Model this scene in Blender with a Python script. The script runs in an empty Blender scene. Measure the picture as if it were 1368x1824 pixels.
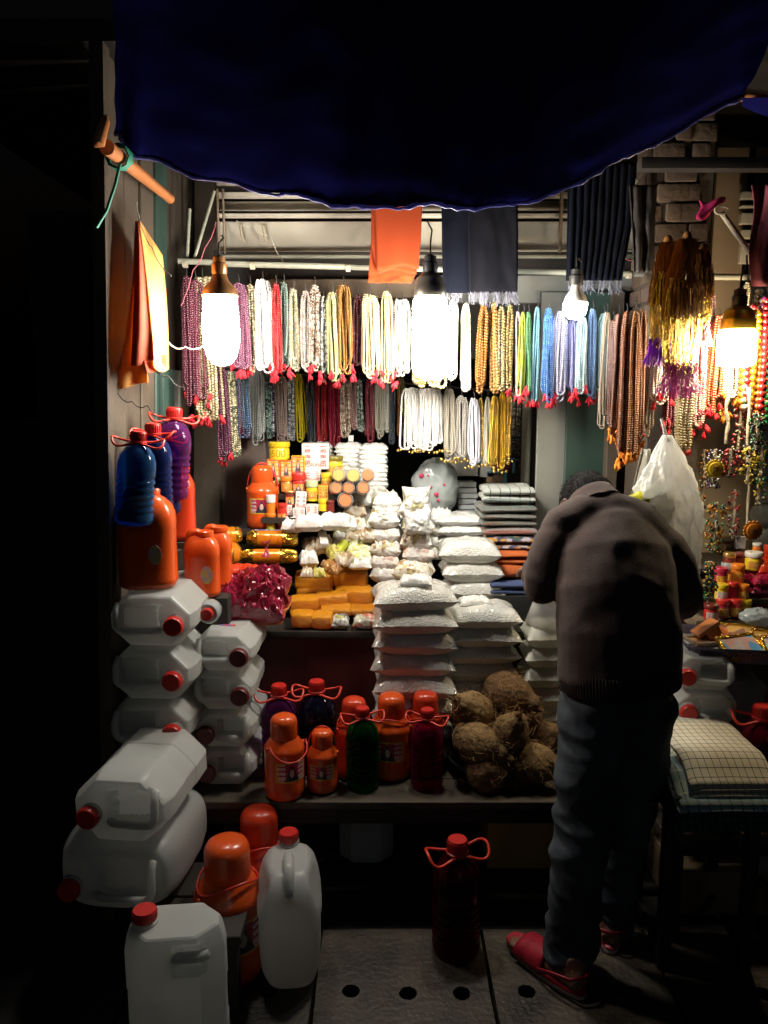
import bpy, bmesh, math, random
from math import pi, sin, cos, tan, radians as R, sqrt, atan2, exp
from mathutils import Vector, Matrix, Euler, noise
random.seed(7)
SC = bpy.context.scene
COL = SC.collection
# ------------------------------------------------------------------ camera, world, light, exposure
H, TH, FP = 1.65, R(8.5), 1378.0
cam_d = bpy.data.cameras.new('camera'); cam = bpy.data.objects.new('camera', cam_d); COL.objects.link(cam)
cam_d.sensor_fit = 'VERTICAL'; cam_d.angle_y = 2*math.atan(912/FP); cam_d.clip_start = .02; cam_d.clip_end = 400
cam.location = (0, 0, H); cam.rotation_euler = (R(90)-TH, 0, 0)
SC.camera = cam
W = bpy.data.worlds.new('World'); SC.world = W; W.use_nodes = True
sky = W.node_tree.nodes.new('ShaderNodeTexSky'); sky.sky_type = 'NISHITA'; sky.sun_disc = False
sky.sun_elevation = R(-4); sky.sun_rotation = R(200)
W.node_tree.links.new(sky.outputs[0], W.node_tree.nodes['Background'].inputs[0])
W.node_tree.nodes['Background'].inputs[1].default_value = .1
sl = bpy.data.lights.new('night_light', 'SUN'); sl.energy = .03; sl.angle = R(20); sl.color = (.68, .86, 1.0)
so = bpy.data.objects.new('night_light', sl); COL.objects.link(so); so.rotation_euler = (R(62), 0, R(14))
SC.view_settings.view_transform = 'Standard'; SC.view_settings.look = 'None'
SC.view_settings.exposure = 0; SC.view_settings.gamma = 1; SC.view_settings.use_curve_mapping = False
try:
    SC.cycles.use_denoising = True; SC.cycles.denoiser = 'OPENIMAGEDENOISE'
    SC.cycles.max_bounces = 9; SC.cycles.diffuse_bounces = 4; SC.cycles.transparent_max_bounces = 12
    SC.cycles.sample_clamp_indirect = 6; SC.cycles.caustics_reflective = False; SC.cycles.caustics_refractive = False
except Exception: pass
BULB_COOL, BULB_MID, BULB_WARM, BULB_LED = 108, 165, 128, 95

# a pixel of the 1368 x 1824 photograph as a point of the world
def ray(px, py):
    a = (px-684)/FP; b = (912-py)/FP
    return Vector((a, cos(TH)+b*sin(TH), -sin(TH)+b*cos(TH)))
def P(px, py, Y):
    r = ray(px, py); return Vector((0, 0, H)) + r*(Y/r.y)
def Pz(px, py, z):
    r = ray(px, py); return Vector((0, 0, H)) + r*((z-H)/r.z)
def px2m(p): return (p.y*cos(TH) + (H-p.z)*sin(TH))/FP

# ------------------------------------------------------------------ mesh helpers
class MB:
    def __init__(s): s.v = []; s.f = []; s.m = []; s.uv = None
    def add(s, vs, fs, mi=0, M=None):
        n = len(s.v)
        s.v += [tuple(M @ Vector(v)) for v in vs] if M is not None else [tuple(v) for v in vs]
        s.f += [tuple(i+n for i in f) for f in fs]; s.m += [mi]*len(fs); return s
    def box(s, c, d, M=None, mi=0):
        x, y, z = d[0]/2, d[1]/2, d[2]/2
        vs = [(c[0]+a*x, c[1]+b*y, c[2]+e*z) for a in (-1, 1) for b in (-1, 1) for e in (-1, 1)]
        return s.add(vs, [(0,1,3,2),(4,6,7,5),(0,4,5,1),(2,3,7,6),(0,2,6,4),(1,5,7,3)], mi, M)
    def lathe(s, prof, n=24, M=None, mi=0, caps=True):
        vs = []; fs = []
        for r, z in prof:
            vs += [(r*cos(2*pi*k/n), r*sin(2*pi*k/n), z) for k in range(n)]
        for i in range(len(prof)-1):
            for k in range(n):
                k2 = (k+1) % n
                fs.append((i*n+k, i*n+k2, (i+1)*n+k2, (i+1)*n+k))
        if caps:
            fs.append(tuple(reversed(range(n)))); fs.append(tuple((len(prof)-1)*n+k for k in range(n)))
        return s.add(vs, fs, mi, M)
    def rings(s, rr, caps=True, closed=True, M=None, mi=0):
        n = len(rr[0]); vs = [v for r in rr for v in r]; fs = []
        for i in range(len(rr)-1):
            for k in range(n if closed else n-1):
                k2 = (k+1) % n
                fs.append((i*n+k, i*n+k2, (i+1)*n+k2, (i+1)*n+k))
        if caps:
            fs.append(tuple(reversed(range(n)))); fs.append(tuple((len(rr)-1)*n+k for k in range(n)))
        return s.add(vs, fs, mi, M)
    def tube(s, path, r, n=8, closed=False, ref=None, flat=1.0, M=None, mi=0):
        path = [Vector(p) for p in path]; N = len(path)
        rad = r if isinstance(r, (list, tuple)) else [r]*N
        fl = flat if isinstance(flat, (list, tuple)) else [flat]*N
        rr = []; prev = Vector(ref) if ref else None
        for i, p in enumerate(path):
            if closed: t = path[(i+1) % N]-path[i-1]
            else: t = path[min(i+1, N-1)]-path[max(i-1, 0)]
            if t.length < 1e-9: t = Vector((0, 0, 1))
            t.normalize()
            if prev is None:
                prev = t.orthogonal()
            a = (prev - t*prev.dot(t))
            if a.length < 1e-6: a = t.orthogonal()
            a.normalize(); b = t.cross(a)
            if not ref: prev = a
            rr.append([p + a*(rad[i]*cos(2*pi*k/n)) + b*(rad[i]*fl[i]*sin(2*pi*k/n)) for k in range(n)])
        if closed:
            rr.append(rr[0])
            return s.rings(rr, caps=False, M=M, mi=mi)
        return s.rings(rr, M=M, mi=mi)
    def grid(s, fn, nu, nv, M=None, mi=0, flip=False):
        vs = [fn(i/nu, j/nv) for j in range(nv+1) for i in range(nu+1)]
        fs = []
        for j in range(nv):
            for i in range(nu):
                a = j*(nu+1)+i; q = (a, a+1, a+nu+2, a+nu+1)
                fs.append(q[::-1] if flip else q)
        return s.add(vs, fs, mi, M)
    def ball(s, c, r, nu=10, nv=7, M=None, mi=0, fn=None):
        rx, ry, rz = r if isinstance(r, (tuple, list)) else (r, r, r)
        vs = []; fs = []
        for j in range(1, nv):
            ph = pi*j/nv
            for k in range(nu):
                d = Vector((sin(ph)*cos(2*pi*k/nu), sin(ph)*sin(2*pi*k/nu), cos(ph)))
                q = fn(d) if fn else 1
                vs.append((c[0]+rx*d.x*q, c[1]+ry*d.y*q, c[2]+rz*d.z*q))
        vs.append((c[0], c[1], c[2]+rz)); vs.append((c[0], c[1], c[2]-rz))
        T, B = len(vs)-2, len(vs)-1
        for j in range(nv-2):
            for k in range(nu):
                k2 = (k+1) % nu
                fs.append((j*nu+k, (j+1)*nu+k, (j+1)*nu+k2, j*nu+k2))
        for k in range(nu):
            k2 = (k+1) % nu
            fs.append((T, k, k2)); fs.append((B, (nv-2)*nu+k2, (nv-2)*nu+k))
        return s.add(vs, fs, mi, M)
    def mesh(s, name, mats, smooth=40, bevel=0, seg=2):
        me = bpy.data.meshes.new(name); me.from_pydata(s.v, [], s.f)
        for m in (mats if isinstance(mats, (list, tuple)) else [mats]): me.materials.append(m)
        if any(s.m): me.polygons.foreach_set('material_index', s.m)
        bm = bmesh.new(); bm.from_mesh(me)
        bmesh.ops.recalc_face_normals(bm, faces=bm.faces)
        if bevel:
            bmesh.ops.bevel(bm, geom=[e for e in bm.edges if len(e.link_faces) == 2 and e.calc_face_angle(0) > .3],
                            offset=bevel, segments=seg, profile=.6, affect='EDGES', clamp_overlap=True)
        bm.to_mesh(me); bm.free()
        if smooth:
            me.shade_smooth()
            if smooth < 180: me.set_sharp_from_angle(angle=R(smooth))
        return me
def obj(name, mb, mats=None, parent=None, smooth=40, bevel=0, seg=2, loc=None, rot=None, scale=None):
    me = mb.mesh(name, mats, smooth, bevel, seg) if isinstance(mb, MB) else mb
    o = bpy.data.objects.new(name, me); COL.objects.link(o)
    if not isinstance(mb, MB) and mats is not None:
        o.material_slots[0].link = 'OBJECT'; o.material_slots[0].material = mats
    if parent: o.parent = parent
    if loc is not None: o.location = loc
    if rot is not None: o.rotation_euler = rot
    if scale is not None: o.scale = (scale,)*3 if isinstance(scale, (int, float)) else scale
    return o
def tag(o, label=None, cat=None, group=None, kind=None):
    if label: o['label'] = label
    if cat: o['category'] = cat
    if group: o['group'] = group
    if kind: o['kind'] = kind
    return o
def thing(name, label, cat, loc=(0,0,0), rot=(0,0,0), group=None, scale=1):
    o = bpy.data.objects.new(name, None); COL.objects.link(o); o.empty_display_size = .05
    o.location = loc; o.rotation_euler = rot if isinstance(rot, (tuple, list)) else (0, 0, rot)
    o.scale = (scale,)*3 if isinstance(scale, (int, float)) else scale
    return tag(o, label, cat, group)
def struct(name, mb, mat, **k): return tag(obj(name, mb, mat, **k), kind='structure')
KIDS = {}
def dup(root, loc, rot=(0,0,0), label=None, group=None, scale=None, mats=None):
    def cp(o, par):
        c = o.copy(); COL.objects.link(c); c.parent = par
        if mats and o.type == 'MESH' and o.name.split('.')[0] in mats:
            c.material_slots[0].link = 'OBJECT'; c.material_slots[0].material = mats[o.name.split('.')[0]]
        for ch in o.children: cp(ch, c)
        return c
    r = cp(root, None); r.location = loc; r.rotation_euler = rot
    if scale is not None: r.scale = (scale,)*3 if isinstance(scale, (int, float)) else scale
    if label: r['label'] = label
    if group: r['group'] = group
    return r
def rr(a, b): return random.uniform(a, b)
def nz(v, s=1.0, o=0): return noise.noise(Vector(v)*s + Vector((o, o*1.7, -o)))

# ------------------------------------------------------------------ materials
def nodes(name):
    m = bpy.data.materials.new(name); m.use_nodes = True
    nt = m.node_tree; return m, nt, nt.nodes['Principled BSDF'], nt.nodes['Material Output']
def N(nt, t, **k):
    n = nt.nodes.new(t)
    for a, v in k.items(): setattr(n, a, v)
    return n
def mathn(nt, op, a, b=None, c=None):
    n = N(nt, 'ShaderNodeMath', operation=op)
    for i, x in enumerate((a, b, c)):
        if x is None: continue
        if isinstance(x, (int, float)): n.inputs[i].default_value = x
        else: nt.links.new(x, n.inputs[i])
    return n.outputs[0]
def mixc(nt, fac, a, b, mode='MIX'):
    n = N(nt, 'ShaderNodeMix', data_type='RGBA', blend_type=mode)
    for i, x in ((0, fac), (6, a), (7, b)):
        if isinstance(x, (int, float)): n.inputs[i].default_value = x
        elif isinstance(x, (tuple, list)): n.inputs[i].default_value = (*x[:3], 1)
        else: nt.links.new(x, n.inputs[i])
    return n.outputs[2]
def M(name, col, rough=.5, metal=0, var=.2, vs=9, col2=None, bump=0, bs=60, coat=0, trans=0, rnd=0, sheen=0, spec=.5, thr=None, cutn=None):
    m, nt, b, out = nodes(name)
    tc = N(nt, 'ShaderNodeTexCoord').outputs['Object']
    nx = N(nt, 'ShaderNodeTexNoise'); nt.links.new(tc, nx.inputs['Vector']); nx.inputs['Scale'].default_value = vs; nx.inputs['Detail'].default_value = 5
    fac = nx.outputs['Fac']
    if thr:
        mr = N(nt, 'ShaderNodeMapRange'); nt.links.new(fac, mr.inputs[0]); mr.inputs[1].default_value = thr[0]; mr.inputs[2].default_value = thr[1]; fac = mr.outputs[0]
    c2 = col2 or tuple(min(1, c*(1+var)) for c in col); c1 = col if col2 else tuple(c*(1-var) for c in col)
    c = mixc(nt, fac, c1, c2)
    if rnd:
        oi = N(nt, 'ShaderNodeObjectInfo'); hs = N(nt, 'ShaderNodeHueSaturation'); nt.links.new(c, hs.inputs['Color'])
        nt.links.new(mathn(nt, 'MULTIPLY_ADD', oi.outputs['Random'], 2*rnd, 1-rnd), hs.inputs['Value'])
        nt.links.new(mathn(nt, 'MULTIPLY_ADD', oi.outputs['Random'], .04*rnd, .5-.02*rnd), hs.inputs['Hue']); c = hs.outputs[0]
    nt.links.new(c, b.inputs['Base Color'])
    nt.links.new(mathn(nt, 'MULTIPLY_ADD', nx.outputs['Fac'], .2, max(.02, rough-.1)), b.inputs['Roughness'])
    b.inputs['Metallic'].default_value = metal; b.inputs['Coat Weight'].default_value = coat; b.inputs['Coat Roughness'].default_value = .08
    b.inputs['Sheen Weight'].default_value = sheen; b.inputs['Specular IOR Level'].default_value = spec
    if bump:
        n2 = N(nt, 'ShaderNodeTexNoise'); nt.links.new(tc, n2.inputs['Vector']); n2.inputs['Scale'].default_value = bs; n2.inputs['Detail'].default_value = 4
        bp = N(nt, 'ShaderNodeBump'); bp.inputs['Strength'].default_value = min(1, bump); bp.inputs['Distance'].default_value = .004*max(1, bump)
        nt.links.new(n2.outputs['Fac'], bp.inputs['Height']); nt.links.new(bp.outputs[0], b.inputs['Normal'])
        if coat: nt.links.new(bp.outputs[0], b.inputs['Coat Normal'])
    if trans:
        t = N(nt, 'ShaderNodeBsdfTranslucent'); nt.links.new(c, t.inputs['Color'])
        mx = N(nt, 'ShaderNodeMixShader'); mx.inputs[0].default_value = trans
        nt.links.new(b.outputs[0], mx.inputs[1]); nt.links.new(t.outputs[0], mx.inputs[2]); nt.links.new(mx.outputs[0], out.inputs[0])
    return m
def clear(name, tint, opac=.25, rough=.08, bump=.3, bs=30, white=None):
    """thin tinted plastic: see-through, with gloss and a little body colour"""
    m, nt, b, out = nodes(name)
    tr = N(nt, 'ShaderNodeBsdfTransparent'); tr.inputs[0].default_value = (*tint, 1)
    b.inputs['Base Color'].default_value = (*(white or tint), 1); b.inputs['Roughness'].default_value = rough; b.inputs['Coat Weight'].default_value = .5; b.inputs['Coat Roughness'].default_value = .05
    tc = N(nt, 'ShaderNodeTexCoord').outputs['Object']
    n2 = N(nt, 'ShaderNodeTexNoise'); nt.links.new(tc, n2.inputs['Vector']); n2.inputs['Scale'].default_value = bs; n2.inputs['Detail'].default_value = 3
    bp = N(nt, 'ShaderNodeBump'); bp.inputs['Strength'].default_value = bump; bp.inputs['Distance'].default_value = .006
    nt.links.new(n2.outputs['Fac'], bp.inputs['Height']); nt.links.new(bp.outputs[0], b.inputs['Normal']); nt.links.new(bp.outputs[0], b.inputs['Coat Normal'])
    lw = N(nt, 'ShaderNodeLayerWeight'); lw.inputs[0].default_value = .35
    f = mathn(nt, 'MULTIPLY_ADD', lw.outputs['Facing'], .5*(1-opac), opac)
    mx = N(nt, 'ShaderNodeMixShader'); nt.links.new(f, mx.inputs[0])
    nt.links.new(tr.outputs[0], mx.inputs[1]); nt.links.new(b.outputs[0], mx.inputs[2]); nt.links.new(mx.outputs[0], out.inputs[0])
    return m
def cells(name, cols, scale, rough=.35, coat=.6, bump=.6, film=None):
    """many small pieces of several colours packed in a film (nuts, seeds, beads)"""
    m, nt, b, out = nodes(name)
    tc = N(nt, 'ShaderNodeTexCoord').outputs['Object']
    vo = N(nt, 'ShaderNodeTexVoronoi'); nt.links.new(tc, vo.inputs['Vector']); vo.inputs['Scale'].default_value = scale
    sep = N(nt, 'ShaderNodeSeparateColor'); nt.links.new(vo.outputs['Color'], sep.inputs[0])
    rp = N(nt, 'ShaderNodeValToRGB'); rp.color_ramp.interpolation = 'CONSTANT'
    el = rp.color_ramp.elements
    for i, c in enumerate(cols):
        e = el[i] if i < 2 else el.new(i/len(cols)); e.position = i/len(cols); e.color = (*c, 1)
    nt.links.new(sep.outputs[0], rp.inputs[0]); c = rp.outputs[0]
    if film:
        n3 = N(nt, 'ShaderNodeTexNoise'); nt.links.new(tc, n3.inputs['Vector']); n3.inputs['Scale'].default_value = 14
        mr = N(nt, 'ShaderNodeMapRange'); nt.links.new(n3.outputs['Fac'], mr.inputs[0]); mr.inputs[1].default_value = .45; mr.inputs[2].default_value = .6
        c = mixc(nt, mr.outputs[0], c, film)
    nt.links.new(c, b.inputs['Base Color']); b.inputs['Roughness'].default_value = rough; b.inputs['Coat Weight'].default_value = coat; b.inputs['Coat Roughness'].default_value = .1
    bp = N(nt, 'ShaderNodeBump'); bp.inputs['Strength'].default_value = bump; bp.inputs['Distance'].default_value = .004; bp.invert = True
    nt.links.new(vo.outputs['Distance'], bp.inputs['Height']); nt.links.new(bp.outputs[0], b.inputs['Normal'])
    n2 = N(nt, 'ShaderNodeTexNoise'); nt.links.new(tc, n2.inputs['Vector']); n2.inputs['Scale'].default_value = 45
    b2 = N(nt, 'ShaderNodeBump'); b2.inputs['Strength'].default_value = .8; b2.inputs['Distance'].default_value = .006
    nt.links.new(n2.outputs['Fac'], b2.inputs['Height']); nt.links.new(b2.outputs[0], b.inputs['Coat Normal'])
    return m
def film(name, c1, c2, grain, fine, wrinkle=26, trans=.1, rnd=.1, depth=.012):
    """packed goods under a crinkled clear film: granular body, separate glossy wrinkled coat"""
    m = M(name, c1, .45, var=.1, col2=c2, vs=grain, bump=fine, bs=grain*.9, coat=1, trans=trans, rnd=rnd)
    nt = m.node_tree; b = nt.nodes['Principled BSDF']; tc = [n for n in nt.nodes if n.type == 'TEX_COORD'][0].outputs['Object']
    n = N(nt, 'ShaderNodeTexNoise'); n.noise_type = 'RIDGED_MULTIFRACTAL'; nt.links.new(tc, n.inputs['Vector']); n.inputs['Scale'].default_value = wrinkle; n.inputs['Detail'].default_value = 3; n.inputs['Distortion'].default_value = .6
    bp = N(nt, 'ShaderNodeBump'); bp.inputs['Strength'].default_value = .9; bp.inputs['Distance'].default_value = depth
    nt.links.new(n.outputs[0], bp.inputs['Height']); nt.links.new(bp.outputs[0], b.inputs['Coat Normal']); b.inputs['Coat Roughness'].default_value = .12
    return m
def emit(name, col, s):
    m, nt, b, out = nodes(name)
    b.inputs['Base Color'].default_value = (.8, .8, .8, 1)
    b.inputs['Emission Color'].default_value = (*col, 1); b.inputs['Emission Strength'].default_value = s
    return m
def lines(nt, coord, n, w):
    """1 on thin lines: n per metre, w of the period"""
    f = mathn(nt, 'FRACT', mathn(nt, 'MULTIPLY', coord, n))
    return mathn(nt, 'LESS_THAN', f, w)
def check_cloth(name, base, la, lb, na=55, nb=55, w=.1, wide=None):
    m, nt, b, out = nodes(name)
    sp = N(nt, 'ShaderNodeSeparateXYZ'); nt.links.new(N(nt, 'ShaderNodeTexCoord').outputs['Object'], sp.inputs[0])
    c = mixc(nt, lines(nt, sp.outputs[0], na, w), base, la)
    c = mixc(nt, lines(nt, sp.outputs[1], nb, w), c, lb)
    if wide: c = mixc(nt, mathn(nt, 'MULTIPLY', lines(nt, sp.outputs[1], wide[0], .45), .55), c, wide[1])
    nx = N(nt, 'ShaderNodeTexNoise'); nx.inputs['Scale'].default_value = 300
    bp = N(nt, 'ShaderNodeBump'); bp.inputs['Strength'].default_value = .3; bp.inputs['Distance'].default_value = .001
    nt.links.new(nx.outputs['Fac'], bp.inputs['Height']); nt.links.new(bp.outputs[0], b.inputs['Normal'])
    nt.links.new(c, b.inputs['Base Color']); b.inputs['Roughness'].default_value = .9; b.inputs['Sheen Weight'].default_value = .2; b.inputs['Specular IOR Level'].default_value = .2
    return m
def print_label(name, border, bg, txt, fig, skin):
    """a printed label on UVs: border, field, rows of small lettering at both sides, a draped figure in the middle"""
    m, nt, b, out = nodes(name)
    sp = N(nt, 'ShaderNodeSeparateXYZ'); uv = N(nt, 'ShaderNodeTexCoord').outputs['UV']; nt.links.new(uv, sp.inputs[0])
    u, v = sp.outputs[0], sp.outputs[1]
    du = mathn(nt, 'ABSOLUTE', mathn(nt, 'SUBTRACT', u, .5)); dv = mathn(nt, 'ABSOLUTE', mathn(nt, 'SUBTRACT', v, .5))
    n = N(nt, 'ShaderNodeTexNoise'); nt.links.new(uv, n.inputs['Vector']); n.inputs['Scale'].default_value = 28; n.inputs['Detail'].default_value = 2
    row = lines(nt, mathn(nt, 'ADD', v, .03), 4.4, .62)
    side = mathn(nt, 'GREATER_THAN', du, .2)
    t = mathn(nt, 'MULTIPLY', mathn(nt, 'MULTIPLY', row, side), mathn(nt, 'GREATER_THAN', n.outputs['Fac'], .46))
    c = mixc(nt, t, bg, txt)
    low = mathn(nt, 'MULTIPLY', mathn(nt, 'LESS_THAN', v, .24), mathn(nt, 'GREATER_THAN', n.outputs['Fac'], .5)); c = mixc(nt, low, c, txt)
    if fig is not None:
     veil = mathn(nt, 'LESS_THAN', mathn(nt, 'ADD', mathn(nt, 'MULTIPLY', du, 2.6), mathn(nt, 'MULTIPLY', v, .75)), .68); c = mixc(nt, veil, c, fig)
     e = mathn(nt, 'ADD', mathn(nt, 'POWER', mathn(nt, 'DIVIDE', du, .07), 2), mathn(nt, 'POWER', mathn(nt, 'DIVIDE', mathn(nt, 'SUBTRACT', v, .46), .2), 2))
     c = mixc(nt, mathn(nt, 'LESS_THAN', e, 1), c, skin)
    c = mixc(nt, mathn(nt, 'GREATER_THAN', mathn(nt, 'MAXIMUM', du, dv), .43), c, border)
    nt.links.new(c, b.inputs['Base Color']); b.inputs['Roughness'].default_value = .35; b.inputs['Coat Weight'].default_value = .3
    return m
def rings_mat(name, a, bcol, n):
    m, nt, b, out = nodes(name)
    sp = N(nt, 'ShaderNodeSeparateXYZ'); nt.links.new(N(nt, 'ShaderNodeTexCoord').outputs['Object'], sp.inputs[0])
    r = mathn(nt, 'SQRT', mathn(nt, 'ADD', mathn(nt, 'POWER', sp.outputs[0], 2), mathn(nt, 'POWER', sp.outputs[1], 2)))
    c = mixc(nt, lines(nt, r, n, .35), a, bcol); nt.links.new(c, b.inputs['Base Color']); b.inputs['Coat Weight'].default_value = .6
    return m
# ------------------------------------------------------------------ material instances
m_asphalt = M('asphalt', (.035,.034,.033), .8, var=.5, vs=5, bump=.8, bs=90)
m_slab = M('worn_concrete', (.009,.006,.004), .55, col2=(.070,.056,.040), vs=7, bump=1, bs=60, rnd=.15, thr=(.32,.68))
m_plank = M('old_plank', (.026,.018,.012), .75, col2=(.085,.063,.042), vs=6, bump=.6, bs=35, rnd=.25)
m_green = M('green_paint', (.010,.026,.020), .6, col2=(.035,.075,.058), vs=7, bump=.4, bs=40)
m_board = M('dirty_white_board', (.50,.46,.38), .6, col2=(.15,.115,.08), vs=3.5, bump=.4, bs=30, thr=(.56,.78))
m_brown = M('brown_panel', (.16,.11,.07), .6, col2=(.25,.19,.13), vs=5, bump=.3, bs=30)
m_mauve = M('mauve_panel', (.22,.16,.14), .55, col2=(.32,.25,.22), vs=4, bump=.2, bs=25)
m_grey = M('grey_panel', (.10,.105,.095), .5, col2=(.28,.28,.25), vs=4, bump=.3, bs=20)
m_red_panel = M('dark_red_panel', (.075,.012,.010), .45, var=.3, vs=5, bump=.2, bs=30)
m_dark = M('dark_wood', (.022,.017,.013), .7, var=.4, vs=6, bump=.4, bs=30)
m_black = M('black_cover', (.008,.008,.009), .6, var=.3, bump=.4, bs=25)
m_bench = M('stained_bench', (.03,.024,.018), .5, col2=(.11,.09,.065), vs=9, bump=.3, bs=60)
m_brick = M('old_brick', (.05,.03,.018), .9, col2=(.11,.072,.045), vs=14, bump=.9, bs=50, rnd=.3)
m_mortar = M('mortar', (.055,.04,.027), .9, var=.4, vs=12, bump=.8, bs=70)
m_pipe = M('painted_pipe', (.2,.21,.17), .4, col2=(.34,.33,.26), vs=10, bump=.2, bs=40)
m_steel = M('black_steel', (.012,.012,.012), .45, var=.3, bump=.2)
m_tarp = M('blue_tarp', (.005,.005,.048), .9, var=.12, vs=3, bump=.25, bs=420, trans=.04, spec=0)
m_hem = M('lit_tarp_hem', (.16,.16,.45), .3, var=.4, vs=30, bump=.5, bs=60, trans=.3)  # hem of the sheet, its lit edge painted in as a paler blue
m_hdpe = M('milky_plastic', (.75,.77,.755), .33, col2=(.66,.675,.65), vs=5, trans=.54, bump=.12, bs=18)
m_cap = M('red_cap', (.52,.022,.016), .35, var=.15)
m_capd = M('dark_red_cap', (.10,.008,.010), .4, var=.15)
m_orange = M('orange_plastic', (.68,.085,.012), .26, var=.08, vs=4, coat=.25, bump=.1, bs=16)
m_redo = M('red_orange_plastic', (.60,.045,.012), .3, var=.08, vs=4, coat=.2, bump=.1, bs=16)
m_ring = M('handle_red', (.60,.04,.02), .35, var=.1)
m_pink = M('pink_wire', (.30,.07,.09), .4)
pet = {'blue': clear('blue_bottle_plastic', (.10,.28,.62), .06, white=(.05,.18,.45)),
       'navy': clear('navy_bottle_plastic', (.06,.10,.42), .06, white=(.04,.07,.32)),
       'purple': clear('purple_bottle_plastic', (.42,.10,.42), .06, white=(.28,.05,.28)),
       'green': clear('green_bottle_plastic', (.02,.30,.07), .06, white=(.01,.16,.03)),
       'magenta': clear('magenta_bottle_plastic', (.45,.02,.15), .06, white=(.3,.01,.08)),
       'dark': clear('dark_bottle_plastic', (.05,.06,.16), .2, white=(.02,.02,.06)),
       'crimson': clear('crimson_bottle_plastic', (.5,.03,.07), .2, white=(.36,.01,.04)), 'wine': clear('wine_bottle_plastic', (.25,.02,.05), .12, white=(.12,.004,.012))}
m_poly = clear('polythene', (.9,.9,.9), .33, .2, .8, 16, white=(.72,.72,.70))
m_poly_dull = clear('cloudy_polythene', (.75,.78,.76), .55, .22, 1, 14, white=(.47,.52,.52))
m_poly_dim = clear('clear_sack', (.8,.8,.8), .25, .12, 1, 14, white=(.62,.61,.58))
m_label = print_label('flask_label', (.62,.40,.03), (.42,.02,.06), (.75,.62,.62), (.035,.03,.05), (.62,.45,.36))
m_boxpr = print_label('box_print', (.60,.10,.03), (.72,.30,.03), (.75,.6,.4), (.10,.07,.10), (.6,.45,.4))
m_jarpr = print_label('jar_print', (.66,.42,.05), (.62,.38,.06), (.45,.08,.03), (.5,.2,.05), (.7,.5,.2))
m_whpr = print_label('white_print', (.75,.72,.68), (.72,.70,.66), (.5,.05,.04), None, None)
def plain(name, c, rough=.35, coat=.3, **k): return M(name, c, rough, var=.1, coat=coat, **k)
m_yel = plain('yellow_plastic', (.74,.52,.02)); m_wht = plain('white_plastic', (.72,.70,.66)); m_lidr = plain('red_lid', (.55,.03,.02))
m_lido = plain('orange_lid', (.72,.20,.015)); m_mag = plain('magenta_jar', (.45,.02,.06)); m_dkr = plain('maroon_jar', (.16,.02,.015))
m_olive = plain('olive_lid', (.2,.17,.02)); m_gre = plain('pale_green_lid', (.45,.55,.3)); m_lime = plain('lime_label', (.45,.5,.04)); m_tin = M('gold_tin', (.7,.45,.15), .3, .8, var=.2)
m_bag = film('granular_white', (.68,.68,.61), (.80,.80,.76), 170, 1.6, 22)
m_bag_s = film('white_packet_film', (.74,.74,.70), (.80,.80,.78), 70, 1.0, 34)
m_nut = cells('mixed_nuts', [(.62,.55,.42),(.35,.22,.10),(.7,.66,.58),(.22,.14,.06),(.5,.42,.2)], 75, film=(.74,.73,.69))
m_nut2 = cells('shelled_nuts', [(.55,.47,.36),(.42,.30,.17),(.6,.54,.44),(.3,.2,.1)], 55)
m_nutg = cells('green_gold_nuts', [(.42,.36,.05),(.5,.46,.12),(.3,.26,.04),(.55,.5,.25)], 80)
m_nutb = cells('brown_raisins', [(.33,.15,.03),(.42,.22,.05),(.25,.10,.02)], 90)
m_nutw = cells('white_balls', [(.74,.73,.70),(.68,.66,.6),(.72,.70,.66)], 50)
m_nutl = cells('lime_mix', [(.6,.6,.2),(.7,.68,.5),(.5,.52,.1)], 70, film=(.72,.72,.6))
m_seed = cells('white_seed_pack', [(.74,.72,.68),(.3,.28,.12),(.7,.7,.66),(.74,.73,.7),(.45,.42,.3)], 60, film=(.76,.76,.74))
m_pinkmix = cells('pink_mix', [(.7,.45,.38),(.74,.68,.62),(.55,.3,.2),(.7,.62,.55)], 70, film=(.74,.72,.68))
m_amber = film('amber_block', (.70,.22,.002), (.80,.38,.008), 18, .8, 14, .28, .2, .02)
m_gold = M('gold_foil', (.86,.50,.07), .22, .95, var=.25, vs=14, bump=1.4, bs=55)
m_gold_w = M('orange_wrapper', (.75,.22,.01), .25, .2, var=.15, coat=.6, bump=.8, bs=40)
m_navy_l = M('navy_strip', (.06,.07,.22), .35, col2=(.4,.28,.3), vs=70, thr=(.5,.56), coat=.4)
m_crim = M('crimson_film', (.26,.006,.035), .2, col2=(.36,.02,.06), vs=10, coat=1, bump=2.2, bs=38)
m_basket = M('basket_plastic', (.62,.20,.06), .4, var=.1)
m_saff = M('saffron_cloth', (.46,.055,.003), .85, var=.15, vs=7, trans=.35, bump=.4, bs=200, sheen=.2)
m_saff_lit = M('lit_saffron_cloth', (.88,.46,.12), .85, var=.12, vs=7, trans=.35, bump=.4, bs=200)  # same saffron cloth, bulb glare painted in as a paler colour
m_ink = M('dark_print', (.12,.03,.01), .8)
m_navy = M('navy_lungi', (.004,.005,.010), .95, var=.2, vs=4, bump=.3, bs=260, spec=.1)
m_slate = M('slate_lungi', (.006,.006,.009), .95, var=.2, vs=4, bump=.3, bs=260, spec=.1)
m_fringe = M('white_fringe', (.16,.16,.2), .8, var=.3)
m_thread = M('red_thread', (.62,.02,.035), .8, var=.25, trans=.15)
m_othread = M('orange_thread', (.75,.24,.02), .8, var=.25, trans=.15)
m_rope = M('hemp_rope', (.42,.36,.26), .9, var=.2, bump=.6, bs=200)
m_grope = M('green_rope', (.02,.25,.16), .6, var=.2)
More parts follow.
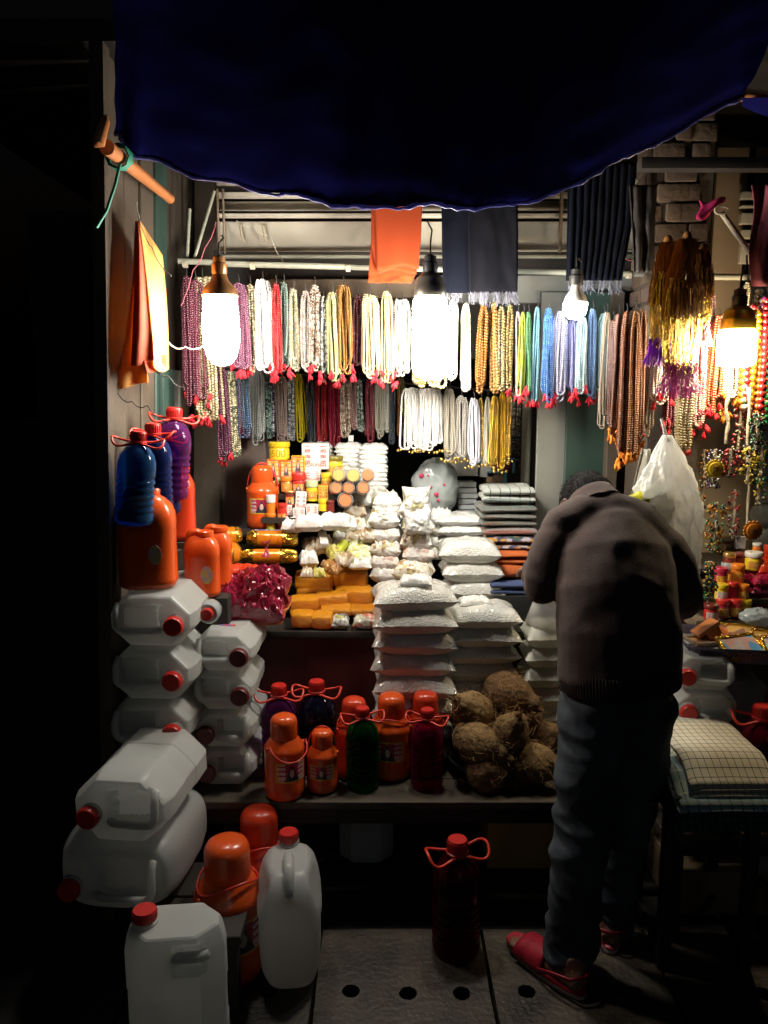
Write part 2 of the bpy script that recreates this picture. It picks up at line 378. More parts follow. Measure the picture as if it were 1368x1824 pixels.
m_bamboo = M('orange_pole', (.42,.13,.035), .4, col2=(.55,.22,.08), vs=9, coat=.3)
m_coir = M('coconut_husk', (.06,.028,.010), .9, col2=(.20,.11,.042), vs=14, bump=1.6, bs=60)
m_fibre = M('coconut_fibre', (.20,.115,.045), .9, var=.4, vs=30)
m_wire = M('cable', (.03,.03,.03), .5); m_wirel = M('pale_cable', (.45,.42,.35), .5)
m_gl_warm = emit('bulb_glass_warm', (1,.80,.50), BULB_WARM); m_gl_mid = emit('bulb_glass', (1,.93,.80), BULB_MID)
m_gl_cool = emit('bulb_glass_cool', (1,.95,.86), BULB_COOL); m_gl_led = emit('bulb_glass_led', (.82,.92,1), BULB_LED)
m_hold = M('bulb_holder', (.30,.27,.22), .35, .6, var=.2); m_hold_o = M('copper_holder', (.42,.2,.08), .35, .6, var=.2); m_hold_g = M('brass_holder', (.6,.38,.04), .3, .8, var=.1)

# ------------------------------------------------------------------ ground
g = MB(); g.grid(lambda u, v: (-60+120*u, -60+120*v, -.09), 8, 8); ground = struct('ground', g, m_asphalt)
def slab_mesh(x0, x1, y0, y1, holes, t=.085):
    bm = bmesh.new(); edges = []; loops = []
    def loop(pts):
        vs = [bm.verts.new((x, y, 0)) for x, y in pts]
        es = [bm.edges.new((vs[i], vs[(i+1) % len(vs)])) for i in range(len(vs))]; edges.extend(es); return vs
    a = []
    for (xa, ya), (xb, yb) in (((x0,y0),(x1,y0)), ((x1,y0),(x1,y1)), ((x1,y1),(x0,y1)), ((x0,y1),(x0,y0))):
        for k in range(6): q = k/6; a.append((xa+(xb-xa)*q+rr(-.002,.002), ya+(yb-ya)*q+rr(-.002,.002)))
    loops.append(loop(a))
    for hx, hy, r in holes: loops.append(loop([(hx+r*cos(2*pi*k/18)*rr(.94,1.06), hy+r*sin(2*pi*k/18)*rr(.94,1.06)) for k in range(18)]))
    bmesh.ops.triangle_fill(bm, use_beauty=True, use_dissolve=False, edges=edges)
    for L in loops:
        low = [bm.verts.new((v.co.x, v.co.y, -t)) for v in L]
        for i in range(len(L)): j = (i+1) % len(L); bm.faces.new((L[i], L[j], low[j], low[i]))
    bmesh.ops.recalc_face_normals(bm, faces=bm.faces)
    me = bpy.data.meshes.new('paving_slab'); bm.to_mesh(me); bm.free(); me.materials.append(m_slab); return me
pav = MB(); pav.box((0.2, 3.4, -.05), (5.6, 2.36, .07)); pavement = struct('pavement', pav, m_dark)
sx = [-2.1, -1.65, -1.2, -.72] + [Pz(x, 1765, 0).x for x in (560, 876, 1196)] + [1.22, 1.72]
hp = [625, 727, 822, 938, 1132, 1258, 1362, 480, 1460]
for i in range(len(sx)-1):
    hs = []
    for p in hp:
        q = Pz(p, 1768+((p*7) % 5)-2, 0)
        if sx[i]+.03 < q.x < sx[i+1]-.03: hs.append((q.x, q.y, .025))
    obj('paving_slab', slab_mesh(sx[i]+.006, sx[i+1]-.006, 1.42, 2.2, hs), parent=pavement, loc=(0, 0, rr(-.003, .003)))
    obj('paving_slab', slab_mesh(sx[i]+.006, sx[i+1]-.006, .62, 1.405, []), parent=pavement, loc=(0, 0, rr(-.003, .003)))
for p, rot in ((625, .3), (822, 1), (938, 2)):
    q = Pz(p, 1772, -.03); c = MB()
    for k in range(5): c.ball((rr(-.012,.012), rr(-.012,.012), rr(0,.01)), (rr(.006,.011), rr(.004,.008), .004), 6, 4)
    tag(obj('crumpled_wrapper', c, m_poly_dull, loc=(q.x, q.y, -.085), rot=(0,0,rot)), 'crumpled wrapper in the pavement hole ' + {625:'nearest the white jugs', 822:'in front of the red bottle', 938:'beside the red sandal'}[p], 'litter', 'litter in the pavement holes')

# ------------------------------------------------------------------ stall carcass
side = thing('side_wall', 'plank side wall of the stall behind the orange cloth and hanging bottles', 'wall', (-.885, 2.3, 0), (0, R(2.2), 0))
for k in range(7):
    b = MB(); b.box((0, .075+k*.15, 1.3), (.03, .142, 2.6)); obj('plank', b, m_green if k in (3,) else m_plank, side, bevel=.004, seg=1, loc=(rr(-.006,.006), 0, 0))
b = MB(); b.box((.01, -.03, 1.3), (.04, .055, 2.6)); obj('post', b, m_plank, side, bevel=.005)
b = MB(); b.box((.09, .98, 1.3), (.11, .09, 2.6)); obj('post', b, m_plank, side, bevel=.005)
b = MB(); b.box((.03, .55, 1.5), (.02, .14, .5)); obj('painted_board', b, m_green, side, bevel=.004)
b = MB(); b.box((.03, .74, 1.4), (.02, .12, .7)); obj('painted_board', b, m_grey, side, bevel=.004)
b = MB(); b.box((.3, 4.55, 1.3), (4.6, .08, 2.75)); struct('back_wall', b, m_dark)
b = MB(); b.box((.5, 3.52, 2.72), (4.2, 2.1, .06)); struct('roof', b, m_dark)
b = MB(); b.box((2.62, 3.5, 1.3), (.08, 2.2, 2.75)); struct('right_wall', b, m_dark)
b = MB(); b.box((-.9, 3.95, 1.3), (.04, 1.2, 2.75)); struct('left_wall', b, m_dark)
# inner panel left of the jars
a0, a1 = P(384, 800, 3.46), P(476, 800, 3.46)
t = thing('inner_panel', 'mauve grey panel behind the orange flask with label', 'panel', ((a0.x+a1.x)/2, 3.46, 0))
b = MB(); b.box((0, 0, 1.3), (a1.x-a0.x+.1, .02, 2.4)); obj('sheet', b, m_mauve, t)
b = MB(); b.box(((a1.x-a0.x)/2+.03, -.03, 1.3), (.022, .03, 2.4)); obj('edge_strip', b, m_plank, t, bevel=.003)
# header over the goods: boards, slats, rails
hd = thing('shop_header', 'dirty white board header over the necklaces', 'header', (0, 2.86, 0)); HS = .18
def hboard(px0, px1, y0, y1, Y, th, mat, name='board'):
    Y += HS; a, c = P(px0, (y0+y1)/2, Y), P(px1, (y0+y1)/2, Y); z1, z0 = P(684, y0, Y).z, P(684, y1, Y).z
    b = MB(); b.box(((a.x+c.x)/2, Y-2.86+th/2, (z0+z1)/2), (c.x-a.x, th, z1-z0)); return obj(name, b, mat, hd, bevel=.003, seg=1, rot=(0, 0, 0))
for y0, y1, Y, x0, x1 in ((318,330,2.9,385,1150), (341,351,2.88,386,1150), (358,373,2.93,385,1150), (379,386,2.86,388,1150), (394,446,2.9,386,1150)): hboard(x0, x1, y0, y1, Y, .03, m_board)
hboard(386, 1160, 453, 459, 2.84, .02, m_pipe, 'rail')
hboard(480, 760, 497, 530, 2.95, .02, m_brown)
hboard(760, 1160, 490, 540, 2.97, .02, m_grey)
hboard(384, 1160, 446, 640, 3.05, .02, m_dark, 'backing')
hboard(384, 1160, 300, 392, 3.0, .02, m_dark, 'backing')
for px in (741, 1000, 1150): hboard(px-3, px+3, 320, 450, 2.845, .012, m_brown, 'batten')
for px in (388, 398): hboard(px-2, px+2, 335, 452, 2.82, .01, m_brown, 'batten')
for px in (430, 470):
    p = P(px, 415, 3.06); h = MB(); h.tube([(p.x, .22, p.z+.03), (p.x, .18, p.z+.02), (p.x+.006, .175, p.z-.02), (p.x+.012, .19, p.z-.035)], .006, 6); obj('hook', h, m_rope, hd)
# hanging rail (pipe) with nails
a, c = P(318, 465, 2.9), P(1165, 489, 2.9)
pr = thing('hanging_pipe', 'long painted pipe the necklaces hang from', 'pipe', (0, 0, 0))
b = MB(); b.tube([a, P(395, 468, 2.9), P(396, 470, 2.9), c], .011, 10); obj('tube', b, m_pipe, pr, smooth=60)
for px in (330, 392, 450, 620, 900, 1120):
    p = P(px, 470+ (px-330)*.025, 2.9); b = MB(); b.tube([p+Vector((-.008,0,0)), p+Vector((.008,0,0))], .0145, 10); obj('clamp', b, m_rope, pr, smooth=60)
for nm, pts, lab in (('support_rod', [(338,372),(333,470)], 'rusty upright rod dropping to the left end of the pipe'), ('support_rod', [(382,340),(346,462)], 'thin slanting rod left of the header boards')):
    b = MB(); b.tube([P(*q, 2.92) for q in pts], .006, 8); tag(obj(nm, b, m_pipe, smooth=60), lab, 'rod', 'rods under the header')
# wires
def wire(pts, r, mat, lab, Y=2.8):
    q = [P(x, y, yy) for x, y, yy in [(p+(Y,))[:3] for p in pts]]; s = []
    for i in range(len(q)-1):
        for k in range(6): s.append(q[i].lerp(q[i+1], k/6)+Vector((rr(-.002,.002), rr(-.002,.002), -.012*sin(pi*k/6))))
    s.append(q[-1]); b = MB(); b.tube(s, r, 5); tag(obj('wire', b, mat, smooth=80), lab, 'wire')
wire([(385,395),(365,440),(345,480),(322,545)], .0018, m_pink, 'twisted pink wire running down past the left bulb')
wire([(243,360),(250,395),(270,440),(305,492)], .0015, m_wirel, 'thin pale wire from which the folded orange cloth hangs', 2.3)
wire([(300,610),(330,618),(368,612)], .0025, m_wirel, 'pale cable reaching the left bulb from the plank wall', 2.5)
wire([(210,700),(235,715),(262,722),(300,752)], .0018, m_wire, 'thin wire the blue bottles hang from', 2.33)
wire([(268,650),(300,670),(330,690)], .0018, m_wire, 'thin sagging wire below the orange cloth', 2.45)
wire([(420,392),(450,402),(480,418),(507,470)], .0015, m_wirel, 'curled pale wire in front of the header', 2.95)
wire([(1113,460),(1140,455),(1165,466)], .0015, m_pink, 'thin pink wire by the dark cloth', 2.7)
# mid partition: grey and green panels between the two stalls
mp = thing('partition', 'grey and green painted partition behind the man', 'wall', (0, 3.12, 0))
def mpan(px0, px1, y0, y1, Y, mat, nm, th=.02):
    a, c = P(px0, 800, Y), P(px1, 800, Y); z1, z0 = P(684, y0, Y).z, P(684, y1, Y).z
    b = MB(); b.box(((a.x+c.x)/2, Y-3.12, (z0+z1)/2), (c.x-a.x, th, z1-z0)); obj(nm, b, mat, mp, bevel=.003, seg=1)
mpan(955, 1010, 520, 1500, 3.14, m_grey, 'panel'); mpan(1006, 1078, 520, 1500, 3.1, m_green, 'panel'); mpan(1078, 1098, 520, 1500, 3.06, m_plank, 'post', .05)
mpan(1098, 1180, 520, 1500, 3.14, m_dark, 'panel')
p = P(938, 780, 3.25); b = MB(); b.tube([(p.x, 3.25, .3), (p.x, 3.25, 2.3)], .02, 12); tag(obj('grey_pole', b, m_pipe, smooth=60), 'grey upright pole beside the folded cloth stack', 'pole')
# brick pillar between the stalls
pl = P(1174, 400, 2.8); pr_ = P(1268, 400, 2.8); pw = pr_.x-pl.x
pil = thing('brick_pillar', 'brown brick pillar between the two stalls behind the gold tinsel', 'pillar', (pl.x+pw/2, 2.8, 0))
b = MB(); b.box((0, .13, 1.3), (pw, .24, 2.6)); obj('core', b, m_mortar, pil)
k = 0; z = 1.72
while z < 2.6:
    o = 0 if k % 2 else .5
    for i in range(-1, 2):
        x0 = max(-pw/2, (-.5+(i+o)*.62)*pw); x1 = min(pw/2, (-.5+(i+o+1)*.62)*pw)
        if x1-x0 < .02: continue
        b = MB(); b.box(((x0+x1)/2, 0, z+.03), (x1-x0-.005, .026, .060)); obj('brick', b, m_brick, pil, bevel=.008, seg=2, loc=(0, .006+rr(-.004, .006), 0), rot=(0, rr(-.02,.02), rr(-.02,.02)))
    for i in (0, 1):
        b = MB(); b.box((-pw/2, .065+i*.125, z+.03), (.026, .115, .056)); obj('brick', b, m_brick, pil, bevel=.005, seg=1, loc=(rr(-.004,.004), 0, 0))
    z += .066; k += 1
p0, p1 = P(1140, 292, 2.55), P(1560, 292, 2.55)
b = MB(); b.box(((p0.x+p1.x)/2, 2.56, p0.z), (p1.x-p0.x, .05, .035)); tag(obj('cross_beam', b, m_dark, bevel=.004), 'dark cross beam over the brick pillar', 'beam')
h2 = thing('shutter_header', 'pale slats over the right stall', 'header', (0, 2.95, 0))
for y0, y1 in ((342,356), (366,371), (380,400), (410,426), (434,470)):
    a, c = P(1318, y0, 2.95), P(1640, y0, 2.95); z1, z0 = P(684, y0, 2.95).z, P(684, y1, 2.95).z
    b = MB(); b.box(((a.x+c.x)/2, 0, (z0+z1)/2), (c.x-a.x, .025, z1-z0)); obj('slat', b, m_board, h2, bevel=.003, seg=1)
for px, col_ in ((1275, m_brown), (1330, m_dark)):
    a = P(px, 420, 3.0); b = MB(); b.box((a.x+.06, .06, a.z), (.14, .02, .62)); obj('backing', b, col_, h2)
a, c = P(1165, 492, 2.74), P(1480, 495, 2.74)
b = MB(); b.tube([a, c], .011, 10); tag(obj('hanging_pipe', b, m_pipe, smooth=60), 'painted pipe over the right stall goods', 'pipe')
b = MB(); b.box((1.78, 3.06, 1.0), (1.2, .03, 2.0)); tag(obj('plaster_wall', b, M('stained_plaster', (.26,.2,.13), .8, col2=(.45,.38,.27), vs=3, bump=.5, bs=30)), 'stained plaster wall behind the right stall jars', 'wall')

# ------------------------------------------------------------------ benches and counters
def bench(name, label, x0, x1, y0, y1, z, n, mat, legs=True):
    t = thing(name, label, 'bench', ((x0+x1)/2, (y0+y1)/2, 0)); w = (y1-y0)/n
    for k in range(n):
        b = MB(); b.box((0, y0+w*(k+.5)-(y0+y1)/2, z-.014+rr(-.002,0)), (x1-x0, w-.006, .026)); obj('plank', b, mat, t, bevel=.003, seg=1)
    if legs:
        for sx_ in (-1, 1):
            for sy in (-1, 1):
                b = MB(); b.box((sx_*((x1-x0)/2-.04), sy*((y1-y0)/2-.04), (z-.03)/2), (.05, .05, z-.032)); obj('leg', b, m_dark, t)
        b = MB(); b.box((0, -(y1-y0)/2+.03, z-.06), (x1-x0-.12, .02, .05)); obj('apron', b, m_dark, t)
    return t
bench('display_bench', 'low stained bench carrying the orange flasks and bottles', -.80, .72, 2.27, 2.74, .39, 3, m_bench)
bench('front_crate_bench', 'low dark bench under the rounded white jug', -.64, -.38, 1.86, 2.2, .235, 2, m_dark)
bench('side_bench', 'low dark bench under the red drink bottle of the right stall', .84, 1.75, 2.14, 2.7, .36, 3, m_bench)
ct = thing('counter', 'main counter with a dark red front behind the flasks', 'counter', (0, 2.74, 0))
xl, xr = P(440, 1120, 2.74).x, .53
b = MB(); b.box(((xl+xr)/2, .012, .585), (xr-xl, .02, .385)); obj('front_panel', b, m_red_panel, ct)
b = MB(); b.box(((xl+xr)/2-.12, .36, .79), (xr-xl+.3, .76, .028)); obj('top', b, m_dark, ct, bevel=.004)
SL = .40
def S(px, py):            # a pixel on the sloping display
    r = ray(px, py); t = (.812+SL*(-2.72)-H)/(r.z-SL*r.y); return Vector((0, 0, H))+r*t
for k in range(6):
    b = MB(); b.box(((xl+xr)/2-.10, .03+k*.125+.06, .80+k*.05-.012), (xr-xl+.2, .124, .02)); obj('step', b, m_dark, ct)
b = MB(); b.box((-.2, 2.78, .19), (1.6, .02, .38)); struct('under_bench_wall', b, m_dark)
# red-brown base of the right counter
b = MB(); b.box((1.45, 2.72, .45), (1.25, .03, .86)); tag(obj('right_counter_front', b, M('brown_front', (.09,.03,.02), .5, var=.3, vs=4, bump=.3, bs=20)), 'red brown front panel under the right stall shelf', 'panel')
a, c = P(1240, 1104, 2.6), P(1700, 1104, 2.6)
t = thing('jar_shelf', 'rough wooden shelf board under the red jars', 'shelf', ((a.x+c.x)/2, 2.6, a.z))
b = MB(); b.box((0, .2, -.02), (c.x-a.x, .40, .035)); obj('board', b, m_brown, t, bevel=.004)
b = MB(); b.box((-.1, -.012, -.058), (c.x-a.x-.3, .03, .035)); obj('edge_batten', b, m_plank, t, bevel=.004)
SHELF_Z = a.z-.002
a, c = P(884, 1065, 2.78), P(964, 1065, 2.78)
b = MB(); b.box(((a.x+c.x)/2+.02, 2.98, .46), (c.x-a.x+.06, .38, .92)); tag(obj('cloth_stand', b, m_black, bevel=.02), 'black covered stand under the folded cloths left of the man', 'stand')

# ------------------------------------------------------------------ blue tarpaulin overhead
edge = [(203,236),(222,262),(250,277),(310,297),(380,324),(450,334),(520,345),(590,362),(650,370),(720,363),(780,366),(850,368),(905,367),(960,350),(1010,335),(1080,298),(1150,264),(1240,215),(1322,172)]
def edge_at(u):
    q = u*(len(edge)-1); i = min(int(q), len(edge)-2); f = q-i
    x = edge[i][0]*(1-f)+edge[i+1][0]*f; y = edge[i][1]*(1-f)+edge[i+1][1]*f; return x, y
def tarp(u, v):
    x, y = edge_at(u); e = P(x, y, 2.22+.03*sin(u*9)); top = P(205+u*1250, -120, 1.86)
    p = e.lerp(top, v); p.z = e.z+(top.z-e.z)*v**1.22 + .012*nz((u*14, v*8, 0))*(1-v*.4)+.006*sin(u*60+v*3)*(1-v)
    p.x += .01*nz((u*5, v*5, 3)); return p
tp = thing('blue_tarp', 'dark blue plastic tarpaulin sagging overhead across the stall front', 'tarp', (0, 2.2, 2.2))
b = MB(); b.grid(tarp, 90, 30, M=Matrix.Translation((0, -2.2, -2.2))); obj('sheet', b, m_tarp, tp, smooth=180)
b = MB(); b.tube([tarp(i/120, 0)+Vector((rr(-.001,.001), 0, -.003+rr(-.003,.003))) for i in range(121)], [.004+.008*abs(nz((i*.35, 0, 0))) for i in range(121)], 6, M=Matrix.Translation((0, -2.2, -2.2))); obj('hem', b, m_hem, tp, smooth=180)
def tarp2(u, v):
    x = 1322+u*300; y = 172+38*sin(pi*min(1, u*1.5+.15))*(1-v)+2*v; return P(x, y, 2.25-.3*v)
tq = thing('blue_tarp', 'second blue tarpaulin starting at the upper right corner', 'tarp', (1.2, 2.2, 2.3))
b = MB(); b.grid(tarp2, 24, 12, M=Matrix.Translation((-1.2, -2.2, -2.3))); obj('sheet', b, m_tarp, tq, smooth=180)
# orange pole and rope
p0, p1 = P(190, 262, 2.1), P(303, 354, 2.75)
t = thing('orange_pole', 'orange painted pole tied under the tarpaulin at the upper left', 'pole', p0)
b = MB(); b.tube([(0,0,0), (p1-p0)*.3, (p1-p0)*.33, (p1-p0)*.7, p1-p0], [.02,.0175,.019,.0165,.016], 12); obj('shaft', b, m_bamboo, t, smooth=60)
b = MB(); b.tube([(-.022,-.02,-.002), (-.01,-.03,.0), (.004,-.012,.06), (.002,.0,.075)], [.006,.016,.012,.004], 8); obj('torn_tip', b, m_bamboo, t, smooth=60)
q = (p1-p0)*.13; u = (p1-p0).normalized(); v_ = u.orthogonal(); w_ = u.cross(v_)
b = MB(); b.tube([q+u*(.004*k/4)+(v_*cos(k*.8)+w_*sin(k*.8))*.0225 for k in range(34)], .004, 6); obj('lashing', b, m_grope, t, smooth=60)
b = MB(); qq = [P(214, 292, 2.12), P(205, 330, 2.12), P(190, 375, 2.14), P(172, 405, 2.15)]
b.tube(qq, .0045, 6); tag(obj('green_rope', b, m_grope, smooth=60), 'green rope hanging from the orange pole', 'rope')
p0, p1 = P(1322, 172, 2.25), P(1460, 188, 2.0)
b = MB(); b.tube([p0, p1], .012, 10); tag(obj('orange_pole', b, m_bamboo, smooth=60), 'orange pole at the top right where the tarpaulins meet', 'pole')
p0, p1 = P(1285, 378, 2.6), P(1345, 462, 2.6)
t = thing('bamboo_arm', 'pale bamboo arm slanting down to the right bulb', 'pole', p0)
b = MB(); b.tube([(0,0,0), (p1-p0)*.5, p1-p0], [.009,.01,.008], 8); obj('cane', b, m_rope, t, smooth=60)
b = MB(); b.tube([(-.005+.022*cos(k*.7), -.01, .004+.012*sin(k*.7)) for k in range(20)], .004, 6); obj('lashing', b, m_rope, t, smooth=60)

# ------------------------------------------------------------------ the four lit bulbs
def bulb(px, ytop, ybot, wpx, Y, glass, holder, label, cordtop, kind):
    c = P(px, ytop, Y); s = px2m(c); h = (ybot-ytop)*s; r = wpx*s/2
    t = thing('light_bulb', label, 'bulb', c, group='lit bulbs hung over the goods')
    b = MB()
    if kind == 'tube': prof = [(r*.5,-h),(r*.8,-h*.97),(r*.97,-h*.9),(r,-h*.8),(r,-h*.12),(r*.95,-h*.03),(r*.85,0)]
    elif kind == 'pear': prof = [(r*.12,-h),(r*.5,-h*.965),(r*.8,-h*.86),(r*.97,-h*.68),(r,-h*.5),(r*.97,-h*.28),(r*.9,-h*.06),(r*.86,0)]
    else: prof = [(r*.15,-h),(r*.55,-h*.93),(r*.85,-h*.7),(r,-h*.35),(r,0)]
    b.lathe(prof, 20); obj('glass', b, glass, t, smooth=180)
    b = MB(); hh = {'tube': .075, 'pear': .05, 'led': .045}[kind]
    b.lathe([(r*.90,.001),(r*.93,.004),(r*.90,hh*.45),(r*.84,hh*.5),(r*.78,hh*.8),(r*.45,hh),(r*.3,hh*1.02)] if kind == 'tube' else [(r*.99,.001),(r,.004),(r*.86,hh*.5),(r*.5,hh*.9),(r*.38,hh*1.3),(r*.3,hh*1.32)], 20); obj('base', b, holder, t)
    z0 = hh*1.02 if kind == 'tube' else hh*1.3
    b = MB(); b.lathe([(.021,z0),(.024,z0+.005),(.024,z0+.03),(.019,z0+.034),(.019,z0+.05),(.008,z0+.056)], 14); obj('socket', b, m_wire if kind != 'pear' else m_hold_o, t)
    e = P(*cordtop)-c; b = MB(); b.tube([(0,0,z0+.05), (0,0,z0+.09), Vector((0,0,z0+.1)).lerp(e, .5)+Vector((.01,0,0)), e], .003, 6); obj('cord', b, m_wire, t, smooth=80)
bulb(392, 528, 650, 66, 2.44, m_gl_cool, m_hold_o, 'lit white bulb with a copper coloured base at the left', (396, 420, 2.5), 'pear')
bulb(766, 530, 672, 62, 2.54, m_gl_mid, m_hold, 'lit bulb with a grey ribbed base under the orange cloth in the middle', (762, 395, 3.0), 'tube')
bulb(1025, 540, 568, 42, 2.68, m_gl_led, m_wht, 'small cool white lit bulb over the blue necklaces', (1035, 480, 2.88), 'led')
bulb(1314, 588, 652, 66, 2.58, m_gl_warm, m_hold_g, 'lit bulb with a yellow brass base over the right stall', (1330, 455, 2.62), 'tube')
# ------------------------------------------------------------------ jerry cans
def sm(a, b, x):
    t = max(0, min(1, (x-a)/(b-a))); return t*t*(3-2*t)
def can_proto(kind, Wd, D, Ht, mir=1, side_pocket=False):
    """standing can: width along x, thickness along y, mouth on top"""
    n = 56
    def sect(sx, sy, ch):
        pts = []
        if kind == 'oct':
            hx, hy = sx/2, sy/2; cs = [(hx, -hy+ch), (hx, hy-ch), (hx-ch, hy), (-hx+ch, hy), (-hx, hy-ch), (-hx, -hy+ch), (-hx+ch, -hy), (hx-ch, -hy)]
            for i in range(8):
                p, q = cs[i], cs[(i+1) % 8]; pts += [(p[0]+(q[0]-p[0])*f, p[1]+(q[1]-p[1])*f) for f in (.03, .10, .3, .5, .7, .90, .97)]
            return pts
        for k in range(n):
            a = 2*pi*k/n; ca, sa = cos(a), sin(a)
            if kind == 'oct':
                hx, hy = sx/2, sy/2; t = 1e9
                if abs(ca) > 1e-6: t = min(t, hx/abs(ca))
                if abs(sa) > 1e-6: t = min(t, hy/abs(sa))
                t = min(t, (hx+hy-ch)/(abs(ca)+abs(sa)))
                pts.append((t*ca, t*sa))
            else:
                e = 2/3.2; pts.append((sx/2*math.copysign(abs(ca)**e, ca), sy/2*math.copysign(abs(sa)**e, sa)))
        return pts
    ch = D*.36
    if kind == 'oct': prof = [(0,.80,.80),(.012,.95,.95),(.03,1,1),(.35*Ht,1,1),(.36*Ht,.985,.97),(.60*Ht,.985,.97),(.61*Ht,1,1),(.86*Ht,1,1),(.965*Ht,.93,.92),(.99*Ht,.89,.88),(Ht,.84,.82)]
    else: prof = [(0,.66,.6),(.02,.84,.8),(.06,.96,.94),(.12,1,1),(.62*Ht,1,1),(.72*Ht,.985,.98),(.82*Ht,.94,.93),(.91*Ht,.83,.84),(.965*Ht,.72,.72),(Ht,.58,.56)]
    P2 = []                                          # resample along z
    for i in range(len(prof)-1):
        z0, a0_, b0 = prof[i]; z1, a1_, b1 = prof[i+1]; m = max(1, int((z1-z0)/.018))
        for j in range(m): f = j/m; P2.append((z0+(z1-z0)*f, a0_+(a1_-a0_)*f, b0+(b1-b0)*f))
    P2.append(prof[-1])
    for q in (.9,.8,.7,.6,.5,.4,.3,.2,.1,.02): P2.append((Ht, prof[-1][1]*q, prof[-1][2]*q))
    def dis(x, y, z):
        if not side_pocket:
            m = sm(.78, .95, z/Ht)
            px_, py_ = x/Wd*mir, y/D
            d = sm(-.40,-.345,px_)*(1-sm(.045,.10,px_))*sm(-.20,-.12,py_)*(1-sm(.24,.33,py_))
            z -= m*d*.028
            # raised panel border and shallow sticker field on the flanks
            fy = sm(.40,.44,abs(y)/D)*sm(.14,.18,z/Ht)*(1-sm(.62,.66,z/Ht))*(1-sm(.26,.30,abs(x)/Wd))
            y -= math.copysign(.004*fy, y)
        else:
            px_, pz = x/Wd*mir, z/Ht
            d = sm(-.02,.05,px_)*(1-sm(.30,.37,px_))*sm(.78,.82,pz)*(1-sm(.90,.94,pz))*sm(.25,.4,abs(y)/D)
            y -= math.copysign(.03*d, y)
            f = sm(.40,.44,abs(y)/D)*(1-sm(.60,.63,pz))*sm(.12,.15,pz)*(1-sm(.30,.33,abs(x)/Wd))
            y -= math.copysign(.005*f, y)
        dn = .0022*nz((x*9, y*9, z*7), 1, Wd*40)+.0012*nz((x*22, y*22, z*18), 1, 3)
        return (x+dn*(1 if x > 0 else -1)*min(1, abs(x)*20), y+dn*(1 if y > 0 else -1)*min(1, abs(y)*20), z)
    rg = [[dis(x, y, z) for x, y in sect(Wd*a, D*b_, ch*min(a, b_)*(1 if a > .5 else 1))] for z, a, b_ in P2]
    t = thing('jerry_can', 'x', 'jerry can')
    b = MB(); b.rings(rg); obj('body', b, m_hdpe, t, smooth=24 if kind == 'oct' else 180)
    cx, cy = (.28*Wd*mir, -.05*D) if not side_pocket else (-.30*Wd*mir, 0)
    b = MB(); b.lathe([(.030,Ht-.02),(.031,Ht+.006),(.027,Ht+.008),(.027,Ht+.014)], 24, Matrix.Translation((cx, cy, 0))); obj('neck', b, m_hdpe, t)
    b = MB(); pr = []
    b.lathe([(.0275,Ht+.010),(.0285,Ht+.012),(.0285,Ht+.032),(.026,Ht+.0355),(.012,Ht+.0355)], 24, Matrix.Translation((cx, cy, 0)))
    for k in range(24):
        a = 2*pi*k/24; b.box((cx+.0288*cos(a), cy+.0288*sin(a), Ht+.022), (.0022,.0022,.018), None)
    obj('cap', b, m_cap, t)
    if not side_pocket:
        X = lambda q: q*Wd*mir
        pth = [(X(-.37), .30*D, Ht-.012), (X(-.375), .2*D, Ht+.006), (X(-.375), -.02*D, Ht+.010), (X(-.35), -.13*D, Ht+.011), (X(-.27), -.165*D, Ht+.011), (X(-.1), -.165*D, Ht+.010), (X(.05), -.165*D, Ht+.006), (X(.12), -.16*D, Ht-.012)]
        b = MB(); b.tube(smooth_path(pth, 3), .0105, 10); obj('handle', b, m_hdpe, t, smooth=180)
    elif kind == 'oct':
        b = MB(); X = lambda q: q*Wd*mir
        for s_ in (-1, 1): hb_ = MB(); hb_.tube(smooth_path([(X(.0), s_*D*.33, Ht*.862), (X(.05), s_*D*.40, Ht*.864), (X(.16), s_*D*.41, Ht*.866), (X(.27), s_*D*.40, Ht*.864), (X(.34), s_*D*.33, Ht*.862)], 3), .013, 10); obj('grip', hb_, m_hdpe, t, smooth=180)
    else:
        b = MB(); X = lambda q: q*Wd*mir
        b.tube(smooth_path([(X(-.06), 0, Ht-.025), (X(0), 0, Ht+.004), (X(.14), 0, Ht+.012), (X(.30), 0, Ht+.004), (X(.40), 0, Ht-.05)], 3), [.016]*40 if False else .015, 10); obj('handle', b, m_hdpe, t, smooth=180)
    return t
def smooth_path(p, n=3):
    p = [Vector(q) for q in p]; out = []
    for i in range(len(p)-1):
        a, b_, c_, d = p[max(i-1,0)], p[i], p[i+1], p[min(i+2,len(p)-1)]
        for k in range(n):
            t = k/n; out.append(.5*((2*b_)+(c_-a)*t+(2*a-5*b_+4*c_-d)*t*t+(3*b_-a-3*c_+d)*t**3))
    out.append(p[-1]); return out
def place_lying(proto, px, ybot, Y, Dp, label, group, z=None, yaw=0, first=False, cap=None, sc=1):
    """mouth towards the street; px = middle, ybot = row of its front lower edge"""
    p = Vector(((px-684)/FP*(Y*cos(TH)+(H-z-Dp/2)*sin(TH)), Y, z))
    o = proto if first else dup(proto, (0,0,0))
    ht = proto['ht']*sc
    o.location = (p.x-sin(yaw)*ht, Y+ht*cos(yaw), p.z+Dp/2); o.rotation_euler = (R(90), 0, yaw); o.scale = (sc,)*3
    o['label'] = label; o['group'] = group; o['category'] = 'jerry can'
    if cap:
        for c in o.children:
            if c.name.startswith('cap'): c.material_slots[0].link = 'OBJECT'; c.material_slots[0].material = cap; c['label'] = 'dark red cap'
    return o
canA = can_proto('oct', .262, .168, .34); canA['ht'] = .34
GA = 'white jerry cans stacked at the left'
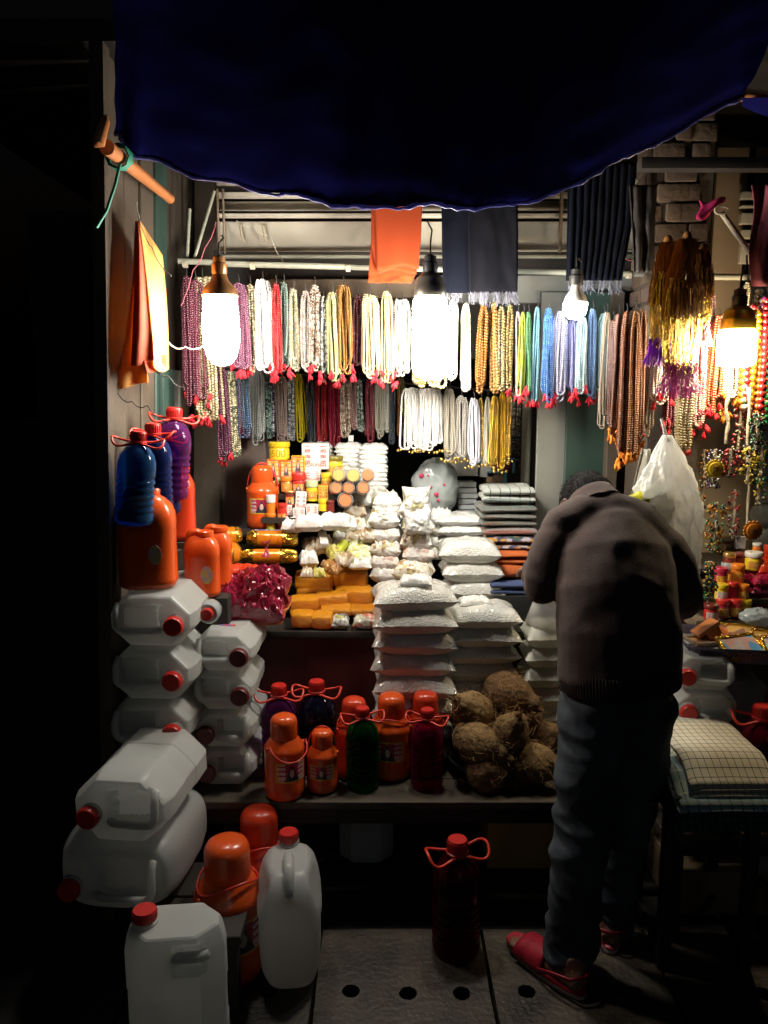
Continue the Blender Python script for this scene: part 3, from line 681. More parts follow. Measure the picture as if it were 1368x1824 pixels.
labsA = ['top white jerry can of the far left stack, under the big orange can', 'second white jerry can from the top of the far left stack', 'third white jerry can down the far left stack, half hidden', 'lowest white jerry can of the far left stack']
for i, l in enumerate(labsA):
    place_lying(canA, 268+i*-1, 0, 2.24, .168, l, GA, z=.393+.169*(3-i), yaw=(.02,-.03,.03,0)[i], first=(i == 0))
canB = can_proto('oct', .200, .128, .27); canB['ht'] = .27
canBm = can_proto('oct', .200, .128, .27, -1); canBm['ht'] = .27
labsB = ['small white jerry can with a sticker, top of the stack by the counter', 'small white jerry can with dark cap, second in the stack by the counter', 'small white jerry can with its cap at the left, third in the stack', 'lowest small white jerry can of the stack by the counter']
for i, l in enumerate(labsB):
    o = place_lying(canB if i < 2 else canBm, 396+i*1.5, 0, 2.36, .128, l, GA, z=.393+.1292*(3-i), yaw=(-.02,.02,-.02,.03)[i], first=i in (0, 2), cap=m_capd)
    if i == 0:
        b = MB(); b.box((.0,.0645,.18), (.05,.001,.016)); obj('sticker', b, M('sticker_print', (.6,.04,.05), .4, col2=(.1,.15,.5), vs=30, thr=(.5,.52)), o)
canC = can_proto('oct', .272, .19, .34, -1); canC['ht'] = .36
o = place_lying(canC, 206, 0, 1.90, .20, 'large angular white jerry can with red cap lying on the rounded can', GA, z=.235+.222, yaw=-.10, first=True)
canD = can_proto('round', .345, .222, .40, -1); canD['ht'] = .40
o = place_lying(canD, 190, 0, 1.92, .222, 'large rounded white jerry can lying under the angular one', GA, z=.236, yaw=-.10, first=True)
canE = can_proto('oct', .236, .15, .40, 1, True); canE['ht'] = .40
canE.location = (P(303, 1640, 1.66).x, 1.70, 0); canE.rotation_euler = (0, 0, .10)
tag(canE, 'tall angular white jerry can standing at the lower left corner', 'jerry can', GA)
canF = can_proto('round', .26, .185, .345, -1, True); canF['ht'] = .43
p = Pz(509, 1778, 0); canF.location = (p.x, p.y+.12, 0); canF.rotation_euler = (0, 0, R(97))
tag(canF, 'tall rounded white jerry can standing edge on beside the orange flasks', 'jerry can', GA)
# right stall: three with handle to the right, one under the stool, one dim under the bench
GR = 'white jerry cans of the right stall'
canG = can_proto('oct', .215, .13, .3, -1)
canG['ht'] = .3
for i, l in enumerate(['top white jerry can under the tray of framed pictures', 'second white jerry can under the tray of framed pictures', 'third white jerry can under the tray, mostly behind the folded cloth', 'lowest white jerry can behind the folded cloth']):
    o = place_lying(canG, 1256+i*2, 0, 2.34, .13, l, GR, z=.362+.118*(3-i), yaw=-.22, first=(i == 0), sc=.9)
    if i == 0:
        b = MB(); b.lathe([(.024,0),(.024,.0008)], 20, Matrix.Translation((-.01,.0652,.2)) @ Matrix.Rotation(R(-90), 4, 'X')); obj('sticker', b, M('round_sticker', (.6,.5,.4), .4, col2=(.4,.05,.05), vs=40, thr=(.5,.55)), o)
o = dup(canE, (P(1358, 1480, 2.3).x+.05, 2.34, .16), (R(90), 0, .3), 'white jerry can with a moulded handle behind the stool legs', GR, .75)
o = dup(canE, (P(652, 1600, 2.55).x, 2.6, 0.0), (0, 0, 0), 'dim white jerry can standing in shadow under the bench', 'jerry cans under the bench', .82)
# thin crate under it and a box under the right can
b = MB(); b.box((1.14, 2.42, .075), (.42, .3, .15)); cb = tag(obj('cardboard_box', b, M('dim_cardboard', (.2,.14,.08), .8, var=.2, bump=.3, bs=30), bevel=.004), 'closed cardboard box with black strokes behind the stool legs', 'box')
b = MB()
for pts in ([(-.03,.02),(-.012,.035),(0,.02),(-.02,.0),(.006,-.004)], [(.02,.03),(.036,.012),(.03,-.012)], [(-.06,.0),(-.045,-.02),(-.03,-.016)]):
    b.tube([(1.2+x, 2.2685, .1+z) for x, z in pts], .0045, 5)
obj('ink_mark', b, m_black, cb)
a = P(870, 1436, 2.5); c = P(1000, 1436, 2.5)
b = MB(); b.box(((a.x+c.x)/2+.05, 2.62, .16), (c.x-a.x+.1, .24, .30)); tag(obj('carton', b, M('ochre_carton', (.55,.42,.14), .7, var=.15, bump=.2, bs=20), bevel=.004), 'ochre carton under the bench beside the man', 'box')
# ------------------------------------------------------------------ flasks (insulated jugs with cup lids)
def uv_patch(name, r, a0, a1, z0, z1, mat, parent, n=14):
    me = bpy.data.meshes.new(name); vs = []; uvs = []
    for j in range(2):
        for i in range(n+1):
            a = a0+(a1-a0)*i/n; vs.append((r*cos(a), r*sin(a), z0+(z1-z0)*j)); uvs.append((i/n, j))
    fs = [(i, i+1, n+2+i, n+1+i) for i in range(n)]
    me.from_pydata(vs, [], fs); L = me.uv_layers.new(name='UVMap')
    for p_ in me.polygons:
        for li in p_.loop_indices: L.data[li].uv = uvs[me.loops[li].vertex_index]
    me.materials.append(mat); me.shade_smooth(); return obj(name, me, None, parent)
def uv_quad(name, w, h, mat, parent, loc, rot=(0,0,0)):
    me = bpy.data.meshes.new(name); me.from_pydata([(-w/2,0,0),(w/2,0,0),(w/2,0,h),(-w/2,0,h)], [], [(0,1,2,3)])
    L = me.uv_layers.new(name='UVMap')
    for li, uv in enumerate(((0,0),(1,0),(1,1),(0,1))): L.data[li].uv = uv
    me.materials.append(mat); return obj(name, me, None, parent, loc=loc, rot=rot)
def flask_proto(mat, r=.066, h=.27, bail='down', lab=True):
    t = thing('insulated_flask', 'x', 'flask'); s = h/.27; k = r/.066
    b = MB(); b.lathe([(.058*k,0),(.064*k,.006*s),(.066*k,.02*s),(.066*k,.045*s),(.0645*k,.05*s),(.0645*k,.148*s),(.066*k,.153*s),(.066*k,.16*s),(.063*k,.168*s),(.056*k,.178*s),(.046*k,.192*s),(.040*k,.20*s),(.038*k,.205*s)], 32); bd = obj('body', b, mat, t)
    b = MB(); b.lathe([(.043*k,.196*s),(.044*k,.2*s),(.0435*k,.245*s),(.042*k,.253*s),(.037*k,.262*s),(.026*k,.268*s),(.01*k,.27*s)], 28); obj('cup_lid', b, mat, t, smooth=50)
    b = MB()
    if bail == 'down': pts = [(.062*k*cos(a), -.03*k-.052*k*abs(sin(a))**.8, .185*s-.045*s*sin(a)) for a in [pi*i/18 for i in range(19)]]
    elif bail == 'up': pts = [(.062*k*cos(a), .01, .165*s+.112*s*sin(a)) for a in [pi*i/18 for i in range(19)]]
    else: pts = [(.066*k*cos(a)*.9, .052*k*sin(a), .19*s-.012*s*cos(2*a)) for a in [2*pi*i/24 for i in range(24)]]
    b.tube(pts, .0026, 7, closed=(bail == 'ring')); obj('bail_handle', b, m_ring, t, smooth=180)
    for sx_ in (-1, 1):
        b = MB(); b.ball((sx_*.062*k, -.008, .168*s), (.006,.008,.007), 8, 6); obj('lug', b, mat, t, smooth=180)
    if lab: uv_patch('label', .0652*k, R(-90-48), R(-90+48), .065*s, .132*s, m_label, bd)
    return t
GF = 'orange insulated flasks on the bench and floor'
def put(proto, px, py, z, label, rz=0, sc=1, dz=0, first=False, mats=None, group=None, Y=None, tilt=0):
    p = Pz(px, py, z) if Y is None else Vector((P(px, py, Y).x, Y, z))
    o = proto if first else dup(proto, p, mats=mats)
    o.location = p; o.rotation_euler = (tilt, 0, rz); o['label'] = label; o.scale = (sc,)*3
    if group: o['group'] = group
    return o
fl = flask_proto(m_orange); flr = flask_proto(m_orange, bail='ring'); flu = flask_proto(m_orange, .052, .2, 'up'); flo = flask_proto(m_redo, .062, .27, 'ring', False)
BZ = .392
put(fl, 508, 1412, BZ, 'orange flask with rounded cup lid and label, front left of the bench', .5, .98, first=True, group=GF)
put(flu, 575, 1402, BZ, 'short orange flask with its handle up, beside the green bottle', 0, 1, first=True, group=GF)
put(flo, 631, 1378, BZ, 'plain red orange flask half behind the green bottle', .3, 1.0, first=True, group=GF)
put(flr, 697, 1376, BZ, 'orange flask standing between the green and the magenta bottles', -.2, 1.04, first=True, group=GF)
put(flo, 757, 1370, BZ, 'plain red orange flask half behind the magenta bottle', .1, 1.03, group=GF)
put(flr, 411, 1722, 0, 'big orange flask standing on the ground behind the white can', .6, 1.5, group=GF)
put(flo, 466, 1640, 0, 'big red orange flask in shadow behind the other ground flask', .3, 1.43, group=GF)
fj = flask_proto(m_orange, .064, .25, 'up'); put(fj, 447, 0, .0, 'bright orange flask with label beside the shelf of jars', .08, 1, first=True, group='orange flask on the counter', Y=3.08); fj.location.z = P(447, 938, 3.08).z
b = MB(); b.box((0, 0, 0), (.2, .2, .02)); o = tag(obj('flask_shelf', b, m_dark, loc=(fj.location.x, 3.1, fj.location.z-.011)), 'small dark shelf board under the labelled orange flask', 'shelf')
# ------------------------------------------------------------------ drink bottles with looped handles
def pet_proto(r=.055, h=.27, loop='flat'):
    t = thing('drink_bottle', 'x', 'bottle'); s = h/.27; k = r/.055
    pr = [(.046*k,0),(.052*k,.004),(.055*k,.015*s)]
    for i in range(6):
        z = .028+.02*i; pr += [(.055*k,z*s),(.0515*k,(z+.005)*s),(.0515*k,(z+.009)*s),(.055*k,(z+.014)*s)]
    pr += [(.055*k,.165*s),(.0535*k,.185*s),(.048*k,.203*s),(.038*k,.219*s),(.026*k,.23*s),(.0205,.235*s),(.0205,.246*s)]
    b = MB(); b.lathe(pr, 32, caps=True); obj('body', b, pet['blue'], t, smooth=50)
    b = MB(); b.lathe([(.024,.236*s),(.0255,.238*s),(.0255,.243*s),(.0225,.2445*s),(.0225,.268*s),(.0205,.272*s),(.008,.272*s)], 22)
    for q in range(22): b.box((.0228*cos(2*pi*q/22), .0228*sin(2*pi*q/22), .257*s), (.002,.002,.02))
    obj('cap', b, m_cap, t)
    pts = []
    for i in range(40):
        a = 2*pi*i/40; ex = .072*math.copysign(abs(cos(a))**.6, cos(a)); ey = .034*math.copysign(abs(sin(a))**.8, sin(a))*(.45+.75*abs(cos(a)))
        pts.append((ex, ey-.002, .239*s+(.012 if loop == 'flat' else .03)*abs(cos(a))**2*(1 if loop == 'flat' else -1) - (.03 if loop == 'flat' else 0)*max(0, -sin(a))*abs(cos(a))))
    b = MB(); b.tube(pts, .0036, 7, closed=True); obj('loop_handle', b, m_ring, t, smooth=180)
    return t
pb = pet_proto()
GB = 'plastic drink bottles with red loop handles'
def bottle(px, py, z, colr, label, rz=0, sc=1, Y=None, tilt=0, first=False):
    return put(pb, px, py, z, label, rz, sc, first=first, mats={'body': pet[colr]}, group=GB, Y=Y, tilt=tilt)
bottle(646, 1398, BZ, 'green', 'green drink bottle with red cap in front of the orange flasks', .2, .98)
bottle(760, 1398, BZ, 'magenta', 'magenta drink bottle with red cap at the right end of the flasks', -.3, .96)
bottle(500, 1372, BZ, 'purple', 'dark purple drink bottle behind the front left flask', .1, 1.12)
bottle(566, 1368, BZ, 'dark', 'dark blue drink bottle behind the short flask', -.12, 1.15)
bottle(812, 1690, 0, 'wine', 'tall dark red drink bottle standing on the ground under the bench', .3, 1.32)
bottle(1346, 1442, .362, 'crimson', 'crimson drink bottle with red cap at the right edge', -.2, 1.27)
def hang_bottle(px, ytop, Y, colr, label, rz, sc, tx, ty):
    c = P(px, ytop, Y); o = dup(pb, c, mats={'body': pet[colr]}); m = Euler((tx, ty, rz)).to_matrix()
    o.rotation_euler = (tx, ty, rz); o.scale = (sc,)*3; o.location = c - m @ Vector((0, 0, .272*sc)); tag(o, label, 'bottle', GB); return o
hang_bottle(247, 768, 2.24, 'blue', 'blue drink bottle hanging at the far left beside the big orange can', .25, 1.0, .06, .10)
hang_bottle(272, 754, 2.36, 'navy', 'deep blue drink bottle hanging between the blue and purple ones', -.3, 1.0, .05, .05)
hang_bottle(311, 726, 2.5, 'purple', 'purple drink bottle hanging above the red orange can', .35, 1.08, .05, .09)
# remaining source bottle becomes the navy spare behind (kept in the same hanging bunch)
pb.location = P(291, 905, 2.52); pb.location.z = P(291, 760, 2.52).z-.28; pb.rotation_euler = (.04, .04, .8)
for c in pb.children:
    if c.name.split('.')[0] == 'body': c.material_slots[0].link = 'OBJECT'; c.material_slots[0].material = pet['navy']
tag(pb, 'dim blue drink bottle tucked behind the hanging bunch', 'bottle', GB)
# ------------------------------------------------------------------ orange cans, upper left
def ocan(name, label, mat, Wd, D, Ht, loc, rz, sticker=True, cat='orange can', group='orange plastic cans at the left'):
    t = thing(name, label, cat, loc, rz, group)
    n = 40; rg = []
    for zf, a in ((0,.84),(.02,.95),(.06,1),(.09,1),(.10,.985),(.60,.985),(.615,1),(.70,1),(.77,.97),(.84,.86),(.90,.70),(.935,.56),(.95,.3)):
        e = 2/3.4; rg.append([(Wd/2*a*math.copysign(abs(cos(2*pi*k/n))**e, cos(2*pi*k/n)) , D/2*a*math.copysign(abs(sin(2*pi*k/n))**e, sin(2*pi*k/n)), Ht*zf) for k in range(n)])
    b = MB(); b.rings(rg); obj('body', b, mat, t, smooth=50)
    b = MB(); b.lathe([(.026,Ht*.90),(.026,Ht*.93),(.029,Ht*.935),(.029,Ht*1.0),(.026,Ht*1.012),(.01,Ht*1.012)], 20, Matrix.Translation((.10*Wd, 0, 0))); obj('cap', b, mat, t)
    b = MB(); b.tube(smooth_path([(-.36*Wd,0,Ht*.80),(-.30*Wd,0,Ht*.95),(-.18*Wd,0,Ht*.985),(-.04*Wd,0,Ht*.97),(.02*Wd,0,Ht*.92)], 4), .014, 10); obj('handle', b, mat, t, smooth=180)
    if sticker:
        b = MB(); b.lathe([(.024,0),(.024,.001)], 20, Matrix.Translation((.18*Wd, -D/2*.985-.0005, Ht*.36)) @ Matrix.Rotation(R(90), 4, 'X') @ Matrix.Diagonal((.8,1.25,1,1))); obj('sticker', b, M('can_sticker', (.55,.45,.1), .4, col2=(.45,.35,.4), vs=60, thr=(.48,.53)), t)
    return t
zt = .393+.169*4+.003
ocan('orange_can', 'big orange plastic can on top of the white can stack', m_orange, .172, .13, .30, (P(266, 1030, 2.33).x, 2.33, zt), .12)
p = P(322, 960, 2.62); ocan('orange_can', 'red orange plastic can behind the big one under the purple bottle', m_redo, .105, .10, .245, p, .1, False)
b = MB(); b.box((0, 0, -.01), (.2, .17, .02)); tag(obj('can_ledge', b, m_plank, loc=(p.x-.03, p.y+.02, p.z-.002)), 'small plank ledge under the red orange can', 'shelf')
p = P(362, 1060, 2.5); a = ocan('orange_can', 'small orange can with a square sticker left of the crimson packets', m_orange, .115, .085, .215, p, .06, True)
p2 = P(389, 1052, 2.62); ocan('orange_can', 'small orange can half behind the one with a sticker', m_orange, .10, .08, .21, (p2.x, p2.y, p.z), 0, False)
b = MB(); b.box((0, .09, -.2), (.15, .24, .40)); tag(obj('crate', b, m_dark, loc=(p.x+.012, p.y, p.z-.002), bevel=.005), 'dark crate under the small orange cans', 'crate')
q = thing('red_capped_jar', 'round milky jar with a red lid below the small orange cans', 'jar', P(377, 1103, 2.40))
b = MB(); b.lathe([(.030,0),(.036,.008),(.036,.045),(.03,.055)], 20, Matrix.Rotation(R(90), 4, 'X') @ Matrix.Translation((0,.034,0))); obj('body', b, m_poly_dull, q)
b = MB(); b.lathe([(.019,.055),(.020,.057),(.020,.07),(.017,.073)], 20, Matrix.Rotation(R(90), 4, 'X') @ Matrix.Translation((0,.034,0))); obj('lid', b, m_lidr, q)
# ------------------------------------------------------------------ bead necklaces
_strand = {}
def strand_mesh(length, w, r, asp, seed=0):
    """one looped string of beads hanging from the origin"""
    key = (round(length, 2), round(w, 3), r, asp, seed)
    if key in _strand: return _strand[key]
    rnd = random.Random(seed*31+int(length*1000)); path = []; hw = w/2; L = length-hw
    step = 2*r*asp*1.04
    tot = 2*L+pi*hw; n = max(8, int(tot/step))
    ph = rnd.uniform(0, 6)
    def at(s):
        if s < L: q = s/L; return Vector((-hw*min(1, (q*7)**.6 if q < 1/7 else 1), .003*sin(q*5+ph), -s)), Vector((0,0,-1))
        if s < L+pi*hw: a = (s-L)/hw; return Vector((-hw*cos(a), .003*sin(5+ph), -L-hw*sin(a))), Vector((sin(a),0,-cos(a)))
        s2 = s-L-pi*hw; q = 1-s2/L; return Vector((hw*min(1, (q*7)**.6 if q < 1/7 else 1), .003*sin(q*5+ph)+.002, -L+s2)), Vector((0,0,1))
    b = MB(); m = 6
    for i in range(n):
        p, t = at((i+.5)*step); a = t.cross(Vector((0, 1, 0))).normalized(); c = t.cross(a)
        rr_ = r*rnd.uniform(.9, 1.08); hl = r*asp
        vs = []
        for rad, zz in ((.42, -1), (1, -.32), (1, .32), (.42, 1)):
            for k in range(m): vs.append(p+t*(hl*zz)+a*(rr_*rad*cos(2*pi*k/m))+c*(rr_*rad*sin(2*pi*k/m)))
        fs = []
        for j in range(3):
            for k in range(m): k2 = (k+1) % m; fs.append((j*m+k, j*m+k2, (j+1)*m+k2, (j+1)*m+k))
        b.add(vs, fs)
    me = b.mesh('strand', m_wht, 180); _strand[key] = me; return me
def tassel_mesh(seed):
    rnd = random.Random(seed); b = MB()
    for k in range(9):
        a = rnd.uniform(0, 2*pi); sp = rnd.uniform(.002, .012); l = rnd.uniform(.012, .026)
        b.tube([(0,0,.004), (cos(a)*sp*.6, sin(a)*sp*.6, -l*.5), (cos(a)*sp, sin(a)*sp, -l)], [.003,.0045,.002], 5, flat=.5)
    b.ball((0,0,0), (.006,.006,.006), 7, 5); return b.mesh('tassel', m_thread, 180)
_tas = [tassel_mesh(i) for i in range(4)]
def ball_mesh():
    b = MB(); b.ball((0,0,0), .0055, 8, 6); return b.mesh('pendant', m_wht, 180)
_pend = ball_mesh()
_bm = {}
def bead_mat(col, rough=.25, metal=0, kind='', col2=None):
    sc_ = lambda c: tuple(q*.55 for q in c) if c and max(c)-min(c) > .09 else c
    if not metal: col, col2 = sc_(col), sc_(col2)
    k = (col, rough, metal, kind, col2)
    if k not in _bm:
        if kind == 'trans': _bm[k] = M('translucent_beads', col, rough, 0, var=.15, vs=60, coat=.6, trans=.3)
        elif kind == 'mix': _bm[k] = M('mixed_beads', col, rough, metal, col2=col2, vs=95, thr=(.47,.53), coat=.5)
        else: _bm[k] = M('glossy_beads', col, rough, metal, var=.25, vs=60, coat=.5 if not metal else 0)
    return _bm[k]
def bundle(x, yt, yb, w, Y, mat, r, asp, ns, lab, group, tas=None, splay=1.0, pend=None, name='necklace_bundle'):
    yt += rr(-7, 7); yb += rr(-9, 9); Y += rr(-.012, .012); c = P(x+rr(-2,2), yt, Y); s = px2m(c); L = (yb-yt)*s; Wm = max(.012, w*s*rr(.9, 1.2))
    t = thing(name, lab, 'necklaces', c, rr(-.03,.03), group); t.rotation_euler[1] = rr(-.03,.03)
    Wm *= 1.25; ns = int(ns*1.35+1); lw = max(.008, min(.034, Wm*.5))
    for i in range(ns):
        f = (i+.5)/ns-.5
        me = strand_mesh(round(L*rr(.86, 1.02), 2), round(lw*(.8 if i % 2 else 1), 3), r, asp, i % 3)
        o = obj('strand', me, mat[i % len(mat)] if isinstance(mat, list) else mat, t, loc=(f*max(0, Wm-lw-2*r)*.75, rr(-.008,.008)-.004*(i % 2), rr(-.004,.004)),
                rot=(rr(-.02,.02), rr(-.02,.02)-f*max(0, Wm-lw-2*r)*.35/max(L, .1)*splay, rr(-1.0,1.0)))
    if tas:
        for i in range(tas[1]):
            o = obj('tassel', _tas[(i+int(x)) % 4], tas[0], t, loc=(rr(-.5,.5)*Wm, rr(-.015,.005), -L+rr(-.012,.03)), rot=(rr(-.4,.4), rr(-.5,.5), rr(0,6)), scale=rr(.8,1.35))
    if pend:
        for i in range(max(2, int(Wm/.009))):
            o = obj('pendant', _pend, pend, t, loc=((i/max(1, int(Wm/.009)-1)-.5)*Wm*1.1, rr(-.012,.004), -L+rr(-.012,.004)), scale=rr(.8,1.4))
    b = MB(); b.tube([(0,0,.03), (.003,-.004,.012), (0,0,-.006)], .0016, 5); obj('hook', b, m_wire, t)
    return t
T = m_thread; OT = m_othread
G1 = 'bead necklaces hanging in the upper row'; G2 = 'bead necklaces hanging in the lower row'; G3 = 'bead necklaces of the right stall'
ivory = bead_mat((.72,.66,.50)); white = bead_mat((.75,.74,.70)); goldm = bead_mat((.75,.50,.14), .25, .9)
UP = [ # x, top, bottom, width, colour name, material, radius, aspect, strands, tassel
 (330,492,722,18,'thin maroon',bead_mat((.16,.035,.06)),.0055,.7,3,(T,2)),
 (347,490,722,26,'maroon',bead_mat((.2,.045,.075)),.0055,.7,5,(T,4)),
 (362,488,750,44,'long cream and gold',bead_mat((.74,.66,.45),col2=(.45,.33,.14),kind='mix'),.0062,.75,7,(T,7)),
 (425,500,652,26,'mauve',bead_mat((.30,.11,.19)),.005,.7,5,(T,4)),
 (447,500,664,22,'striped khaki',bead_mat((.62,.55,.38),col2=(.25,.19,.10),kind='mix'),.0055,.8,4,(T,3)),
 (468,494,656,30,'bright white',white,.0045,.8,7,(T,4)),
 (490,510,662,13,'scarlet',bead_mat((.55,.02,.025)),.0045,.8,3,(T,3)),
 (507,509,657,18,'pale sea green',bead_mat((.42,.55,.47),.2,0,'trans'),.0045,.8,4,(T,2)),
 (525,508,662,18,'twisted ivory',bead_mat((.68,.64,.48),col2=(.4,.35,.2),kind='mix'),.006,.7,4,(T,2)),
 (543,513,664,18,'grey brown',bead_mat((.20,.16,.14),col2=(.55,.5,.45),kind='mix'),.0055,.6,4,(T,2)),
 (561,511,662,20,'mottled brown and cream',bead_mat((.6,.52,.42),col2=(.16,.09,.06),kind='mix'),.007,.7,4,(T,2)),
 (576,522,666,11,'charcoal',bead_mat((.05,.055,.05),col2=(.4,.4,.36),kind='mix'),.005,.7,3,(T,1)),
 (594,514,672,24,'pale yellow green',bead_mat((.60,.58,.30)),.0045,.8,5,(T,2)),
 (614,514,666,28,'brown ochre',bead_mat((.38,.17,.03)),.0042,.8,7,(T,3)),
 (637,519,662,20,'dark wine',bead_mat((.12,.02,.025)),.0045,.8,4,(T,2)),
 (660,519,668,30,'straw',bead_mat((.68,.56,.33)),.0042,.8,8,(T,4)),
 (687,519,674,24,'peach cream',bead_mat((.70,.50,.27)),.0042,.8,6,(T,5)),
 (717,527,668,38,'ivory white',bead_mat((.75,.72,.62)),.005,.8,8,None),
 (750,540,684,26,'gold and cream',bead_mat((.72,.62,.38),col2=(.42,.24,.05),kind='mix'),.007,.65,5,None),
 (778,545,684,28,'large gold',bead_mat((.66,.50,.22),col2=(.72,.66,.5),kind='mix'),.0072,.65,5,None),
 (808,540,682,22,'milk white',white,.005,.8,4,None),
 (829,540,686,18,'pale lemon',bead_mat((.72,.70,.52)),.0042,.8,5,None),
 (862,545,692,18,'amber brown',bead_mat((.42,.18,.04),.2,0,'trans'),.006,.8,4,None),
 (880,543,690,18,'light amber',bead_mat((.62,.33,.10),.2,0,'trans'),.0065,.9,4,None),
 (895,548,690,14,'olive gold',bead_mat((.42,.30,.10),col2=(.10,.08,.04),kind='mix'),.006,.8,3,None),
 (909,548,692,15,'bronze gold',bead_mat((.50,.33,.10),col2=(.2,.14,.05),kind='mix'),.006,.8,3,(T,1)),
 (921,552,702,12,'pale pink',bead_mat((.62,.47,.50)),.004,.8,3,(T,2)),
 (932,552,704,11,'yellow green',bead_mat((.42,.47,.06)),.004,.8,3,(T,2)),
 (943,553,704,11,'leaf green',bead_mat((.12,.32,.12)),.004,.8,3,(T,2)),
 (957,553,706,16,'turquoise',bead_mat((.25,.50,.58)),.004,.8,4,(T,3)),
 (976,554,706,18,'royal blue',bead_mat((.06,.17,.52),col2=(.1,.3,.62),kind='mix'),.0045,.8,4,(T,3)),
 (997,558,706,26,'lavender white',bead_mat((.56,.52,.66)),.0045,.7,6,(T,5)),
 (1019,562,704,20,'lilac',bead_mat((.36,.33,.60)),.0045,.7,5,(T,3)),
 (1037,558,700,20,'aqua',bead_mat((.50,.66,.68)),.0045,.7,5,(T,4)),
 (1056,558,702,18,'cornflower blue',bead_mat((.28,.42,.66)),.0045,.7,4,(T,2)),
 (1073,553,698,18,'pale teal',bead_mat((.42,.62,.62)),.0045,.7,4,(T,3)),
]
LO = [
 (395,655,828,20,'dark plum',bead_mat((.09,.02,.05)),.005,.8,4,(T,3)),
 (413,660,832,20,'gunmetal and gold',bead_mat((.09,.09,.06),.2,.4,'mix',(.55,.5,.3)),.005,.8,4,None),
 (434,670,778,20,'multicolour dark',[bead_mat((.03,.08,.2)),bead_mat((.1,.2,.25)),bead_mat((.22,.02,.05)),bead_mat((.03,.03,.06))],.0052,.8,4,None),
 (458,665,782,22,'silver grey',bead_mat((.52,.55,.54),.15),.0042,.8,6,None),
 (475,668,778,11,'iridescent black',bead_mat((.03,.04,.04),.1,.3,'mix',(.3,.5,.4)),.005,.8,3,None),
 (486,668,780,11,'dark violet',bead_mat((.07,.04,.14),.15,0,'mix',(.6,.6,.65)),.005,.8,3,None),
 (501,668,786,22,'dusty rose',bead_mat((.48,.34,.30),.2),.0042,.8,6,None),
 (518,672,778,14,'grey crystal',bead_mat((.4,.42,.42),.1,.2,'mix',(.08,.09,.1)),.005,.8,3,None),
 (533,668,792,18,'bright yellow',bead_mat((.66,.52,.02)),.0042,.8,5,None),
 (551,668,792,16,'jet black',bead_mat((.012,.014,.016),.12),.0042,.8,5,None),
 (571,670,788,20,'blood red',bead_mat((.42,.008,.015),.15),.0042,.8,5,None),
 (592,670,792,24,'crimson',bead_mat((.36,.006,.035),.15),.0042,.8,6,None),
 (613,672,772,16,'sparkling brown',bead_mat((.24,.17,.12),.15,.3,'mix',(.6,.5,.4)),.005,.8,4,None),
 (627,672,772,14,'rose grey',bead_mat((.45,.26,.24),.15),.005,.8,3,None),
 (641,672,776,14,'bottle green',bead_mat((.04,.07,.06),.12,.2,'mix',(.4,.45,.42)),.005,.8,3,None),
 (657,672,782,14,'garnet',bead_mat((.24,.03,.05),.15),.005,.8,3,None),
 (673,672,781,16,'champagne',bead_mat((.60,.57,.46),.15),.0045,.8,4,None),
 (688,674,782,14,'silver crystal',bead_mat((.62,.62,.55),.12,.5),.005,.8,3,None),
 (701,674,783,13,'blue black',bead_mat((.04,.05,.07),.15),.005,.8,3,None),
 (716,674,782,16,'orange and green',[bead_mat((.55,.2,.04)),bead_mat((.45,.4,.15)),bead_mat((.2,.35,.25))],.005,.8,3,None),
 (735,688,802,34,'frosted white',white,.0045,.8,8,None),
 (770,692,806,40,'pearl white',bead_mat((.75,.73,.68),.2),.0048,.8,9,None),
 (801,698,814,22,'pearl cream',bead_mat((.72,.66,.54),.2),.0048,.8,5,None),
 (821,700,817,20,'shell cream',bead_mat((.70,.66,.60),.2),.0048,.8,5,None),
 (844,705,822,22,'lilac white',bead_mat((.62,.61,.70),.2),.0045,.8,5,None),
 (858,705,826,12,'antique gold',bead_mat((.52,.36,.08),.25,.8),.0045,.8,3,None),
 (869,705,826,10,'silver chain',bead_mat((.66,.62,.52),.2,.6),.004,.8,3,None),
 (881,705,828,16,'yellow gold',bead_mat((.70,.48,.08),.22,.85),.0045,.8,4,None),
 (895,705,830,14,'deep gold',bead_mat((.58,.36,.04),.22,.85),.0045,.8,3,None),
 (909,700,826,13,'glittering gold',goldm,.0048,.8,3,None),
]
for row, g, rn in ((UP, G1, 'upper'), (LO, G2, 'lower')):
    for i, (x, yt, yb, w, cn, mt, r, asp, ns, ts) in enumerate(row):
        if i == 0: rel = 'left end of the %s row, before the %s' % (rn, row[1][4])
        elif i == len(row)-1: rel = 'right end of the %s row, after the %s' % (rn, row[i-1][4])
        else: rel = '%s row, between the %s and the %s' % (rn, row[i-1][4], row[i+1][4])
        pd = None
        if rn == 'lower' and x > 730: pd = goldm
        bundle(x, yt, yb, w, (2.85 if rn == 'upper' else 3.36 if 450 < x < 728 else 3.06 if x > 728 else 2.95)+(i % 3)*.012, mt, r, asp, ns, ('%s necklaces, %s' % (cn, rel)), g, ts, pend=pd)
b = MB(); a, c = P(385, 655, 3.43), P(930, 700, 3.43); b.tube([a, c], .005, 8); tag(obj('wire_rail', b, m_wire, smooth=60), 'thin wire rail carrying the lower necklaces', 'rail')
bundle(1081,555,756,18,2.83,bead_mat((.48,.38,.28)),.003,.9,4,'thin beige bead loops hanging lower than the pale teal ones',G1)
bundle(918,690,826,18,3.4,bead_mat((.05,.04,.03),.2,0,'mix',(.6,.5,.4)),.006,.9,2,'dark beads with shiny drops right of the gold chains',G2,pend=goldm)
bundle(990,1000,1001,1,9,white,.005,.8,0,'x',G1) if False else None
red_w = bead_mat((.48,.06,.08),col2=(.72,.6,.52),kind='mix')
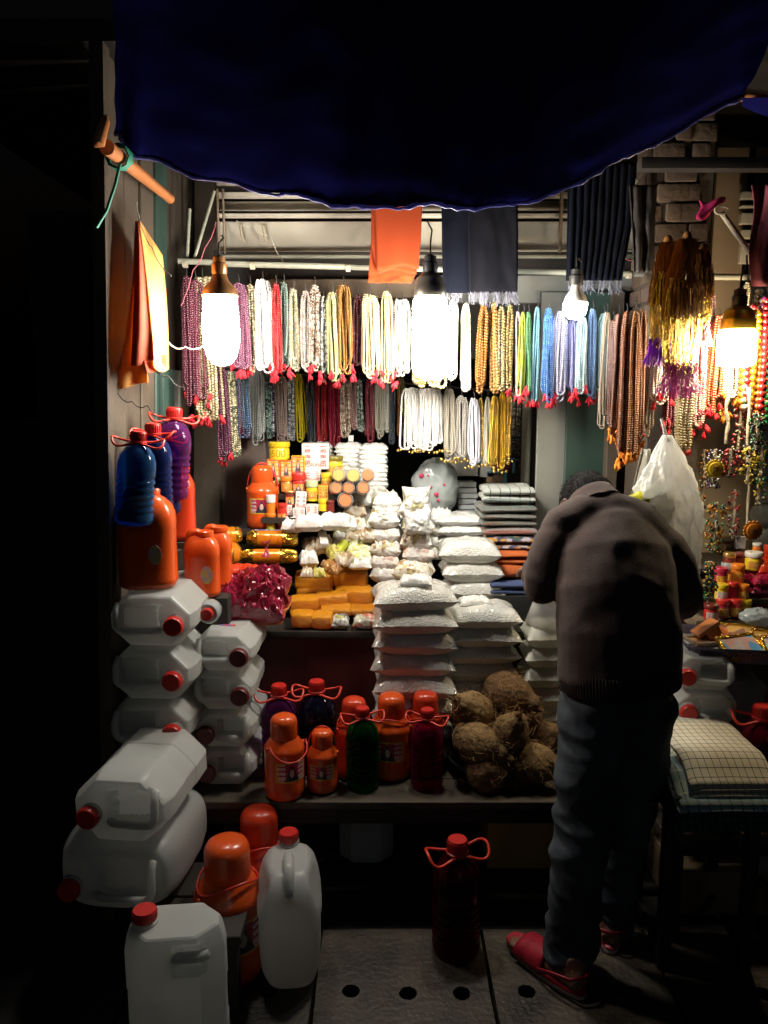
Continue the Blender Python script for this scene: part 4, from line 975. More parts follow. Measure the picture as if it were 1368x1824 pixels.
multi = [bead_mat((.62,.03,.04)),bead_mat((.74,.42,.03)),bead_mat((.03,.32,.10)),bead_mat((.72,.66,.5)),bead_mat((.7,.18,.03)),bead_mat((.55,.08,.3))]
RT = [
 (1092,570,768,14,'dark brown seed bead malas nearest the beige loops',bead_mat((.15,.055,.03)),.0058,.62,3,(OT,3),2.6),
 (1104,566,788,15,'chocolate seed bead malas with orange tassels, left part of the brown group',bead_mat((.20,.07,.03)),.0058,.62,3,(OT,3),2.58),
 (1117,562,812,16,'reddish brown bead malas hanging lowest with orange tassels',bead_mat((.28,.09,.03)),.006,.62,3,(OT,5),2.56),
 (1131,558,822,17,'orange brown bead malas with big orange tassels',bead_mat((.40,.15,.04)),.006,.62,3,(OT,6),2.55),
 (1145,554,798,15,'tan brown bead malas beside the cream strings',bead_mat((.32,.13,.06)),.006,.62,3,(OT,3),2.57),
 (1158,600,772,22,'cream and tan bead strings behind the white bag',bead_mat((.62,.50,.36)),.0042,.8,5,(T,3),2.62),
 (1178,630,706,28,'short bright white bead strings under the purple fringe',white,.005,.8,6,(T,3),2.6),
 (1193,660,756,20,'maroon bead strings beside the pointed cream mala',bead_mat((.22,.03,.06)),.0055,.7,4,(T,5),2.63),
 (1224,676,800,34,'pointed cream and gold mala in front of the dark doorway',bead_mat((.75,.66,.40),col2=(.5,.34,.12),kind='mix'),.0072,.6,6,(T,4),2.52),
 (1254,505,765,28,'long red and white bead strings left of the right bulb',red_w,.006,.6,6,(T,6),2.6),
 (1281,560,740,22,'coral red bead strings directly below the right bulb',bead_mat((.60,.12,.05)),.006,.7,5,(T,5),2.6),
 (1306,600,716,30,'pale crystal bead strings under the right bulb',bead_mat((.72,.66,.56)),.006,.7,5,(OT,3),2.62),
 (1343,540,735,26,'strings of big multicoloured beads right of the bulb',multi,.0125,.85,6,None,2.56),
 (1364,530,750,26,'strings of big red, yellow and green beads at the right edge',multi[::-1],.0125,.85,6,None,2.58),
 (1206,560,770,22,'dark red and gold bead strings between the tinsel and the pointed mala',bead_mat((.30,.04,.04),col2=(.6,.4,.15),kind='mix'),.006,.65,5,(T,5),2.66),
 (1240,600,742,20,'orange bead strings with red tassels just left of the long red and white ones',bead_mat((.66,.22,.03)),.006,.7,4,(T,4),2.64),
 (1266,515,720,18,'pink and white bead strings under the short tinsel tassel',bead_mat((.62,.28,.32),col2=(.74,.66,.6),kind='mix'),.006,.7,4,(T,4),2.66),
 (1294,640,742,20,'golden bead strings hanging lowest under the right bulb',goldm,.006,.7,4,(OT,4),2.66),
 (1352,520,770,22,'amber and ivory big bead strings behind the multicoloured ones',[bead_mat((.70,.36,.05)),bead_mat((.72,.64,.5))],.009,.85,5,(T,4),2.68),
 (1328,505,610,14,'cream bead string hanging beside the brass bulb base',bead_mat((.7,.6,.4)),.006,.6,2,None,2.6),
]
for x, yt, yb, w, lab, mt, r, asp, ns, ts, Y in RT: bundle(x, yt, yb, w, Y+.12, mt, r, asp, ns, lab, G3, ts, splay=-1.0 if x == 1224 else 1)
# ------------------------------------------------------------------ gold tinsel tassels
def tinsel(x, yt, yb, w, Y, lab, tip):
    c = P(x, yt, Y); s = px2m(c); L = (yb-yt)*s; Wm = w*s
    t = thing('tinsel_tassel', lab, 'tassel', c, 0, 'gold tinsel tassels')
    for nm, mat, n, l0, l1, rad in (('brown_thread', M('brown_thread', (.24,.10,.02), .6, var=.4, vs=40), 170, 0, .5, 1), ('gold_tinsel', M('gold_tinsel', (.80,.58,.16), .18, .95, var=.4, vs=90, bump=1.5, bs=160), 80, .25, .86, 1.0), ('magenta_fringe', M('magenta_fringe', tip, .4, var=.3, vs=50, trans=.2), 150, .80, 1.0, 1.2)):
        b = MB()
        for k in range(n):
            a = rr(0, 2*pi); q = sqrt(rr(0, 1)); dx, dy = cos(a)*q*Wm*.5*rad, sin(a)*q*Wm*.4*rad; pts = []
            for j in range(6):
                f = l0+(l1-l0)*j/5; sp = min(1, .45+f*1.6)*(1-.35*sm(.6,.9,f))+.35*sm(.86,1,f)
                pts.append((dx*sp+.003*sin(j*2+k), dy*sp+.003*cos(j*3+k), -L*f*rr(.97,1.03)))
            b.tube(pts, .0022 if nm != 'gold_tinsel' else .003, 3, flat=.35)
        obj(nm, b, mat, t, smooth=0)
    b = MB(); b.ball((0,0,.0), (.016,.015,.024), 10, 7); obj('knot', b, bpy.data.materials['brown_thread'], t, smooth=180)
tinsel(1190, 432, 645, 58, 2.56, 'gold tinsel tassel with purple ends left of the brick pillar middle', (.28,.03,.42))
tinsel(1224, 426, 700, 74, 2.5, 'longest gold tinsel tassel with magenta ends before the brick pillar', (.45,.03,.30))
tinsel(1254, 445, 610, 44, 2.58, 'short orange gold tinsel tassel beside the right bulb', (.5,.12,.2))
b = MB(); b.grid(lambda u, v: P(1244+46*u-10*v*u+4*sin(v*5), 356+34*v*(1-.4*u)+6*sin(u*5), 2.6+.008*sin(u*6+v*4)), 8, 8); o = tag(obj('pink_rag', b, M('pink_rag', (.4,.01,.09), .8, var=.3), smooth=180), 'pink red rag on the brick pillar', 'cloth')
md = o.modifiers.new('thick', 'SOLIDIFY'); md.thickness = .004
b = MB(); b.grid(lambda u, v: P(1338+60*u+4*sin(v*7), 330+180*v, 2.5+.03*sin(u*7+v*2)), 10, 12); o = tag(obj('maroon_scarf', b, M('maroon_scarf', (.22,.05,.07), .85, var=.3, trans=.2), smooth=180), 'maroon scarf hanging at the upper right edge', 'cloth')
md = o.modifiers.new('thick', 'SOLIDIFY'); md.thickness = .004
# ------------------------------------------------------------------ hanging cloths
def cloth(name, lab, cols, Y, mat, folds=(.012, 9), th=.004, nu=28, nv=30, fringe=None, cat='cloth', group=None, ph=0):
    """cols: (x_left, x_right, y) rows from top to bottom"""
    def fn(u, v):
        q = v*(len(cols)-1); i = min(int(q), len(cols)-2); f = q-i
        l = cols[i][0]*(1-f)+cols[i+1][0]*f; r_ = cols[i][1]*(1-f)+cols[i+1][1]*f; y = cols[i][2]*(1-f)+cols[i+1][2]*f
        return P(l+(r_-l)*u, y, Y+folds[0]*sin(u*folds[1]+ph+v*.7)*(.4+.6*v)+.006*nz((u*5, v*5, ph)))
    c0 = fn(.5, 0); t = thing(name, lab, cat, c0, 0, group); Mi = Matrix.Translation(-c0)
    b = MB(); b.grid(fn, nu, nv, M=Mi); o = obj('sheet', b, mat, t, smooth=180)
    md = o.modifiers.new('thick', 'SOLIDIFY'); md.thickness = th
    if fringe:
        b = MB()
        for k in range(70):
            p = fn(rr(0,1), 1)+Vector((0, rr(-.01,.01), 0)); l = rr(.012,.05)
            b.tube([p, p+Vector((rr(-.006,.006), rr(-.006,.006), -l*.5)), p+Vector((rr(-.015,.015), rr(-.01,.01), -l))], .0011, 4, M=Mi)
        obj('fringe', b, fringe, t)
    return t, fn
cloth('dark_cloth', 'plain dark blue cloth hanging right of the middle bulb', [(786,922,330),(787,923,420),(789,922,522)], 2.8, m_navy, (.008,14), fringe=m_fringe, group='dark cloths hung from the header')
cloth('dark_cloth', 'narrow slate cloth in front of the plain dark blue one', [(834,920,335),(834,921,430),(836,921,520)], 2.775, m_slate, (.004,10), fringe=m_fringe, group='dark cloths hung from the header')
cloth('dark_cloth', 'ribbed dark cloth hanging above the small cool bulb', [(1012,1134,290),(1010,1126,400),(1008,1108,500)], 2.78, m_navy, (.012,60), nu=90, fringe=m_fringe, group='dark cloths hung from the header')
cloth('dark_cloth', 'narrow brown black cloth left of the brick pillar', [(1120,1168,330),(1126,1166,420),(1128,1164,486)], 2.66, m_dark, (.006,14), group='dark cloths hung from the header')
t, fn = cloth('orange_cloth', 'folded orange cloth hanging above the middle bulb', [(664,752,360),(661,750,430),(657,742,486),(656,733,504)], 2.80, m_saff, (.006,6), group='folded orange cloths')
c0 = t.location.copy(); Mi = Matrix.Translation(-c0)
for nm, rows, yo, ph in (('front_fold', [(668,752,362),(670,750,420),(672,746,478)], 2.775, 1), ('middle_fold', [(661,700,362),(661,735,440),(673,742,484)], 2.787, 2.2)):
    def f2(u, v, rows=rows, yo=yo, ph=ph):
        q = v*2; i = min(int(q), 1); f = q-i
        l = rows[i][0]*(1-f)+rows[i+1][0]*f; r_ = rows[i][1]*(1-f)+rows[i+1][1]*f; y = rows[i][2]*(1-f)+rows[i+1][2]*f
        return P(l+(r_-l)*u, y+4*sin(u*6+ph)*v, yo+.006*sin(u*8+ph+v))
    b = MB(); b.grid(f2, 16, 16, M=Mi); o = obj(nm, b, m_saff_lit if nm == 'front_fold_x' else m_saff, t, smooth=180); md = o.modifiers.new('thick', 'SOLIDIFY'); md.thickness = .005
# the saffron shawl at the left: a folded cloth hung by its middle, front panel facing the bulb
top = P(246, 393, 2.34)
t = thing('orange_cloth', 'long folded saffron cloth with printed marks hanging at the left', 'cloth', top, 0, 'folded orange cloths'); Mi = Matrix.Translation(-top)
def panel(nm, rows, mat, bulge=.01, ph=0):
    """rows: (x_l, Y_l, x_r, Y_r, y)"""
    def f3(u, v):
        q = v*(len(rows)-1); i = min(int(q), len(rows)-2); f = q-i; a = [rows[i][k]*(1-f)+rows[i+1][k]*f for k in range(5)]
        return P(a[0]+(a[2]-a[0])*u, a[4]+6*sin(u*3+ph)*v, a[1]+(a[3]-a[1])*u+bulge*sin(u*pi*2+ph+v*2))
    b = MB(); b.grid(f3, 14, 30, M=Mi); o = obj(nm, b, mat, t, smooth=180); md = o.modifiers.new('thick', 'SOLIDIFY'); md.thickness = .004; return f3
pf = panel('lit_panel', [(246,2.34,248,2.36,394),(254,2.33,288,2.52,455),(262,2.32,294,2.56,520),(268,2.31,298,2.58,590),(271,2.31,299,2.58,650),(274,2.33,299,2.56,657)], m_saff_lit, .004)
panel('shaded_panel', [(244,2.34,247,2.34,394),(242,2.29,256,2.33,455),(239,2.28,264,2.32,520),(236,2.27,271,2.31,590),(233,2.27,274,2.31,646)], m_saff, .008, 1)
panel('back_fold', [(243,2.36,246,2.36,394),(238,2.40,250,2.40,500),(225,2.40,252,2.41,600),(208,2.38,264,2.40,675),(214,2.38,264,2.40,688)], m_saff_lit, .01, 2)
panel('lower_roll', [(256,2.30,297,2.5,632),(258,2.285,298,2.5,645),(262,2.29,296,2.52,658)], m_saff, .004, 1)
b = MB()
for k in range(26):
    u, v = rr(.2,.85), rr(.15,.92); p = pf(u, v); q = pf(u+rr(-.03,.03), v+rr(.008,.016)); off = Vector((-.004,-.006,0))
    for s_ in range(2): b.tube([p+off+Vector((0,0,.006*s_)), q+off+Vector((0,0,.004*s_))], .0012, 4, M=Mi)
obj('printed_mark', b, m_ink, t)

# ------------------------------------------------------------------ pillow shaped packets and sacks
def pillow(w, d, h, seed, nu=30, nv=20, ear=.18, wr=.004, flap=.0):
    """sealed film bag lying flat, base at z=0"""
    b = MB(); o = seed*7.3
    def f(u, v, top):
        x, y = 2*u-1, 2*v-1
        q = max(0, (1-abs(x)**3.2))*max(0, (1-abs(y)**3.2)); hh = q**.55
        ex = 1-ear*.5*(1-abs(y))*abs(x)**4; ey = 1-ear*.5*(1-abs(x))*abs(y)**4
        eg = max(abs(x), abs(y)); n = nz((x*3, y*3, top), 1.3, o)*wr*2.4+nz((x*9, y*9, top), 1, o)*wr+wr*1.6*(1-2*abs(nz((x*4+y*2, y*4-x*2, top), 1.2, o+5)))*eg**2
        z = h*.42+(h*.58*hh+n*hh if top else -h*.42*min(1, hh*1.25))+.004*nz((x*6,y*6,0),1,o)*(1-hh)
        return (x*w/2*ex, y*d/2*ey, max(0.001*q, z))
    b.grid(lambda u, v: f(u, v, 1), nu, nv); b.grid(lambda u, v: f(u, v, 0), nu, nv, flip=True); return b
def packet_set(name, w, d, h, mat, n=3, **k): return [pillow(w, d, h, i+hash(name) % 50 if False else i+len(name), **k).mesh(name, mat, 180) for i in range(n)]
def one(name, me, loc, label, cat, group, rot=0, sc=1, mat=None, tilt=(0,0)):
    o = obj(name, me, mat, loc=loc, rot=(tilt[0], tilt[1], rot), scale=sc); return tag(o, label, cat, group)
ordn = ['top', 'second', 'third', 'fourth', 'fifth', 'sixth', 'seventh', 'eighth', 'ninth', 'tenth', 'eleventh', 'twelfth']
big = packet_set('granule_sack', .29, .21, .088, m_bag, 4, wr=.003)
GS = 'clear sacks of white granules in stacks'
for k in range(8):
    one('granule_sack', big[k % 4], (P(738, 1060, 2.56).x+rr(-.006,.006), 2.60+rr(-.008,.008), .395+.0765*(7-k)), 'plump white granule sack, %s of the front stack left of the coconuts' % ordn[k] if k else 'big white granule sack topping the front stack beside the amber blocks', 'sack', GS, rr(-.07,.07)+pi*(k % 2), tilt=(rr(-.02,.02), rr(-.03,.03)))
for k in range(8):
    one('granule_sack', big[(k+1) % 4], (P(855, 1060, 2.62).x+rr(-.006,.006), 2.66+rr(-.008,.008), .395+.066*(7-k)), ('white granule sack, %s of the front stack behind the coconuts' % ordn[k]) if k else 'white granule sack topping the front stack right of the amber blocks', 'sack', GS, rr(-.07,.07)+pi*(k % 2), (rr(.95,1.03),1,.86), tilt=(rr(-.02,.02), rr(-.03,.03)))
mid = packet_set('granule_sack', .235, .19, .085, m_bag, 3, wr=.003)
for k in range(4):
    one('granule_sack', mid[k % 3], (P(836, 1010, 2.86).x+.008*k, 2.90+rr(-.008,.008), .812+.073*(3-k)), ('white granule sack, %s of the middle stack before the striped cloths' % ordn[k]), 'sack', GS, rr(-.05,.05)+pi*(k % 2))
thin = packet_set('white_packet', .205, .16, .046, m_bag_s, 3, wr=.003)
GP = 'flat white packets in stacks'
for k in range(6):
    one('white_packet', thin[k % 3], (P(818, 940, 3.1).x+(.006*k), 3.12+rr(-.008,.008), .93+.041*(5-k)), 'flat white packet, %s of the stack under the spotted plastic bag' % ordn[k], 'packet', GP, rr(-.06,.06)+pi*(k % 2))
small = packet_set('white_packet', .115, .075, .035, m_bag_s, 2)
one('white_packet', small[0], (P(742, 1040, 2.54).x, 2.57, P(742, 1047, 2.54).z), 'little white packet lying on the front left granule sack', 'packet', GP, -.1)
one('white_packet', small[1], (P(848, 1068, 2.6).x, 2.64, .395+.066*8-.004), 'little clear packet lying on the front right granule sack', 'packet', GP, .08)
# seed and nut packets
GN = 'packets of nuts and seeds'
np_ = packet_set('nut_packet', .128, .10, .070, m_seed, 4, wr=.008)
def stack(px, Y, pys, labs, mats, meshes, dx=0, sc=1, name='nut_packet', cat='packet', group=GN):
    for k, (py, lab) in enumerate(zip(pys, labs)):
        p = P(px+dx*k, py, Y); one(name, meshes[k % len(meshes)], (p.x+rr(-.005,.005), Y+.05+rr(-.006,.006), p.z), lab, cat, group, rr(-.16,.16)+pi*(k % 2), sc, mats[k % len(mats)])
stack(688, 2.96, [1040,1018,995,968,942], ['mixed white ball packet at the foot of the nut columns', 'pink tinted nut packet, second from the foot of the left nut column', 'brown and white nut packet in the left nut column', 'white seed packet above the brown one in the left nut column', 'white seed packet with specks near the top of the left nut column'], [m_nutw, m_pinkmix, m_nut, m_seed, m_seed], np_, -.5)
stack(744, 2.93, [1030,1005,984,955,925], ['mixed nut packet at the foot of the right nut column', 'pink and white nut packet, second from the foot of the right nut column', 'brown seed packet with white film in the right nut column', 'white seed packet in the middle of the right nut column', 'green specked seed packet near the top of the right nut column'], [m_nut, m_pinkmix, m_nut, m_seed, m_seed], np_, -.7)
stack(690, 3.12, [985,960,935,910], ['seed packet low in the column behind the left nut column', 'nut packet in the middle of the column behind the left nut column', 'white film packet high in the column behind the left nut column', 'white packet topping the column behind the left nut column'], [m_nut, m_seed, m_bag_s, m_seed], np_, -.6)
stack(640, 3.16, [952,930,908], ['nut packet at the foot of the column under the orange disc rolls', 'seed packet in the middle of the column under the orange disc rolls', 'white film packet touching the lowest orange disc roll'], [m_nut, m_seed, m_bag_s], np_, .5)
stack(785, 3.06, [1000,978,956,936], ['white seed packet at the foot of the narrow column right of the nut columns', 'specked packet second in the narrow column right of the nut columns', 'pale nut packet third in the narrow column right of the nut columns', 'white packet topping the narrow column right of the nut columns'], [m_seed, m_nut, m_seed, m_bag_s], np_, .2, .8)
stack(505, 3.13, [948,935], ['long white packet lying under the row of printed boxes, lower one', 'long white packet lying under the row of printed boxes, upper one'], [m_nutw, m_bag_s], np_, .2, .9)
stack(612, 3.05, [985,968,950], ['shelled nut packet low in the column left of the dark nut packets', 'ivory packet in the middle of the column left of the dark nut packets', 'white film packet topping the column left of the dark nut packets'], [m_nut2, m_seed, m_bag_s], np_, .4, .85)
# upright packets on top
for px, py, Y, lab, mt, w, h in ((687, 935, 3.02, 'upright white packet behind the left nut column', m_seed, .105, .075), (741, 912, 2.99, 'tallest white packet with green sprigs on the right nut column', m_seed, .11, .10), (742, 950, 2.95, 'ribbed white packet facing out in the right nut column', m_bag_s, .10, .085)):
    p = P(px, py, Y); me = pillow(w, h, .06, int(px)).mesh('nut_packet', mt, 180); o = obj('nut_packet', me, None, loc=(p.x, Y, p.z+h/2), rot=(R(84), 0, rr(-.05,.05))); tag(o, lab, 'packet', GN)
one('nut_packet', pillow(.14, .09, .06, 5).mesh('nut_packet', m_nut, 180), (P(735, 1030, 2.66).x, 2.70, P(735, 1036, 2.66).z), 'nut packet half white leaning over the front left granule sack', 'packet', GN, -.25, tilt=(.2,.15))
# central pile
for px, py, Y, w, d, h, mt, lab, rot in (
 (548,946,2.92,.11,.07,.06,m_nutw,'packet of white balls under the white printed boxes',.1), (596,944,2.95,.13,.07,.06,m_bag_s,'long plain white packet under the white printed boxes',-.05),
 (520,948,2.96,.09,.07,.05,m_nutw,'small packet of white balls above the gold rolls',0), (632,922,3.12,.10,.07,.055,m_nut2,'brown nut packet beside the left nut column top',0),
 (632,948,3.08,.10,.07,.05,m_nut,'dark and white nut packet under the brown one',.1), (634,968,3.04,.10,.07,.045,m_nut2,'dark nut packet half hidden behind the lime packets',0),
 (640,985,2.98,.10,.06,.04,m_nutl,'lime tinted packet by the left nut column',.05), (640,1000,2.95,.10,.06,.036,m_nutl,'lime and cream packet under the lime tinted one',.0), (640,1014,2.92,.10,.06,.036,m_seed,'cream packet above the amber blocks',-.05),
 (553,990,2.98,.075,.085,.065,m_nut2,'large packet of shelled nuts beside the gold rolls',.3), (548,1010,2.92,.075,.07,.055,m_nutw,'greyish ball packet in front of the shelled nuts',.2),
 (575,985,2.97,.06,.09,.06,m_nut2,'nut packet with a white band in the central pile',-.1), (593,1000,2.92,.055,.08,.05,m_nutg,'green gold nut packet with a lime band',.35),
 (584,1018,2.86,.05,.055,.035,m_nutb,'brown raisin packet lying in front of the pile',.5), (596,1024,2.85,.045,.05,.03,m_nutb,'smaller brown raisin packet at the front of the pile',-.4), (567,1030,2.84,.05,.05,.03,m_nutg,'little green nut packet at the front of the pile',.2), (546,1030,2.84,.05,.05,.03,m_nut2,'little grey nut packet by the crimson packets',.0),
 (614,1010,2.88,.05,.08,.045,m_nut2,'pale nut packet leaning right of the raisins',-.6), (655,965,2.97,.06,.06,.045,m_nut2,'small nut packet at the corner of the left nut column',0)):
    p = P(px, py, Y); me = pillow(w, d, h, int(px+py), 18, 12, wr=.006).mesh('nut_packet', mt, 180); one('nut_packet', me, (p.x, Y+d/2, p.z), lab, 'packet', GN, rot, tilt=(.25, 0))
for px, py, ln, a, mt, lab in ((590,992,.09,.9,m_wht,'white paper band on the nut packets'), (604,990,.10,-.5,plain('lime_band', (.5,.55,.06)),'lime paper band on the green nut packet'), (575,972,.08,.2,m_wht,'short white carton end in the central pile')):
    p = P(px, py, 2.97); b = MB(); b.box((0,0,0), (.035, ln, .03)); tag(obj('paper_sleeve', b, mt, bevel=.008, loc=p+Vector((0,.02,.02)), rot=(.5,0,a)), lab, 'sleeve', 'paper sleeves on nut packets')
# amber blocks
GA2 = 'amber blocks wrapped in film'
def wrapped_block(seed):
    b = MB(); q = lambda x, y, z: (x*(1-.05*abs(y)**4-.05*abs(z)**4)/2*(1+.03*nz((x*2,y*2,z*2),1,seed)), y*(1-.06*abs(x)**4-.08*abs(z)**4)/2*(1+.05*nz((x*3,y*2,z*2),1,seed)), .5+z*(1-.10*abs(x)**4-.14*abs(y)**4)/2*(1+.10*nz((x*3.4,y*3.4,z),1,seed))+.035*(1-2*abs(nz((x*5,y*5,z*3),1,seed+2))))
    for ax in range(3):
        for s_ in (-1, 1):
            def fn(u, v, ax=ax, s_=s_): c = [2*u-1, 2*v-1]; c.insert(ax, s_); return q(*c)
            b.grid(fn, 12, 9)
    me = b.mesh('amber_block', m_amber, 180); bm = bmesh.new(); bm.from_mesh(me); bmesh.ops.remove_doubles(bm, verts=bm.verts, dist=.0005); bmesh.ops.recalc_face_normals(bm, faces=bm.faces); bm.to_mesh(me); bm.free(); me.shade_smooth(); me.set_sharp_from_angle(angle=R(50)); return me
ab = [wrapped_block(i) for i in range(4)]
AB = [(560,1050,70,30,0,'amber block, left one of the back row'), (623,1046,66,28,-.12,'bright amber block, right one of the back row'), (560,1060,66,10,.0,'flat amber slab under the left back block'), (628,1058,66,11,.05,'flat amber slab under the right back block'),
 (543,1088,52,24,.03,'amber block, left one of the middle row'), (590,1082,60,24,.1,'amber block tilted in the middle of the pile'), (641,1076,48,26,-.2,'amber block at the right end beside the granule sack'), (545,1096,52,8,0,'thin amber slab under the left middle block'), (598,1096,56,15,.02,'brown amber slab under the tilted block'), (645,1094,46,12,0,'brown amber slab under the right end block'),
 (538,1117,40,25,.03,'amber block, left one of the front row'), (575,1118,36,24,-.06,'amber block in the front row beside the striped packet'), (523,1102,16,10,.2,'small amber piece at the left of the front row')]
for px, py, w, h, rz, lab in AB:
    p = S(px, py); s = px2m(p); one('amber_block', ab[(px+h) % 4], (p.x, p.y+.035, p.z-.004), lab, 'block', GA2, rz+rr(-.05,.05), (w*s*.98, .075, h*s*1.06), tilt=(.12+rr(-.05,.05), rr(-.05,.05)))
for px, w, mt, lab in ((606,32,cells('striped_packet', [(.6,.6,.55),(.4,.38,.1),(.7,.7,.66),(.2,.2,.18)], 60),'small white and yellow striped packet on the counter edge'), (650,44,cells('pebbly_packet', [(.6,.58,.5),(.35,.36,.22),(.5,.5,.42),(.55,.15,.1)], 70),'packet of pale pebbly pieces on the counter edge by the granule sacks')):
    p = S(px, 1120); s = px2m(p); one('small_packet', pillow(w*s, .06, .042, int(px)).mesh('small_packet', mt, 180), (p.x, p.y+.03, p.z), lab, 'packet', 'small packets on the counter edge', rr(-.05,.05), tilt=(.2,0))
# gold foil rolls
def roll(px, py, w, h, Y, lab, strip=False, rz=0):
    p = P(px, py, Y); s = px2m(p); L = w*s; r = h*s/2
    t = thing('foil_roll', lab, 'packet', (p.x, Y+r, p.z+r), (0, 0, rz), 'gold foil rolls')
    Mx = Matrix.Rotation(R(90), 4, 'Y')
    def ringset(z0, z1, rad, n): return [[(rad*(1+.05*nz((cos(a)*2, sin(a)*2, z*30), 1, px))*cos(a), rad*.86*(1+.05*nz((cos(a)*2+5, sin(a)*2, z*30), 1, px))*sin(a), z) for a in [2*pi*k/20 for k in range(20)]] for z in [z0+(z1-z0)*i/n for i in range(n+1)]]
    b = MB(); b.rings(ringset(-L*.28, L*.2, r*1.01, 6), M=Mx); obj('wrapper', b, m_gold_w, t, smooth=60)
    for a0, a1 in ((-L*.28-.001, -L*.5), (L*.2+.001, L*.5)):
        rg = ringset(a0, a1, r, 6); n = len(rg)
        rg = [[(x*(1-.35*(i/(n-1))**3)*(1+.10*(i/(n-1))*sin(k*3)), y*(1-.35*(i/(n-1))**3)*(1+.10*(i/(n-1))*sin(k*3)), z) for k, (x, y, z) in enumerate(q)] for i, q in enumerate(rg)]
        b = MB(); b.rings(rg, M=Mx); obj('foil_end', b, m_gold, t, smooth=30)
    if strip: b = MB(); b.box((.01, -r*.55, r*.64), (L*.82, .004, r*.55)); obj('label_strip', b, m_navy_l, t, rot=(R(-40)+.3,0,0))
roll(484,978,92,32,2.96,'gold foil roll with a navy label strip under the orange flask', True, -.04)
roll(478,1006,100,26,2.88,'orange and gold foil roll lying in front behind the crimson packets', False, .02)
roll(490,956,80,16,3.02,'gold foil roll half hidden at the back of the foil pile', False, 0)
roll(405,975,44,34,2.9,'crumpled gold foil pack in the dark corner by the post', False, .5)
roll(409,1010,30,40,2.84,'gold foil pack end beside the small orange cans', False, .9)
# crimson packets in a basket
p0 = S(461, 1112); bx, by = p0.x, 2.62
t = thing('basket', 'shallow orange plastic basket holding crimson packets', 'basket', (bx, by, P(458, 1112, 2.56).z)); bw, bd, bh = .255, .17, .055
b = MB(); rg = []
for z, f in ((0,.86),(.003,.86),(bh,1.0),(bh+.003,1.04),(bh-.003,1.05)):
    rg.append([(math.copysign(abs(cos(a))**.35, cos(a))*bw/2*f, math.copysign(abs(sin(a))**.35, sin(a))*bd/2*f, z) for a in [2*pi*k/40 for k in range(40)]])
b.rings(rg, caps=False); b.rings([rg[0], [(x*.02, y*.02, 0) for x, y, z in rg[0]]], caps=False); obj('shell', b, m_basket, t, smooth=60)
b = MB()
for k in range(30):
    x = (k/29-.5)*bw*.86; b.box((x, -bd/2*.93-.0035, bh*.5), (.0028,.003,bh*.8), Matrix.Rotation(0, 4, 'X'))
obj('ribs', b, m_basket, t); tz = t.location.z
for i, (dx, dy, dz, w, d, h, rx, rz, lab) in enumerate(((-.055,-.025,.012,.12,.10,.07,.35,.2,'crimson packet lying at the front left of the basket'), (.055,-.03,.014,.12,.10,.06,.3,-.1,'crimson packet lying at the front right of the basket'), (-.06,.03,.04,.13,.10,.04,.1,.05,'flat crimson packet stacked at the back left of the basket'), (-.065,.04,.075,.12,.09,.03,.1,-.05,'top flat crimson packet at the back left of the basket'), (.035,.03,.05,.13,.11,.09,.6,.2,'tall gathered crimson packet rising from the middle of the basket'), (.075,.02,.06,.10,.10,.07,.7,-.5,'creased crimson packet leaning right beside the amber blocks'))):
    me = pillow(w*1.3, d*1.3, h*1.45, i+3, 30, 24, wr=.017, ear=.3).mesh('crimson_packet', m_crim, 35); one('crimson_packet', me, (bx+dx, by+dy, tz+dz*1.25), lab, 'packet', 'crimson film packets in the basket', rz, tilt=(rx, 0))
b = MB(); b.tube([(0,0,0),(.004,0,.02),(.0,.003,.03),(.012,0,.055),(-.012,.004,.05)], [.02,.007,.005,.012,.004], 8, flat=.5); tag(obj('crimson_packet', b, m_crim, loc=(bx+.045, by+.04, tz+.215), smooth=40), 'knotted crimson film top above the basket pile', 'packet', 'crimson film packets in the basket')
p = P(432, 1022, 2.72); one('red_packet', pillow(.13, .09, .03, 9).mesh('red_packet', m_redo, 180), (p.x, p.y, p.z), 'flat orange red packet behind the basket', 'packet', None, 0)
# ------------------------------------------------------------------ jars, tubs and boxes on the back display
def jar(px, pb_, h, w, Y, body, lid, lab, prn=None, lidh=.26, name='jar', cat='jar', group='jars and tins on the display', text=None, rz=0):
    p = P(px, pb_, Y); s = px2m(p); hh = h*s; r = w*s/2
    t = thing(name, lab, cat, (p.x, Y, p.z), rz, group); lz = hh*(1-lidh)
    b = MB(); b.lathe([(r*.86,0),(r*.94,hh*.02),(r*.95,lz*.82),(r*.86,lz*.95),(r*.84,lz)], 24); bd = obj('body', b, body, t)
    b = MB(); b.lathe([(r*.97,lz),(r,lz+.002),(r,hh*.97),(r*.95,hh),(r*.4,hh)], 24); obj('lid', b, lid, t)
    if prn: uv_patch('label', r*.96, R(-90-62), R(-90+62), lz*.16, lz*.74, prn, bd)
    return t
def carton(px, pb_, h, w, Y, body, lab, prn=None, rz=0, d=None, name='box', cat='box', tilt=0, group='printed boxes on the display'):
    p = P(px, pb_, Y); s = px2m(p); hh = h*s; ww = w*s; d = d or ww*.7
    t = thing(name, lab, cat, (p.x, Y, p.z), (0, tilt, rz), group)
    b = MB(); b.box((0, d/2, hh/2), (ww, d, hh)); obj('body', b, body, t, bevel=.0015, seg=1)
    if prn: uv_quad('print', ww*.92, hh*.94, prn, t, (0, -.0012, hh*.03))
    return t
